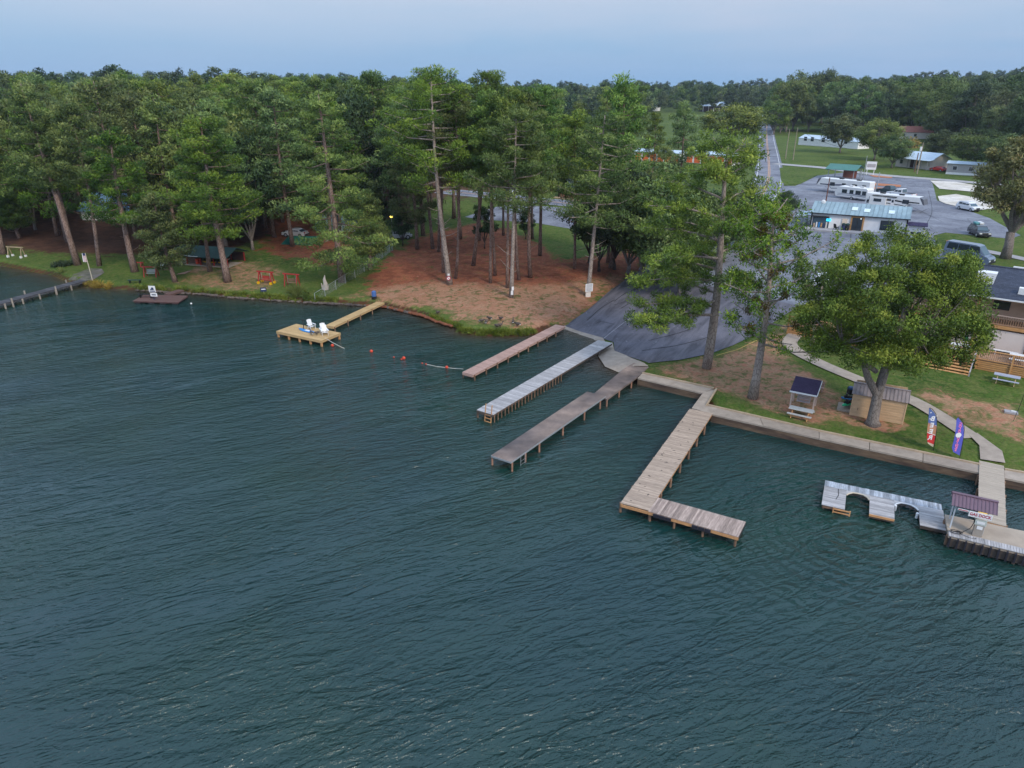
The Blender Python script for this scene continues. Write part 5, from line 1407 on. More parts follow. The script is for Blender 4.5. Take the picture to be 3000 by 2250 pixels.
for i in range(22):     # deck boards run along the front
    box('deck_board', cedar_d, t, (-3.0, .12 + i * .16, DZ), (28.5, .148, .04))
box('rail', cedar, t, (5.2, -.02, DZ + 1.0), (12.6, .16, .05)); box('rail', cedar, t, (5.2, -.02, DZ + .12), (12.6, .10, .06)); box('rail', cedar, t, (-11.6, -.02, DZ + 1.0), (12, .16, .05)); box('rail', cedar, t, (-11.6, -.02, DZ + .12), (12, .1, .06))
pk = MB().box((0, 0, 0), (.045, .035, .82)).mesh('picket', cedar_d)
for i in range(70): link('picket', pk, t, (.2 + i * .155, .02, DZ + .55))
for i in range(70): link('picket', pk, t, (XL + .2 + i * .168, .02, DZ + .55))
# steps down to the lawn
for i in range(7):
    box('step', cedar, t, (-2.9, -.22 - .36 * i, DZ - .10 - i * .185), (5.2, .38, .06)); box('riser', cedar_d, t, (-2.9, -.06 - .36 * i, DZ - .20 - i * .185), (5.2, .03, .16))
for x in (-5.55, -.25):
    MB().bar((x, 0, DZ + .05), (x, -2.6, -.15), .08, .3).build('stringer', cedar, t)
MB().bar((-.2, .05, DZ + .95), (-.2, -2.5, .75), .10, .06).bar((-.2, -2.4, -.1), (-.2, -2.4, .8), .1, .1).build('stair_rail', mat('grey_rail', (.38, .34, .36), .8, .1, 2), t)
# lower storey with roller canvases between posts
WY = DD + .15
box('lower_wall', cedar_d, t, (2.2, WY + .5, DZ + 1.2), (20, .1, 2.4))
px0 = [-7.6, -4.8, -.9, 3.5, 7.9, 12.0]
for a, b_ in zip(px0[:-1], px0[1:]):
    box('canvas_blind', canvas, t, ((a + b_) / 2, WY + .02, DZ + 1.08), (b_ - a - .32, .04, 2.0))
for x in px0: box('porch_post', cedar, t, (x, WY, DZ + 1.2), (.22, .2, 2.4))
box('balcony_beam', cedar, t, (2.2, WY - .06, DZ + 2.42), (20, .16, .34)); box('balcony_floor', cedar_d, t, (2.2, WY + 1.2, DZ + 2.66), (20, 2.7, .08))
for i in range(104): link('balustrade_board', pk, t, (-7.7 + i * .193, WY - .02, DZ + 3.08))
box('balcony_rail', mat('pale_rail', (.55, .42, .36), .8, .1, 2), t, (2.2, WY - .02, DZ + 3.52), (20, .22, .05)); box('table_ledge', navy, t, (8.3, WY + .42, DZ + 3.40), (5.5, .45, .05))
UY = WY + 2.0
box('upper_wall', mat('peach_wall', (.66, .44, .32), .8, .1, 1), t, (2.2, UY, DZ + 4.2), (20, .12, 3.0))
for x, w_ in ((-6.2, 1.6), (-3.2, 1.6), (.6, 1.4), (5.2, 1.7), (8.6, 3.6), (12, 2)):
    f = box('window', black_p, t, (x, UY - .09, DZ + 4.25), (w_, .06, 1.25)); box('pane', glass, f, (x, UY - .13, DZ + 4.25), (w_ - .16, .02, 1.08))
for x in (3.0, 7.0, 11.0, -1.2, -4.6, -7.4): box('upper_post', cedar, t, (x, WY + .05, DZ + 4.25), (.2, .18, 1.7))
box('eave_beam', cedar, t, (2.2, WY - .02, DZ + 5.1), (20, .14, .26))
EZ = DZ + 5.30; RG = Vector((0, WY + 5.7, DZ + 6.95)); E0 = WY - .65
sl = math.atan2(RG.z - EZ, RG.y - E0); SLn = math.hypot(RG.z - EZ, RG.y - E0)
n = 22
for k in range(n):   # courses of shingles, each lapping the one below
    s = (k + .5) / n; box('shingle_course', shingle, t, (2.2, E0 + (RG.y - E0) * s, EZ + (RG.z - EZ) * s + .03), (21, SLn / n + .06, .035), rx=sl + .035)
for k in range(n):
    s = (k + .5) / n; box('shingle_course', shingle, t, (2.2, 2 * RG.y - E0 - (RG.y - E0) * s, EZ + (RG.z - EZ) * s + .03), (21, SLn / n + .06, .035), rx=-sl - .035)
MB().side([(E0 + .4, EZ - .12), (RG.y, RG.z - .12), (2 * RG.y - E0 - .4, EZ - .12), (2 * RG.y - E0 - .4, 0), (UY + .1, 0), (UY + .1, EZ - .3)], 0, .1).build('gable_wall', cream, t, loc=(-7.7, 0, 0), rot=(0, 0, math.pi / 2))
box('back_wall', cream, t, (2.2, 2 * RG.y - E0 - .7, 3.4), (19.6, .12, 6.6))
box('gutter', white_p, t, (2.2, E0 - .06, EZ - .05), (21, .12, .13)); box('ridge_cap', shingle, t, (2.2, RG.y, RG.z + .06), (21, .3, .08)); box('ridge_vent', white_p, t, (3.2, RG.y + .2, RG.z + .16), (5.2, .25, .10))
def roof_z(y): return EZ + (RG.z - EZ) * (y - E0) / (RG.y - E0)
def on_roof(px, py):
    y = 5.0
    for _ in range(12):
        p = RL(px, py, .95 + roof_z(y)); y = .5 * y + .5 * p.y
    return p
v_ = on_roof(2886, 824); ry_ = min(v_.y, RG.y - .9)
mb = MB(); xz = v_.x; zb = roof_z(ry_)
mb.add([(xz - .7, ry_ - .55, zb - .3), (xz + .7, ry_ - .55, zb - .3), (xz + .7, ry_ + .55, zb - .1), (xz - .7, ry_ + .55, zb - .1), (xz - .85, ry_ - .5, zb + .95), (xz + .85, ry_ - .5, zb + .95), (xz + .85, ry_ + .65, zb + .95), (xz - .85, ry_ + .65, zb + .95)],
       [(3, 2, 1, 0), (4, 5, 6, 7), (0, 1, 5, 4), (1, 2, 6, 5), (2, 3, 7, 6), (3, 0, 4, 7)])
mb.build('roof_hood', white_p, t)
v_ = on_roof(2997, 862); box('roof_vent', white_p, t, (v_.x, v_.y, roof_z(v_.y) + .3), (.8, .6, .6))
# banner on the skirt
bn = thing('banner', 'white banner on the cedar skirt at the right edge with black letters', 'banner', L2W(t, 7.15, -.16, .78), RZ)
box('cloth', white_p, bn, (0, 0, 0), (3.0, .02, 1.05))
text('V', bn, (-.25, -.02, .14), .55, navy); MB().ell((0, 0, 0), (.22, .012, .09), 12, 6).build('emblem', navy, bn, loc=(-1.1, -.02, .28)); box('print_bar', navy, bn, (-.35, -.02, -.36), (1.1, .01, .06))
# tables and umbrellas on the deck
for i, (x, lab) in enumerate(((3.2, 'white picnic table on the deck in front of the wide canvas'), (-1.6, 'white picnic table on the deck behind the top of the steps'), (8.9, 'white picnic table on the deck at the right edge'))):
    w_ = L2W(t, x, 1.25, DZ + .03); picnic(lab, w_, RZ, white_p, white_p, 1.7, 'white tables on the restaurant deck')
for x, lab in ((4.2, 'folded green umbrella on the deck before the wide canvas'), (-1.4, 'folded green umbrella at the left end of the visible deck'), (9.6, 'folded green umbrella at the right end of the deck')): folded_umbrella(lab, L2W(t, x, 2.0, DZ + .03))
bt = thing('bench', 'white bench on the deck against the canvas', 'bench', L2W(t, 2.0, 2.7, DZ + .03), RZ)
box('seat', white_p, bt, (0, 0, .42), (2.0, .35, .05)); box('leg', white_p, bt, (-.8, 0, .2), (.06, .3, .39)); box('leg', white_p, bt, (.8, 0, .2), (.06, .3, .39))

# ---- lawn furniture on the right
g_ = G(2945, 1122); picnic('grey-topped picnic table on the grass below the restaurant deck', g_, RZ, mat('plastic_grey_blue', (.36, .38, .46), .6, .08, 2), tan_s, 2.0)
g_ = G(2344, 1222); picnic('pale picnic table in front of the roofed swing', g_, math.radians(-33), mat('pale_grey_boards', (.47, .47, .46), .8, .08, 2), w_frame, 1.9)
a, b_ = G(2314, 1191.5), G(2380.5, 1205); d = b_ - a; rz = math.atan2(d.y, d.x); Lp = d.length
t = thing('roofed_swing', 'porch swing under a small plum-shingled roof with white trim', 'swing', a, rz)
hh = px_height(a, 1145)
for x in (0, Lp):
    for y in (0, 1.25): box('post', mat('pinkish_post', (.58, .43, .36), .8, .1, 3), t, (x, y, hh / 2 + (.3 if y > 0 else 0)), (.12, .12, hh + (.6 if y > 0 else 0)))
MB().side([(-.25, hh + .02), (1.55, hh + .72), (1.55, hh + .78), (-.25, hh + .08)], -.15, Lp + .15).build('roof', purple_s, t, rot=(0, 0, 0))
t.children[-1].matrix_basis = Matrix(((0, 1, 0, 0), (1, 0, 0, 0), (0, 0, 1, 0), (0, 0, 0, 1)))
box('fascia', white_p, t, (Lp / 2, -.28, hh + .03), (Lp + .36, .05, .13)); MB().bar((Lp + .18, -.25, hh + .04), (Lp + .18, 1.55, hh + .74), .05, .13).build('fascia', white_p, t)
box('ridge_board', w_rose, t, (Lp / 2, 1.6, hh + .76), (Lp + .3, .08, .14))
sw = MB()
for k in range(4): sw.box((Lp / 2, .45 + .11 * k, .48), (1.05, .10, .03))
sw.build('seat', mat('swing_wood', (.43, .37, .37), .8, .2, 3), t)
for k in range(4): box('back_slat', _mats['swing_wood'], t, (Lp / 2, .85 + .05 * k, .60 + .12 * k), (1.05, .03, .10))
for x in (Lp / 2 - .5, Lp / 2 + .5): MB().bar((x, .5, .5), (x, .7, hh + .2), .02, .02).build('chain', metal, t)
bt = thing('timber_bench', 'wooden bench back showing just behind the roofed swing', 'bench', G(2393, 1142), rz)
for k in range(3): box('back_slat', w_rose, bt, (0, 0, .45 + .16 * k), (1.1, .04, .13))
box('seat', w_rose, bt, (0, -.25, .40), (1.1, .42, .05)); box('leg', w_rose, bt, (-.45, -.2, .19), (.08, .4, .38)); box('leg', w_rose, bt, (.45, -.2, .19), (.08, .4, .38))
# shed
a, b_ = G(2489, 1215), G(2643, 1243); a.z = b_.z = min(a.z, b_.z); d = b_ - a; rz = math.atan2(d.y, d.x); Lp = d.length
t = thing('garden_shed', 'tan lap-sided shed with a brown metal roof behind the round tree', 'shed', a, rz)
hh = px_height(a, 1152); Dp = 2.3
nb_ = 9
for k in range(nb_):
    hb = hh / nb_
    box('siding_board', tan_s, t, (Lp / 2, -.012, hb * (k + .5)), (Lp, .05, hb + .01), rx=.10); box('siding_board', tan_s, t, (.0, Dp / 2, hb * (k + .5)), (.05, Dp, hb - .006)); box('siding_board', tan_s, t, (Lp, Dp / 2, hb * (k + .5)), (.05, Dp, hb - .006))
box('back_wall', tan_s, t, (Lp / 2, Dp, hh * .6), (Lp - .1, .05, hh * 1.2)); box('corner_trim', tan_s, t, (Lp, -.04, hh / 2), (.09, .05, hh)); box('corner_trim', tan_s, t, (0, -.04, hh / 2), (.09, .05, hh)); box('centre_batten', tan_s, t, (Lp * .52, -.05, hh / 2), (.05, .03, hh))
nr = 15; wr_ = (Lp + .3) / nr; rp = MB().box((0, 0, 0), (wr_ - .02, 1.50, .03)).box((wr_ / 2 - .02, 0, .03), (.03, 1.50, .04)).mesh('roof_panel', brown_r)
for k in range(nr):
    link('roof_panel', rp, t, (-.15 + wr_ * (k + .5), .50, hh + .27), (.36, 0, 0)); link('roof_panel', rp, t, (-.15 + wr_ * (k + .5), 1.88, hh + .27), (-.36, 0, 0))
box('ridge_cap', brown_r, t, (Lp / 2, 1.19, hh + .56), (Lp + .32, .18, .05))
for x in (0.02, Lp - .02): MB().prism([(0, 0), (Dp, 0), (Dp / 2, .50)], 0, .04).build('gable', tan_s, t, loc=(x, 0, hh), rot=(math.pi / 2, 0, math.pi / 2))
box('door_handle', black_p, t, (Lp * .13, -.07, hh * .34), (.03, .03, .22))
t2 = thing('concrete_pad', 'square concrete pad at the left side of the tan shed', 'pad', G(2472, 1195), rz); box('slab', conc, t2, (0.1, .1, .03), (1.2, 1.75, .10))
kayak('kayak', 'bright green kayak leaning at the left side of the tan shed', G(2484, 1193) + Vector((0, 0, .22)), rz + 1.0, green_k, 1.7, .5, 0, 0)
kayak('kayak', 'dark blue kayak lying behind the green one by the shed', G(2486, 1176) + Vector((0, 0, .16)), rz + .25, blue_k, 1.3, .42)
t2 = thing('smoker_grill', 'round blue-black smoker barrel beside the shed', 'grill', G(2488, 1164))
MB().tube([(0, 0, .3), (0, 0, .36), (0, 0, .8), (0, 0, .86)], [.2, .30, .30, .22], 14).build('drum', black_p, t2); MB().ell((0, 0, .86), (.30, .30, .2), 14, 6).build('lid', mat('blue_enamel', (.03, .08, .18), .25, .1, 2), t2, smooth=True)
for k in range(3): a_ = 2.1 * k; MB().bar((.22 * math.cos(a_), .22 * math.sin(a_), .35), (.3 * math.cos(a_), .3 * math.sin(a_), 0), .04, .04).build('leg', black_p, t2)
# fire ring slab and thin pole by the right edge
t2 = thing('stone_slab', 'flat grey slab with a white bottle on bare ground near the right edge', 'slab', G(2961, 1210), rz); box('slab', conc_grey, t2, (0, 0, .08), (.95, .55, .16)); MB().tube([(0, 0, .2), (.3, -.05, .2)], .07, 8).build('bottle', white_p, t2)
g_ = G(2969, 1233); t2 = thing('shepherd_hook', 'thin dark leaning pole by the flat slab', 'pole', g_); MB().tube([(0, 0, 0), (.25, .1, 1.5), (.42, .2, 3.0)], .02, 5).build('rod', black_p, t2)

# ---- feather flags
def feather(label, base, pole, cloth, cm, texts, tm, extra=None):
    t = thing('feather_flag', label, 'flag', base, -.12)
    MB().tube([(x, 0, z) for x, z in pole], .022, 6).build('pole', black_p, t)
    n = len(cloth); v = [(x, .03 * math.sin(z * 2.4) - .012, z) for x, z in cloth] + [(x, .03 * math.sin(z * 2.4) + .012, z) for x, z in cloth]
    bm_ = MB(); h_ = n // 2
    f = []
    for i in range(h_ - 1): f.append((i, i + 1, n - 2 - i, n - 1 - i)); f.append((n + n - 1 - i, n + n - 2 - i, n + i + 1, n + i))
    for i in range(n): f.append(((i + 1) % n, i, i + n, (i + 1) % n + n))
    bm_.add(v, f).build('cloth', cm, t); return t
fm, nt, b = new_mat('beer_cloth')
tcn = nt.nodes.new('ShaderNodeTexCoord'); sp = nt.nodes.new('ShaderNodeSeparateXYZ'); nt.links.new(tcn.outputs['Object'], sp.inputs[0])
r = nt.nodes.new('ShaderNodeValToRGB'); r.color_ramp.interpolation = 'CONSTANT'
nt.links.new(rng(nt, mathn(nt, 'ADD', sp.outputs['Z'], mathn(nt, 'MULTIPLY', sp.outputs['X'], .35)), .1, 3.9), r.inputs[0])
el = r.color_ramp.elements; el[0].position = 0; el[0].color = (.62, .50, .38, 1); el[1].position = .10; el[1].color = (.62, .03, .03, 1)
for p_, c_ in ((.29, (.70, .68, .64)), (.305, (.50, .24, .13)), (.46, (.42, .20, .14)), (.50, (.08, .13, .32)), (.98, (.03, .04, .10))): q_ = el.new(p_); q_.color = (*c_, 1)
nt.links.new(r.outputs[0], b.inputs['Base Color']); b.inputs['Roughness'].default_value = .7
bg_ = G(2734, 1320)
bt = feather('red and blue feather flag with mirrored letters standing by the seawall', bg_, [(0, 0), (-.04, .8), (-.14, 1.7), (-.28, 2.5), (-.48, 3.05), (-.80, 3.4), (-1.0, 3.5)],
             [(-.06, .28), (-.11, 1.2), (-.20, 2.0), (-.34, 2.62), (-.54, 3.06), (-.98, 3.48), (-1.02, 3.42), (-.92, 2.8), (-.86, 2.3), (-.80, 1.7), (-.66, 1.0), (-.50, .56)], fm, None, None)
for ch, x, z in (('B', -.60, 2.62), ('E', -.56, 2.10), ('E', -.51, 1.58), ('R', -.44, 1.06)):
    text(ch, bt, (x, .03 * math.sin(z * 2.4) - .022, z), .52, white_p, mirror=True, bold=.018)
for x, z, s in ((-.82, 3.1, .07), (-.36, 2.86, .06), (-.80, 2.62, .07), (-.28, 2.1, .05)):
    MB().prism([(s * (1 if k % 2 else .45) * math.cos(k * .6283), s * (1 if k % 2 else .45) * math.sin(k * .6283)) for k in range(10)], 0, .006).build('star', white_p, bt, loc=(x, .03 * math.sin(z * 2.4) - .018, z), rot=(math.pi / 2, 0, 0))
box('print_bar', mat('red_print', (.6, .04, .04), .7, .05, 3), bt, (-.55, -.016, 2.36), (.42, .012, .09), ry=.1)
bg_ = G(2811, 1345)
vio = mat('violet_cloth', (.10, .11, .50), .7, .1, 2); pink = mat('pink_print', (.80, .20, .38), .7, .05, 3)
bt = feather('violet feather flag with pink letters and a round white emblem', bg_, [(0, 0), (-.04, .8), (-.12, 1.6), (-.22, 2.4), (-.40, 2.95), (-.70, 3.3), (-.90, 3.42)],
             [(-.06, .30), (-.10, 1.1), (-.17, 1.9), (-.29, 2.5), (-.46, 2.92), (-.84, 3.34), (-.92, 3.2), (-.84, 2.7), (-.78, 2.1), (-.74, 1.5), (-.72, .9), (-.55, .55)], vio, None, None)
for i, ch in enumerate('COLD'): text(ch, bt, (-.58 + .01 * i, .03 * math.sin((2.86 - .20 * i) * 2.4) - .022, 2.86 - .20 * i), .26, pink, mirror=True, bold=.012)
for i, ch in enumerate('DRINKS'): text(ch, bt, (-.50 + .015 * i, .03 * math.sin((1.72 - .20 * i) * 2.4) - .022, 1.72 - .20 * i), .26, pink, mirror=True, bold=.012)
MB().prism([(.2 * math.cos(k * .5236), .2 * math.sin(k * .5236)) for k in range(12)], 0, .008).build('emblem', white_p, bt, loc=(-.54, .03 * math.sin(1.97 * 2.4) - .016, 1.97), rot=(math.pi / 2, 0, 0))

# ---- fuel kiosk on the gas dock
dz = .81
a = P(2783, 1546, dz); b_ = P(2876, 1568, dz); d = b_ - a; rz = math.atan2(d.y, d.x); Lp = d.length
t = thing('fuel_kiosk', 'open kiosk with a ribbed plum roof over the fuel pump', 'kiosk', a, rz)
hh = px_height(a, 1480); pwh = mat('white_post', (.55, .58, .62), .5, .1, 2); dk_ = 1.15
for x in (0, Lp):
    for y in (0, dk_): MB().bar((x, y, 0), (x, y, hh + (.1 if y else 0)), .07, .07).build('post', pwh, t)
for x in (Lp - .32, Lp - .18): MB().bar((x, .1, 0), (x, .1, hh), .05, .05).build('post', pwh, t)
xr0, xr1 = -.28, Lp + .42; nr = 12; wr_ = (xr1 - xr0) / nr
rp = MB().box((0, 0, 0), (wr_ - .012, 1.02, .03)).box((wr_ / 2 - .02, 0, .03), (.03, 1.02, .04)).mesh('roof_panel', purple_r)
for k in range(nr):
    link('roof_panel', rp, t, (xr0 + wr_ * (k + .5), .14, hh + .30), (.42, 0, 0)); link('roof_panel', rp, t, (xr0 + wr_ * (k + .5), 1.06, hh + .30), (-.42, 0, 0))
box('ridge_cap', purple_r, t, ((xr0 + xr1) / 2, .60, hh + .53), (xr1 - xr0 + .04, .22, .05))
box('eave_beam', cream, t, (Lp / 2, -.02, hh + .02), (Lp + .5, .06, .12)); box('eave_beam', cream, t, (Lp / 2, dk_, hh + .02), (Lp + .5, .06, .12))
for x in (xr0 + .04, xr1 - .04): MB().prism([(-.3, 0), (1.5, 0), (.6, .42)], 0, .03).build('gable', purple_r, t, loc=(x, 0, hh + .06), rot=(math.pi / 2, 0, math.pi / 2))
redl = mat('red_letters', (.42, .02, .05), .6, .05, 3)
sg = thing('gas_dock_sign', 'white sign with red letters GAS DOCK under the kiosk eave', 'sign', L2W(t, 1.15, -.40, hh - .14), rz)
box('board', white_p, sg, (.12, 0, 0), (1.20, .03, .36)); text('GAS DOCK', sg, (.12, -.022, 0), .27, redl, sx=.80, bold=.006)
sg = thing('small_sign', 'narrow white strip sign with red print at the left end of the kiosk eave', 'sign', L2W(t, .36, -.40, hh - .02), rz)
box('board', white_p, sg, (0, 0, 0), (.56, .02, .12)); box('print_bar', redl, sg, (0, -.014, 0), (.5, .008, .05))
pu = P(2861, 1567, dz); t = thing('fuel_pump', 'grey fuel pump topped by a round yellow-lit globe on the gas dock', 'fuel pump', pu, rz)
box('cabinet', mat('pump_grey', (.33, .29, .25), .5, .1, 2), t, (0, 0, .40), (.50, .38, .78)); box('head', mat('pump_white', (.50, .54, .50), .4, .08, 2), t, (0, 0, .98), (.60, .42, .36))
box('screen', white_p, t, (0, -.225, .98), (.42, .015, .16)); box('notice', white_p, t, (.02, -.20, .62), (.30, .015, .22)); box('cap', white_p, t, (0, 0, 1.17), (.50, .36, .04))
gl = MB().tube([(0, -.08, 1.45), (0, .10, 1.45)], .25, 20).build('globe', glow_mat('globe_light', (.95, .66, .20), .35), t); MB().tube([(0, 0, 1.18), (0, 0, 1.24)], .08, 8).build('globe_neck', metal, t)
hs = MB()
hs.tube([(-.30, -.05, .85), (-.42, -.15, .45), (-.75, -.25, .12), (-1.2, -.25, .03), (-1.55, -.4, .03), (-1.75, -.5, .03)], .022, 6)
hs.tube([(-1.1 + .32 * math.cos(k * .5), -.45 + .16 * math.sin(k * .5), .03 + .008 * k) for k in range(26)], .022, 6); hs.tube([(-.8, -.45, .03), (-.4, -.62, .03), (-.1, -.6, .03), (-.05, -.45, .03)], .022, 6)
hs.build('hose', black_p, t); box('nozzle', black_p, t, (-.31, -.12, .95), (.08, .16, .18)); 

# ---- generic house
def house(name, label, base, rz, w, d, h, rh, wall, roof, wins=(), door=None, over=.35, cat='house', skirt=None, back=False, winm=None, panels=0):
    """wins: (x, z, w, h) on the front wall; ridge runs along the front"""
    t = thing(name, label, cat, base, rz)
    box('wall', wall, t, (w / 2, d / 2, h / 2), (w, d, h))
    sl = math.atan2(rh, d / 2); ln = math.hypot(rh, d / 2) + over
    if panels:
        wp = (w + 2 * over) / panels; me = MB().box((0, 0, 0), (wp - .03, ln, .05)).box((wp / 2 - .03, 0, .05), (.05, ln, .05)).mesh('roof_panel', roof)
    for s in (1, -1):
        cy = d / 2 - s * (d / 4 + over / 2 * math.cos(sl)); cz = h + rh / 2 - over / 2 * math.sin(sl) + .06
        if panels:
            for k in range(panels): link('roof_panel', me, t, (-over + wp * (k + .5), cy, cz), (s * sl, 0, 0))
        else: box('roof', roof, t, (w / 2, cy, cz), (w + 2 * over, ln, .08), rx=s * sl)
    for x in (.0, w - .06): MB().prism([(0, 0), (d, 0), (d / 2, rh)], 0, .06).build('gable', wall, t, loc=(x, 0, h), rot=(math.pi / 2, 0, math.pi / 2))
    for (x, z, ww, wh) in wins:
        f = box('window', winm or white_p, t, (x, -.03, z), (ww + .12, .05, wh + .12)); box('pane', glass, f, (x, -.06, z), (ww, .03, wh))
    if door: box('door', door[3] if len(door) > 3 else dk_brown, t, (door[0], -.03, door[2] / 2 + .1), (door[1], .06, door[2]))
    if skirt: box('skirting', skirt, t, (w / 2, -.02, .3), (w + .02, .04, .6))
    return t
# store
a, b_ = G(2370, 669), G(2652, 692); d = b_ - a; rz = math.atan2(d.y, d.x); Lp = d.length; a.z += .1
hh = px_height(a, 622)
t = house('store', 'long white store with a teal ribbed roof and a timber-framed entrance', a, rz, Lp, 10.5, hh, 1.25, white_w, teal_r, panels=22, over=.25, cat='building', winm=black_p)
fr = .50 * Lp
box('gutter', black_p, t, (Lp / 2, -.36, hh - .02), (Lp + .6, .14, .16))
for x in (.12, Lp - .12): box('corner_trim', black_p, t, (x, -.03, hh / 2), (.22, .06, hh))
dx = (2510 - 2370) / 282 * Lp
f = box('entrance_frame', cedar, t, (dx, -.10, 1.35), (2.1, .18, 2.7)); box('entrance_glass', glass, f, (dx, -.21, 1.2), (1.6, .04, 2.3)); box('door_bar', black_p, f, (dx, -.24, 1.2), (.08, .04, 2.4)); box('entrance_lamp', glow_mat('lamp_glow', (.7, .8, .8), 1.0), f, (dx + .5, -.24, 2.25), (.16, .04, .12))
f = box('shop_window', black_p, t, (1.75, -.06, 1.15), (2.7, .12, 1.8)); box('pane', glass_b, f, (1.75, -.13, 1.15), (2.5, .03, 1.65))
for k in range(6): box('display', [tan_s, white_p, blue_k, cedar, navy, cream][k], f, (.75 + .4 * k, -.16, .6 + .1 * (k % 2)), (.22, .04, .7 + .2 * (k % 3)))
f = box('shop_window', black_p, t, (Lp * .80, -.05, 1.4), (2.1, .1, 1.6)); box('pane', glass, f, (Lp * .80, -.11, 1.4), (1.9, .03, 1.4))
box('awning', black_p, t, (1.2, -.35, 2.2), (3.6, .6, .06)); box('awning_post', black_p, t, (-.4, -.6, 1.1), (.1, .1, 2.2))
box('porch_slab', conc_grey, t, (Lp / 2 - .3, -1.2, .05), (Lp + .8, 2.4, .30))
for x, y in ((Lp * .44, 2.6), (Lp * .57, 2.2), (Lp * .82, 2.2)):
    sl = math.atan2(1.25, 5.25); box('skylight', mat('skylight', (.62, .72, .76), .3, .05, 2), t, (x, y, hh + 1.25 * y / 5.25 + .15), (.95, 1.5, .04), rx=sl)
box('cyan_sign_board', glow_mat('cyan_glow', (.05, .65, .95), .75), t, (3.0, -.20, 1.65), (.75, .05, .45)); text('OPEN', t, (3.0, -.24, 1.65), .24, navy, bold=.004)
box('lit_panel', mat('warm_panel', (.75, .62, .50), .6, .05, 2), t, (dx - 2.0, -.10, 1.2), (.8, .05, 1.7))
MB().tube([(0, 0, 0), (0, 0, 1.2)], .04, 6).build('antenna', metal, t, loc=(1.2, 4.5, hh + 1.1)); MB().ell((1.3, 4.2, hh + 1.35), (.4, .15, .4), 10, 6).build('dish', white_p, t)
for x, lab, m_ in ((.29, 'black deck chair against the white store wall', black_p),): adirondack(lab, L2W(t, Lp * x, -.8, .2), rz + 2.6, m_, None)
for x, lab, m_ in ((Lp * .365, 'blue planter barrel by the store entrance', navy), (Lp * .405, 'dark planter barrel nearest the store entrance', black_p)):
    t2 = thing('barrel', lab, 'barrel', L2W(t, x, -.7, .2)); MB().tube([(0, 0, 0), (0, 0, .4), (0, 0, .85)], [.28, .36, .3], 12).build('barrel_body', m_, t2); MB().ell((0, 0, 1.0), (.36, .36, .22), 10, 5).build('plant', dk_green, t2)
t2 = house('ice_shed', 'small white storage shed with a dark roof at the right end of the store', L2W(t, Lp + .3, -.9, -.1), rz, 2.3, 3.0, 2.0, .25, white_w, purple_s, ((.6, .7, .6, .6), (1.6, .7, .6, .6)), cat='shed')
box('lean_to', pale_r, t, (-1.2, 3, 2.0), (2.4, 5, .08), ry=.0)

# ---- houses and sheds farther off
g_ = G(2338, 424); p2 = G(2512, 437); d = p2 - g_
t = house('mobile_home', 'long white mobile home with dark windows across the road', g_, math.atan2(d.y, d.x), d.length, 7, px_height(g_, 404), 1.3, white_w, pale_r, [(d.length * s, 2.7, 1.6, 1.6) for s in (.12, .24, .43, .62, .8)], skirt=white_w, over=.2)
g_ = G(2622, 487); p2 = G(2740, 500); d = p2 - g_
t = house('farmhouse', 'white farmhouse with a bright metal porch roof behind the utility pole', g_, math.atan2(d.y, d.x), d.length * .85, 8, px_height(g_, 458), 1.6, cream, pale_r, [(2, 1.6, 1, 1.2), (8, 1.6, 1.2, 1.3)], (6, 1.6, 2.4), over=.8)
for k in range(4): box('porch_post', grey_w, t, (5.5 + 2.2 * k, -1.6, 1.3), (.15, .15, 2.6))
box('porch_roof', pale_r, t, (9, -1.2, 2.9), (8.5, 2.6, .08), rx=.12)
g_ = G(2770, 510); p2 = G(2900, 518); d = p2 - g_
house('mobile_home', 'low grey mobile home under the wide tree at right', g_, math.atan2(d.y, d.x), d.length, 5, 3.0, .5, grey_w, pale_r, [(2, 1.8, 1, 1), (6, 1.8, 1, 1), (11, 1.8, 1, 1)], (8.5, 1, 2.1), skirt=white_w)
house('red_roof_house', 'house with a reddish roof showing through the trees beyond the lawn', G(2625, 405), -.5, 16, 9, 3.0, 2.4, cream, red_r, [(3, 1.6, 1.2, 1.2), (8, 1.6, 1.2, 1.2)])
g_ = G(2052, 327); p2 = G(2140, 329); d = p2 - g_
t = house('pavilion_barn', 'far barn with a long pale blue roof beside the meadow', g_, math.atan2(d.y, d.x), d.length, 16, 5.0, 3.0, dk_brown, pale_r, over=1.5, cat='barn')
for k in range(6): box('post', white_p, t, (2 + k * 4.6, -1.0, 2.5), (.4, .4, 5))
house('white_cottage', 'tiny white cottage far off left of the two meadow poles', G(1888, 325), -.5, 12, 7, 4, 2, white_w, pale_r, [(3, 2, 1.5, 1.5), (8, 2, 1.5, 1.5)])
a, b_ = G(1858, 470), G(1990, 478); d = b_ - a
t = house('orange_storage', 'row of storage units with orange doors behind the thicket, left half', a, math.atan2(d.y, d.x), d.length, 7, 3.0, .6, white_w, pale_r, cat='storage building')
for k in range(6): box('orange_door', orange_w, t, (1.4 + (d.length - 2.8) * k / 5, -.05, 1.3), (d.length / 8, .08, 2.4))
a, b_ = G(2008, 476), G(2145, 486); d = b_ - a
t = house('orange_storage', 'row of storage units with orange doors nearest the road, right half', a, math.atan2(d.y, d.x), d.length, 7, 3.0, .6, white_w, pale_r, cat='storage building')
for k in range(6): box('orange_door', orange_w, t, (1.4 + (d.length - 2.8) * k / 5, -.05, 1.3), (d.length / 8, .08, 2.4))
g_ = G(1635, 578); p2 = G(1722, 590); d = p2 - g_
t = house('cabin_shop', 'dark brown building with a blue-grey roof behind the grove pines', g_, math.atan2(d.y, d.x), d.length * 1.1, 8, px_height(g_, 553), 1.8, dk_brown, mat('slate_roof', (.075, .09, .13), .8, .15, 2), over=.6, cat='building')
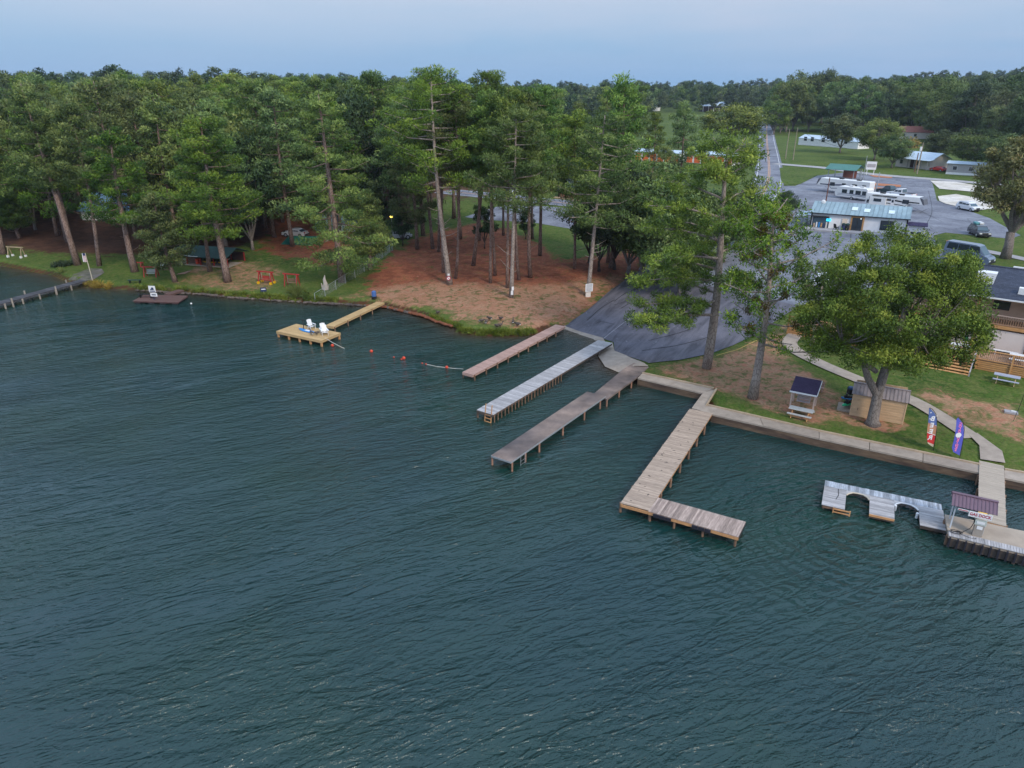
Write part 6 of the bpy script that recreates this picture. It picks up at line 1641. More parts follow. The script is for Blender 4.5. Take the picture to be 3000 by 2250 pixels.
box('porch_wall', red_r, t, (d.length * .4, -.3, .6), (d.length * .6, .12, .8)); box('porch_step', tan_s, t, (d.length * .5, -1.1, .1), (d.length, .9, .2))
# green-roofed carport between gravel road and campers
g_ = G(2420, 524); p2 = G(2500, 530); d = p2 - g_
t = thing('carport', 'open carport with a green hipped metal roof behind the campers', 'carport', g_, math.atan2(d.y, d.x))
for x in (0.3, d.length - .3):
    for y in (.3, 6.5): box('post', metal, t, (x, y, 1.3), (.15, .15, 2.6))
for s in (1, -1): box('roof', green_r, t, (d.length / 2, 3.4 - s * 2.0, 3.2), (d.length + 1.0, 4.2, .08), rx=s * .28)
box('back_wall', red_r, t, (d.length * .62, 5.8, 1.1), (d.length * .5, .1, 2.0))
t2 = thing('sign_frame', 'white square sign frame on two posts by the gravel drive', 'sign', G(2548, 513), -.4)
box('board', white_p, t2, (0, 0, 2.6), (2.6, .12, 2.2)); box('print_bar', grey_w, t2, (0, -.08, 2.6), (2.2, .02, .9)); box('post', white_p, t2, (-.9, 0, .8), (.15, .15, 1.6)); box('post', white_p, t2, (.9, 0, .8), (.15, .15, 1.6))
# lakeside cabins on the left
g_ = G(242, 645); p2 = G(382, 650); d = p2 - g_
t = house('lake_house', 'white lake house with a bright blue metal roof in the pines', g_, math.atan2(d.y, d.x) + .12, d.length, 9, px_height(g_, 614), 2.6, white_w, blue_r, [(2, 1.6, 1.2, 1.4), (4, 1.6, 1.2, 1.4), (6.5, 1.6, 1.2, 1.4), (9, 1.6, 1, 1.4)], panels=16, over=.6)
g_ = G(512, 772); p2 = G(668, 784); d = p2 - g_; hh = px_height(g_, 744); rz = math.atan2(d.y, d.x)
t = thing('boat_shelter', 'open shelter with a dark green roof and red posts behind the lawn', 'shelter', g_, rz)
for k in range(5):
    box('post', red_p, t, (d.length * k / 4, 0, hh / 2), (.16, .16, hh)); box('post', red_p, t, (d.length * k / 4, 4.2, hh / 2), (.16, .16, hh))
for s in (1, -1): box('roof', dk_green, t, (d.length / 2, 2.1 - s * 1.45, hh + .5), (d.length + .9, 3.1, .08), rx=s * .35)
box('eave_board', white_w, t, (d.length * .25, -.75, hh + .02), (d.length * .55, .05, .12)); box('back_wall', dk_brown, t, (d.length / 2, 4.3, hh / 2), (d.length, .1, hh)); box('counter', w_post, t, (d.length * .28, 1.2, .5), (2.2, .6, 1.0)); box('cooler', white_p, t, (d.length * .12, .8, .35), (.8, .5, .7)); box('floor_slab', conc, t, (d.length / 2, 2, .03), (d.length + .5, 4.6, .1))
kayak('kayak', 'yellow kayak stored under the green-roofed shelter', L2W(t, d.length * .62, .6, .35), rz, yel_k, 2.4, .7)
kayak('kayak', 'short yellow and red kayak at the right end of the shelter', L2W(t, d.length * .88, .3, .5), rz + .2, yel_k, 1.2, .6)
t2 = thing('barrel', 'orange-red barrel under the shelter roof', 'barrel', L2W(t, d.length * .40, .5, .1)); MB().tube([(0, 0, 0), (0, 0, .8)], .3, 12).build('drum', orange, t2)
t = house('blue_cottage', 'pale blue cottage with white porch rails behind the broad pine', G(925, 676), -.1, 8.5, 7, 3.3, 1.6, mat('pale_blue_wall', (.30, .48, .62), .7, .08, 1), mat('charcoal_roof', (.03, .035, .05), .8, .2, 2), [(1.6, 1.7, 1, 1.3)], cat='cottage')
for k in range(7): box('porch_baluster', white_p, t, (4.2 + .6 * k, -1.4, .75), (.12, .1, 1.0))
box('porch_rail', white_p, t, (6, -1.4, 1.3), (4, .12, .1)); box('porch_rail', white_p, t, (6, -1.4, .3), (4, .12, .1))

# ---- swings, poles and small things on the left lawn
def aframe(label, pa, pb, topy, m, bench=None, feet=None, lean_over=.35, h2=None):
    a, b_ = G(*pa), G(*pb); d = b_ - a; rz = math.atan2(d.y, d.x); L = d.length; h = px_height(a, topy)
    t = thing('swing_frame', label, 'swing', a, rz)
    for x in (0, L):
        for s in (-1, 1): MB().bar((x, s * .45, 0), (x, s * .08, h), .12, .10).build('leg', m, t)
        if feet: box('foot', feet, t, (x, -.45, .16), (.26, .3, .32)); box('foot', feet, t, (x, .45, .16), (.26, .3, .32))
    box('top_beam', m, t, (L / 2, 0, h + .06), (L + lean_over * 2, .14, .16))
    if bench:
        for k in range(3): box('seat_slat', bench, t, (L / 2, -.22 + .15 * k, .52), (L * .72, .13, .04))
        for k in range(3): box('back_slat', bench, t, (L / 2, .26, .66 + .15 * k), (L * .72, .04, .13))
        for x in (L * .16, L * .84): MB().bar((x, 0, .55), (x, 0, h), .03, .03).build('chain', metal, t)
    return t
aframe('red swing frame on yellow feet with a red bench', (763, 829), (799, 832), 796, red_p, red_p, yel_k)
aframe('plain red swing frame with a dark bench beside the ornamental grass', (839, 837), (874, 840), 803, red_p, w_post)
aframe('red swing frame with a grey bench right of the straight pine', (427, 810), (462, 810), 783, red_p, mat('grey_bench', (.4, .42, .40), .8, .1, 2))
aframe('red swing frame farther back, partly behind the blue-green pine', (398, 780), (416, 780), 770, red_p)
aframe('weathered timber swing frame at the left edge on white feet', (31, 752), (69, 754), 724, mat('timber_yellow', (.36, .28, .17), .9, .2, 2), None, white_p)
t = thing('bench', 'low dark green park bench on the lawn near the water', 'bench', G(396, 829), 0)
box('seat', dk_green, t, (0, 0, .42), (1.9, .4, .06)); box('leg', black_p, t, (-.7, 0, .2), (.08, .35, .4)); box('leg', black_p, t, (.7, 0, .2), (.08, .35, .4))
g_ = G(272.6, 827); h = px_height(g_, 741)
t = thing('flagpole', 'leaning pale flagpole at the foot of the weathered pier', 'flagpole', g_); t.rotation_euler = (0, -.04, 0)
MB().tube([(0, 0, 0), (0, 0, h)], [.07, .045], 8).build('pole', mat('pale_pole', (.5, .45, .36), .7, .1, 3), t)
fl_ = box('flag', white_p, t, (-.28, 0, h - .65), (.5, .03, 1.2), ry=.1)
for k in range(3): box('stripe', red_p, fl_, (-.38 + .15 * k, -.02, h - .75), (.06, .012, .95), ry=.1)
box('canton', navy, fl_, (-.22, -.022, h - .2), (.34, .012, .35), ry=.1)
t = thing('trash_bin', 'blue bin with a dark base at the land end of the tan walkway', 'bin', G(1097, 880)); MB().tube([(0, 0, .3), (0, 0, .85)], .30, 12).build('drum', mat('bin_blue', (.07, .15, .38), .5, .1, 2), t); MB().tube([(0, 0, 0), (0, 0, .3)], .33, 12).build('base', black_p, t); MB().ell((0, 0, .88), (.3, .3, .14), 12, 5).build('lid', mat('bin_blue', (0, 0, 0)), t)
t = thing('driftwood_stump', 'pale twisted driftwood stump standing beside the wire fence', 'stump', G(953, 848)); h = px_height(G(953, 848), 806)
MB().tube([(0, 0, 0), (.1, 0, h * .4), (.0, 0, h * .7), (.12, 0, h)], [.42, .3, .2, .04], 9).tube([(-.3, 0, 0), (-.45, 0, h * .45)], [.16, .05], 6).tube([(.3, -.1, 0), (.5, -.1, h * .3)], [.18, .05], 6).build('wood', dead_wood, t)
t = thing('lawn_sign', 'small dark sign with white print on the bare bank', 'sign', G(773, 858), .2); box('board', navy, t, (0, 0, .45), (.75, .04, .55)); box('print_bar', white_p, t, (0, -.03, .5), (.55, .01, .12)); box('stake', metal, t, (0, .02, .12), (.04, .04, .24))
t = thing('tent_tarp', 'low green tarpaulin on the grass before the small white car', 'tarp', G(875, 712), -.1)
MB().add([(-2.6, -1.2, .0), (2.8, -1.5, 0), (3.0, 1.5, .9), (-2.2, 1.3, .9), (-2.6, -1.2, -.1), (2.8, -1.5, -.1), (3.0, 1.5, -.1), (-2.2, 1.3, -.1)], [(0, 1, 2, 3), (7, 6, 5, 4), (0, 4, 5, 1), (1, 5, 6, 2), (2, 6, 7, 3), (3, 7, 4, 0)]).build('sheet', mat('tarp_green', (.01, .13, .10), .6, .15, 1), t)
t = thing('fire_pit_boards', 'heap of short planks by the rooted small pine', 'planks', G(540, 802), .3)
for k in range(5): box('board', w_rose, t, (.2 * k - .4, .18 * k - .3, .08 + .03 * k), (1.2, .14, .05), rz=.2 * k)
t = thing('white_chair', 'white plastic chair on the bare ground left of the shelter', 'chair', G(477, 786), .4); box('seat', white_p, t, (0, 0, .42), (.5, .5, .05)); box('backrest', white_p, t, (0, .24, .75), (.5, .05, .6)); 
for sx in (-.2, .2):
    for sy in (-.2, .2): box('leg', white_p, t, (sx, sy, .2), (.05, .05, .4))
t = thing('yard_lamp', 'glowing yellow yard light on a pole behind the left side of the grove', 'lamp', G(1150, 690)); h = px_height(G(1150, 690), 636)
MB().tube([(0, 0, 0), (0, 0, h)], .06, 6).build('pole', metal, t); MB().ell((0, 0, h + .15), (.28, .28, .28), 10, 6).build('bulb', glow_mat('lamp_yellow', (1.0, .75, .12), 2.2), t)
# wire fence up the slope
FP = [(924, 886), (953, 868), (985, 848), (1013, 830), (1041, 814), (1068, 796), (1096, 776), (1122, 756), (1142, 740), (1151, 735)]
t = thing('wire_fence', 'chain-link fence climbing from the water to the grove', 'fence'); fp = [G(*q_) for q_ in FP]
pme = MB().tube([(0, 0, 0), (0, 0, 1.25)], .04, 6).mesh('post', metal)
for p in fp: link('post', pme, t, p)
mb = MB()
for a, b_ in zip(fp[:-1], fp[1:]): mb.bar(a + Vector((0, 0, 1.22)), b_ + Vector((0, 0, 1.22)), .035, .035)
mb.build('top_rail', metal, t)
mb = MB()
for a, b_ in zip(fp[:-1], fp[1:]):
    n = int((b_ - a).length / .22)
    for k in range(n):
        p = a.lerp(b_, k / n); q_ = a.lerp(b_, min(1, (k + 5) / n)); mb.bar(p + Vector((0, 0, .05)), q_ + Vector((0, 0, 1.15)), .006, .006); mb.bar(p + Vector((0, 0, 1.15)), q_ + Vector((0, 0, .05)), .006, .006)
mb.build('wire_mesh', metal, t)['kind'] = 'stuff'
# boards nailed to the grove pines
def on_tree(name, label, px, topy, boty, w_, m=white_p, bars=0, rz_=0.0, off=.35, shape='rect', base=None):
    g_ = G(*(base or px)); zt, zb_ = px_height(g_, topy), px_height(g_, boty)
    dx_, dy_, dz_ = ray(*px); yy = g_.y - off; tt = yy / dy_
    x = dx_ * tt; h = (zt - zb_)
    t = thing(name, label, 'sign', Vector((x, yy, g_.z + zb_)), rz_)
    if shape == 'round':
        MB().prism([(w_ / 2 * math.cos(k * .5236), w_ / 2 * math.sin(k * .5236)) for k in range(12)], 0, .03).build('board', redl, t, loc=(0, 0, h / 2), rot=(math.pi / 2, 0, 0))
        MB().prism([(w_ * .36 * math.cos(k * .5236), w_ * .36 * math.sin(k * .5236)) for k in range(12)], 0, .012).build('face', white_p, t, loc=(0, -.035, h / 2), rot=(math.pi / 2, 0, 0)); box('slash', redl, t, (0, -.055, h / 2), (w_ * .8, .01, .07), ry=.78)
    else:
        box('board', m, t, (0, 0, h / 2), (w_, .03, h))
        for k in range(bars): box('print_line', navy, t, (0, -.022, h * (.15 + .72 * k / max(1, bars - 1))), (w_ * .8, .008, h * .045))
    return t
on_tree('notice_board', 'large white notice board with lines of print on the leaning pine by the ramp', (1726, 846), 829, 852, 1.05, bars=6, rz_=.35, base=(1722, 867))
on_tree('notice_board', 'smaller cream board below the large notice board by the ramp', (1723, 866), 854, 868, .72, rz_=.35, base=(1722, 867), m=cream)
on_tree('round_sign', 'round red prohibition sign on the thick pine trunk', (1314, 812), 807, 818, .62, shape='round', base=(1318, 833), off=.5)
on_tree('paper_notice', 'small white notice above the round sign', (1314, 802), 799, 805, .3, base=(1318, 833), off=.5)
on_tree('paper_notice', 'upper white notice at the foot of the pale shore pine', (1502, 841), 837, 848, .32, base=(1498, 871), off=.5, rz_=.5)
on_tree('paper_notice', 'lower white notice at the foot of the pale shore pine', (1500, 854), 849, 861, .3, base=(1498, 871), off=.5)
on_tree('white_sign', 'white rectangular sign at the edge of the red bank above the ramp', (1843, 780), 767, 783, .55, base=(1843, 785), off=0.0, rz_=.3)
# caution tape beside the ramp
rope_obj('yellow_rope', 'yellow line strung low over the dirt beside the ramp', [G(2098, 1048) + Vector((0, 0, .25)), G(2160, 1032) + Vector((0, 0, .3)), G(2215, 1010) + Vector((0, 0, .5))], .025, mat('yellow_line_rope', (.6, .42, .12), .7, .1, 3), 'rope')

# ---- utility poles and wires
def upole(label, bpx, topy, r=.14, m=None, arm=0, xt=None, cyl=False):
    g_ = G(*bpx); h = px_height(g_, topy); t = thing('utility_pole', label, 'utility pole', g_)
    MB().tube([(0, 0, 0), (0, 0, h)], [r, r * .7], 8).build('pole', m or mat('pole_wood', (.30, .25, .19), .9, .2, 3), t)
    for k in range(arm): box('cross_arm', _mats['pole_wood'], t, (0, 0, h - .5 - 1.1 * k), (2.4, .14, .14))
    if cyl: MB().tube([(-.35, 0, h - 2.2), (-.35, 0, h - 1.1)], .3, 10).build('transformer', white_p, t)
    return g_ + Vector((0, 0, h))
mat('pole_wood', (.30, .25, .19), .9, .2, 3)
t1 = upole('left one of the two roadside poles before the mobile home', (2301, 465), 378, .17)
t2_ = upole('right one of the two roadside poles before the mobile home', (2323, 469), 374, .17)
t3 = upole('utility pole with a white transformer before the farmhouse', (2686, 510), 418, .2, None, 0, None, True)
t3b = upole('short dark pole leaning beside the transformer pole', (2679, 504), 448, .18, w_post)
t4 = upole('reddish pole rising behind the store roof', (2419, 594), 520, .13, mat('reddish_pole', (.16, .07, .05), .9, .2, 3))
t5 = upole('thin pole beside the square sign frame', (2528, 527), 457, .09, metal)
t6 = upole('far pole with cross arms beside the end of the road', (2195, 320), 265, .25, None, 2)
t7 = upole('pale tall pole in the meadow, right one of two', (1925, 320), 273, .22)
t8 = upole('lower pole in the meadow, left one of two', (1916, 318), 294, .2)
upole('short white bollard pole at the campsite, left one', (2520, 528), 497, .12, metal); upole('short white bollard pole at the campsite, right one', (2567, 560), 505, .12, metal); upole('third short hookup post nearest the dark pickup', (2562, 572), 538, .12, metal)
def wire(label, a, b_, sag, r=.03):
    pts_ = [a.lerp(b_, k / 12) - Vector((0, 0, 4 * sag * (k / 12) * (1 - k / 12))) for k in range(13)]
    rope_obj('power_line', label, pts_, r, black_p, 'wire')
wire('power line from the far road pole to the roadside poles', t6 - Vector((0, 0, .6)), t1 - Vector((0, 0, .4)), 5, .05)
wire('power line from the roadside poles to the transformer pole', t2_ - Vector((0, 0, .4)), t3 - Vector((0, 0, .4)), 4, .04)
wire('power line from the meadow pole to the far road pole', t7 - Vector((0, 0, .4)), t6 - Vector((0, 0, .6)), 4, .07)
wire('service line from the transformer pole off to the right', t3 - Vector((0, 0, .4)), G(3080, 560) + Vector((0, 0, 12)), 2, .03)

# ---- vehicles (x is forward)
def paint(name, c, r=.25):
    m, nt, b = new_mat(name); b.inputs['Base Color'].default_value = (*c, 1); b.inputs['Roughness'].default_value = r; b.inputs['Coat Weight'].default_value = .5; b.inputs['Coat Roughness'].default_value = .08; return m
p_white = paint('car_white', (.70, .71, .74)); p_green = paint('car_dark_green', (.02, .045, .05)); p_red = paint('car_red', (.50, .02, .025)); p_slate = paint('van_slate', (.13, .17, .24)); p_silver = paint('car_silver', (.40, .42, .45)); p_black = paint('car_black', (.03, .035, .045))
lamp_w = mat('headlamp', (.7, .72, .75), .2, .05, 3); lamp_r = mat('tail_lamp', (.4, .02, .02), .3, .05, 3)
def wheels(t, xs, w, r):
    for x in xs:
        for s in (-1, 1):
            wh = MB().tube([(0, -.11, 0), (0, .11, 0)], r, 16).build('wheel', rubber, t, loc=(x, s * (w / 2 - .10), r))
            MB().tube([(0, -.02, 0), (0, .02, 0)], r * .6, 10).build('rim', metal, wh, loc=(0, s * .11, 0))
def car(label, loc, rz, m, kind='suv', L=4.7, W=1.85, H=1.65, name='parked_car', cat='car', grp=None):
    t = thing(name, label, cat, loc, rz, grp); h = L / 2; r = .36 if kind != 'pickup' else .42
    base = .32
    if kind == 'pickup':
        body = [(-h, base + .1), (-h, 1.08), (-.55, 1.10), (-.5, 1.15), (1.25, 1.15), (h - .15, 1.02), (h, .85), (h, base + .1), (h * .9, base), (-h * .95, base)]
        cab = [(-.72, 1.12), (-.55, H - .04), (-.3, H), (.75, H - .02), (1.45, 1.12)]; gx0, gx1 = -.55, 1.2
    elif kind == 'sedan':
        body = [(-h, .5), (-h + .05, .95), (-h + .9, 1.02), (h - 1.3, .98), (h - .2, .78), (h, .6), (h, base), (-h, base)]
        cab = [(-h + .6, .98), (-h + 1.3, H - .03), (-.1, H), (.45, H - .05), (1.25, .95)]; gx0, gx1 = -h + 1.1, .95
    elif kind == 'van':
        body = [(-h, .4), (-h, 1.6), (h - 1.35, 1.6), (h - .3, 1.22), (h, .95), (h, .4), (h * .95, base), (-h * .98, base)]
        cab = [(-h, 1.58), (-h + .06, H - .1), (-h + .2, H), (h - 2.2, H), (h - 1.75, H - .12), (h - .85, 1.4)]; gx0, gx1 = -h + .3, h - 1.4
    else:
        body = [(-h, .5), (-h + .02, 1.0), (-h + .15, 1.08), (h - 1.35, 1.04), (h - .15, .9), (h, .65), (h, base), (-h, base)]
        cab = [(-h + .1, 1.05), (-h + .35, H - .12), (-h + .7, H), (.2, H), (.65, H - .07), (1.35, 1.02)]; gx0, gx1 = -h + .5, 1.05
    mb = MB(); mb.side(body, -W / 2, W / 2); o = mb.build('body', m, t)
    bv = o.modifiers.new('soft_edges', 'BEVEL'); bv.width = .06; bv.segments = 2; bv.limit_method = 'ANGLE'
    zt = H - .2
    MB().side(cab, -W / 2 + .05, W / 2 - .05, -W / 2 + .22, W / 2 - .22, zt).build('cabin', m, t)
    z0, z1 = (cab[0][1] + .08, H - .16)
    # side glass leans in with the pillars, in two or three lights
    ncut = {'pickup': 2, 'sedan': 2, 'van': 3, 'suv': 3}[kind]
    for s in (-1, 1):
        for k in range(ncut):
            a = gx0 + (gx1 - gx0) * k / ncut + .04; b_ = gx0 + (gx1 - gx0) * (k + 1) / ncut - .04
            yb, yt = s * (W / 2 - .038), s * (W / 2 - .038 - .17 * (z1 - z0) / (zt - cab[0][1]) if zt > z1 else W / 2 - .2)
            ta, tb_ = a + (.12 if k == 0 else 0), b_ - (.22 if k == ncut - 1 else 0)
            v = [(a, yb, z0), (b_, yb, z0), (tb_, yt, z1), (ta, yt, z1)]; v2 = [(x, y - s * .03, z) for x, y, z in v]
            MB().add(v + v2, [(0, 1, 2, 3), (7, 6, 5, 4), (0, 4, 5, 1), (1, 5, 6, 2), (2, 6, 7, 3), (3, 7, 4, 0)]).build('side_window', glass, t)
    # windscreen and rear screen
    def screen(nm, lo, hi, push):
        (x0, za_), (x1, zb_) = lo, hi; wa, wb_ = W / 2 - .14, W / 2 - .27
        v = [(x0 + push, -wa, za_ + .04), (x0 + push, wa, za_ + .04), (x1 + push, wb_, zb_ - .04), (x1 + push, -wb_, zb_ - .04)]; v2 = [(x - push * 2, y, z - .02) for x, y, z in v]
        MB().add(v + v2, [(0, 1, 2, 3), (7, 6, 5, 4), (0, 4, 5, 1), (1, 5, 6, 2), (2, 6, 7, 3), (3, 7, 4, 0)]).build(nm, glass_b, t)
    screen('windscreen', cab[-1], cab[-2], .03); screen('rear_screen', cab[0], cab[1], -.03)
    fz = .72 if kind != 'pickup' else .82
    for s in (-1, 1):
        box('headlight', lamp_w, t, (h - .04, s * (W / 2 - .28), fz), (.12, .36, .15)); box('tail_light', lamp_r, t, (-h + .03, s * (W / 2 - .16), .9), (.1, .2, .3)); box('mirror', m, t, (gx1 - .1, s * (W / 2 + .06), 1.12), (.12, .18, .14))
    box('grille', black_p, t, (h - .0, 0, fz - .02), (.06, W * .42, .26)); box('bumper', black_p if kind != 'pickup' else metal, t, (h + .02, 0, .45), (.14, W * .94, .2)); box('bumper', black_p if kind != 'pickup' else metal, t, (-h - .02, 0, .5), (.14, W * .94, .18))
    if kind == 'pickup': box('bed_floor', rubber, t, (-h / 2 - .45, 0, 1.105), (h - .95, W - .28, .03))
    wheels(t, (-h * .60, h * .64), W, r)
    return t
def cpl(pa, pb):
    """centre and heading of something that spans pa (rear) to pb (front) on the ground"""
    a, b_ = G(*pa), G(*pb); d = b_ - a; return (a + b_) / 2, math.atan2(d.y, d.x), d.length
c_, h_, l_ = cpl((2676, 583), (2602, 573)); car('white crew-cab pickup parked beside the dark green one', c_, h_, p_white, 'pickup', min(l_, 6.6), 2.05, 1.95, 'pickup_truck', 'pickup')
c_, h_, l_ = cpl((2640, 574), (2572, 564)); car('dark green pickup parked behind the white one', c_, h_, p_green, 'pickup', 6.2, 2.05, 1.95, 'pickup_truck', 'pickup')
c_, h_, l_ = cpl((2814, 612), (2858, 621)); car('white SUV parked by the sand pit', c_, h_, p_white, 'suv', 4.9, 1.9, 1.7)
c_ = G(2866, 690); car('dark SUV facing the camera with a loaded roof, on the lot near the oak', c_, -1.75, p_black, 'suv', 4.9, 1.95, 1.75)
ld = thing('roof_load', 'pale bundles strapped on the roof of the dark SUV', 'luggage', c_ + Vector((.3, 1.2, 1.78)), -1.75); box('bag', lamp_w, ld, (0, .3, .15), (1.4, .6, .3)); box('bag', mat('teal_bag', (.1, .3, .32), .6, .1, 3), ld, (0, -.35, .13), (1.3, .5, .26))
c_, h_, l_ = cpl((2783, 758), (2887, 776)); car('slate-blue camper van with long dark windows by the side drive', c_, h_, p_slate, 'van', 6.3, 2.05, 2.65, 'camper_van', 'van')
c_, h_, l_ = cpl((2761, 503), (2737, 500)); car('red car on the grass beside the grey mobile home', c_, h_, p_red, 'sedan', 4.9, 1.85, 1.4)
c_, h_, l_ = cpl((885, 694), (848, 692)); car('small silver-white car in front of the blue cottage', c_, h_, p_white, 'sedan', 4.4, 1.8, 1.45)
c_, h_, l_ = cpl((1465, 562), (1515, 570)); car('white car on the road behind the grove', c_, h_, p_white, 'sedan', 4.9, 1.85, 1.5)
c_ = G(2260, 652); car('dark SUV half hidden by branches left of the store', c_, -.8, p_black, 'suv', 4.8, 1.95, 1.8)
c_ = G(2408, 838); car('pale car in front of the restaurant, seen through the leaves', c_, -2.1, p_white, 'suv', 4.6, 1.85, 1.6)
c_ = G(1168, 700); car('white car in the shade behind the wire fence', c_, .4, p_silver, 'sedan', 4.4, 1.8, 1.45)
# campers
def camper(label, pa, pb, H, W=2.5, fifth=True, stripe=navy, slides=True, awn=False, nm='camper_trailer'):
    c_, h_, L = cpl(pa, pb); t = thing(nm, label, 'camper', c_, h_); h = L / 2
    if fifth: prof = [(-h, .55), (-h, H - .12), (-h + .15, H), (h - 1.0, H), (h - .35, H - .35), (h, H * .52), (h - .3, 1.55), (h - 3.0, 1.55), (h - 3.3, .55)]
    else: prof = [(-h + .1, .5), (-h, .8), (-h + .05, H - .25), (-h + .4, H), (h - .9, H), (h - .2, H * .66), (h - .1, H * .4), (h - .5, .5)]
    o = MB().side(prof, -W / 2, W / 2).build('shell', mat('camper_white', (.70, .70, .70), .4, .04, 1), t)
    bv = o.modifiers.new('soft_edges', 'BEVEL'); bv.width = .07; bv.segments = 2; bv.limit_method = 'ANGLE'
    if fifth: MB().side([(h - 1.0, H + .012), (h - .33, H - .34), (h + .02, H * .52), (h - .25, H * .55), (h - .9, H - .3)], -W / 2 - .012, W / 2 + .012).build('nose_cap', mat('nose_grey', (.10, .10, .12), .4, .1, 2), t)
    for s in (-1, 1):
        y = s * (W / 2 + .012)
        # sweeping stripes: curved bands standing a little proud of the wall
        for (z0, amp, th_, ph) in ((H * .40, .5, .42, 0), (H * .27, .34, .20, .5)) if fifth else ((H * .42, .14, .12, 0), (H * .32, .14, .10, .3)):
            n = 16; v = []
            x0_, x1_ = -h + .3, (h - .9 if fifth else h - .8)
            for i in range(n + 1):
                x = x0_ + (x1_ - x0_) * i / n; z = z0 + amp * math.sin(3.6 * i / n + ph) * (1 if fifth else .6) + (.25 * (i / n) if fifth else 0)
                if fifth and x > h - 3.3: z = max(z, 1.75)
                v += [(x, y, z), (x, y, z + th_ * (1 - .5 * i / n)), (x, y - s * .01, z), (x, y - s * .01, z + th_ * (1 - .5 * i / n))]
            MB().add(v, [(4 * i, 4 * i + 4, 4 * i + 5, 4 * i + 1) if s < 0 else (4 * i + 1, 4 * i + 5, 4 * i + 4, 4 * i) for i in range(n)]).build('stripe', stripe, t)
        for k, x in enumerate((-h * .80, -h * .45, -h * .05, h * .38)):
            if k == 2 and s < 0: box('door', white_w, t, (x, y, 1.35), (.7, .03, 1.7)); box('door_window', glass, t, (x, y + s * .02, 1.75), (.4, .02, .5)); continue
            box('side_window', glass, t, (x, y, H * .64), (1.2 if k % 2 else .9, .03, .8))
        if slides and s < 0: o = box('slide_out', mat('camper_white', (0, 0, 0)), t, (-h * .55, s * (W / 2 + .28), H * .52), (3.2, .5, H * .52)); box('slide_window', glass, t, (-h * .55, s * (W / 2 + .55), H * .6), (1.5, .03, .6))
    if awn: box('awning', black_p, t, (-h * .35, -W / 2 - .12, H - .35), (L * .42, .18, .16))
    for x in (-h * .5, h * .15): box('air_conditioner', mat('unit_white', (.6, .6, .6), .5, .05, 2) if not fifth else black_p, t, (x, 0, H + .12), (.9, .7, .24))
    wheels(t, (-h * .28, -h * .28 + .95) if fifth else (-h * .1,), W, .38)
    if fifth: MB().bar((h - 3.2, -.8, 0), (h - 3.2, -.8, .7), .09, .09).bar((h - 3.2, .8, 0), (h - 3.2, .8, .7), .09, .09).build('landing_leg', metal, t)
    else: MB().bar((h - .5, 0, .5), (h + .7, 0, .45), .1, .1).build('tow_bar', black_p, t)
    return t
camper('long white fifth-wheel camper with navy swirls, at the back by the green carport', (2550, 576), (2396, 559), 3.25, stripe=navy)
camper('shorter cream travel trailer parked in the middle of the three campers', (2546, 590), (2450, 578), 2.7, fifth=False, stripe=navy, slides=False)
camper('long white fifth-wheel camper with awning, just behind the store roof', (2538, 605), (2708, 623), 2.95, stripe=black_p, awn=True)
# clay strips between the camp pitches
claym = mat('clay_strip', (.42, .16, .07), .95, .2, 2, space='World')
for k, pl_ in enumerate([[(2545, 536), (2640, 543), (2638, 549), (2548, 543)], [(2546, 548), (2615, 553), (2614, 558), (2547, 555)], [(2545, 513), (2615, 519), (2612, 523), (2560, 519)], [(2772, 706), (2800, 705), (2850, 725), (2838, 733), (2790, 724), (2772, 716)]]):
    drape('clay_strip', gpoly(pl_), .10, claym, 1.5)
# ---- planting along the shore
def tuft_obj(name, label, cat, cen, n, size, lm, r_=.5, up=1.4, kind=None, w_=.05, flat=.6):
    c3 = [tuple(G(*p)) for p in cen]
    o = link(name, leaves_mesh(name, [(x, y, z + r_ * .35) for x, y, z in c3], [r_] * len(c3), n, size, w_, lm, flat, up, .15)); tag(o, label, cat); 
    if kind: tag(o, kind=kind)
    return o
grass_leaf = foliage_mat('long_grass', [(.05, .09, .015), (.10, .15, .03), (.17, .20, .05)], .15)
straw_leaf = foliage_mat('straw_grass', [(.12, .10, .03), (.25, .21, .06), (.35, .28, .08)], .15)
tuft_obj('ornamental_grass', 'big fountain of ornamental grass at the water edge near the plain red swing', 'grass clump', [(858, 862), (868, 858), (878, 862), (870, 868)], 260, .9, grass_leaf, .75, 1.6)
tuft_obj('shore_shrub', 'leafy shrub right of the ornamental grass', 'shrub', [(893, 868), (899, 870)], 150, .4, grass_leaf, .55, .5, w_=.16)
tuft_obj('shore_shrub', 'dark rounded shrub at the pier root', 'shrub', [(166, 782), (178, 778), (190, 780), (205, 776)], 220, .3, dark_leaf, .8, .4, w_=.16)
tuft_obj('yucca', 'bright spiky yucca before the dark shrub', 'plant', [(178, 800)], 90, .9, grass_leaf, .4, 1.0, w_=.06)
edge_pts = []
qq = random.Random(2)
def along(pts_, n, off=0.25):
    for i in range(n):
        s = qq.random() * (len(pts_) - 1); k = int(s); a, b_ = pts_[k], pts_[k + 1]; f_ = s - k
        edge_pts.append((a[0] + (b_[0] - a[0]) * f_ + qq.uniform(-2, 2), a[1] + (b_[1] - a[1]) * f_ - qq.uniform(0, 5) - off))
along([(250, 840), (320, 844)], 26); o = tuft_obj('shore_reeds', None, None, edge_pts, 46, .5, straw_leaf, .45, 1.2, 'stuff', w_=.05)
edge_pts = []
along([(1262, 932), (1290, 946), (1330, 958), (1370, 975), (1430, 981), (1498, 983), (1562, 978)], 150); along([(400, 848), (510, 854), (673, 868), (790, 876), (915, 884), (1000, 889)], 120)
o = tuft_obj('shore_grass', None, None, edge_pts, 60, .38, grass_leaf, .34, 1.2, 'stuff', w_=.05)
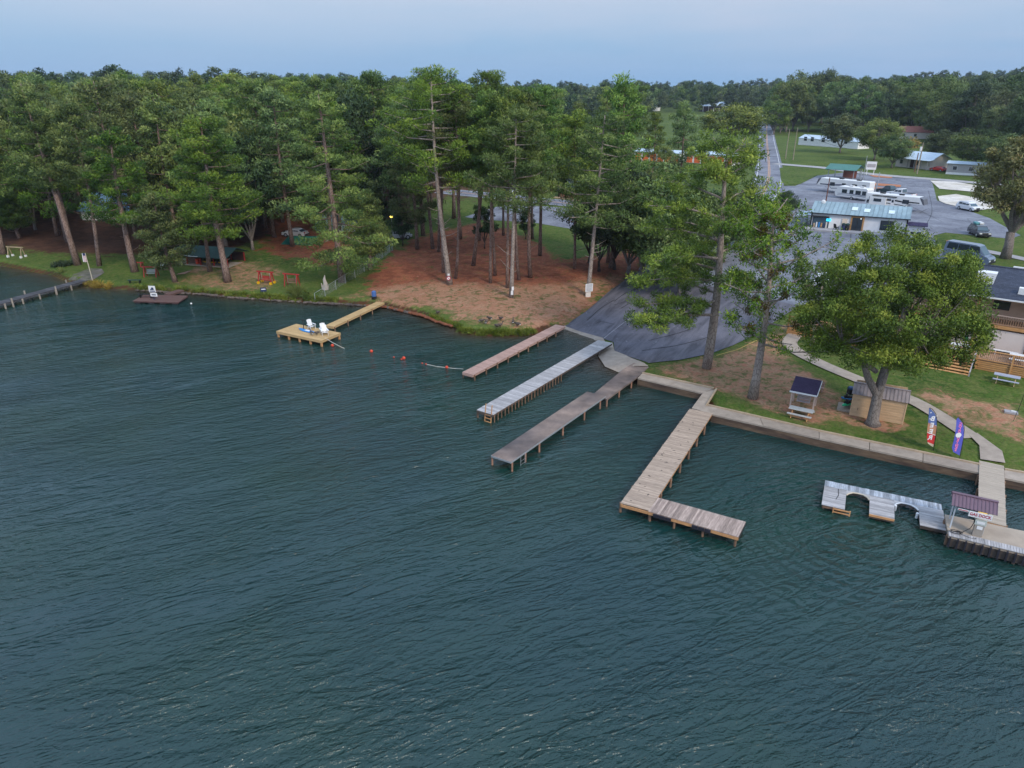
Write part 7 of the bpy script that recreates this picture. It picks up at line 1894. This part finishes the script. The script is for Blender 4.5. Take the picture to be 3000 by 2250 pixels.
# stones along the left bank
rk = MB(); qq = random.Random(6)
for i in range(420):
    s = qq.random() * 9; k = int(s); a, b_ = SHORE_PX[9 + k], SHORE_PX[10 + k]; f_ = s - k
    p = P(a[0] + (b_[0] - a[0]) * f_, a[1] + (b_[1] - a[1]) * f_ + qq.uniform(-1.5, 1.5), 0.05 + qq.uniform(0, .18)); r_ = qq.uniform(.10, .30); rk.ell(p, (r_, r_ * qq.uniform(.6, 1), r_ * .6), 6, 4)
tag(rk.build('shore_stones', mat('stone', (.15, .12, .10), .9, .3, 2, space='World', col2=(.07, .055, .05))), kind='stuff')
# eroded red bank: lumps under the turf
rk = MB()
for i in range(260):
    s = qq.random() * 5; k = int(s); a, b_ = SHORE_PX[16 + k], SHORE_PX[17 + k]; f_ = s - k
    p = P(a[0] + (b_[0] - a[0]) * f_, a[1] + (b_[1] - a[1]) * f_ + qq.uniform(-1.5, 1), .05 + qq.uniform(0, .25)); r_ = qq.uniform(.10, .26); rk.ell(p, (r_ * 1.3, r_, r_ * .7), 6, 4)
tag(rk.build('bank_clods', mat('red_clod', (.20, .07, .035), .95, .3, 2, space='World')), kind='stuff')
o = tuft_obj('yellow_shrub', 'bright yellow shrub beyond the tree at the middle of the lawn', 'shrub', [(2650, 432), (2662, 430), (2672, 433)], 300, 1.2, yellow_leaf, 3.0, .3, w_=.7, flat=.8)

# ---- flat print becomes plain mesh
bpy.context.view_layer.update()
dg = bpy.context.evaluated_depsgraph_get()
for o in [o for o in scene.objects if o.type == 'FONT']:
    me = bpy.data.meshes.new_from_object(o.evaluated_get(dg)); nm, par, mw = o.name, o.parent, o.matrix_basis.copy()
    cu = o.data; bpy.data.objects.remove(o); bpy.data.curves.remove(cu)
    n = link(nm, me, par); n.matrix_basis = mw

# ---- thin evening haze over the lake and the woods
hm = bpy.data.materials.new('haze'); hm.use_nodes = True; nt = hm.node_tree; nt.nodes.clear()
vo = nt.nodes.new('ShaderNodeVolumePrincipled'); vo.inputs['Color'].default_value = (.74, .84, 1.0, 1); vo.inputs['Density'].default_value = HAZE; vo.inputs['Anisotropy'].default_value = .2
ou = nt.nodes.new('ShaderNodeOutputMaterial'); nt.links.new(vo.outputs[0], ou.inputs['Volume'])
hb = MB().box((50, 900, 33), (3200, 2040, 76)).build('haze', hm); tag(hb, kind='stuff')
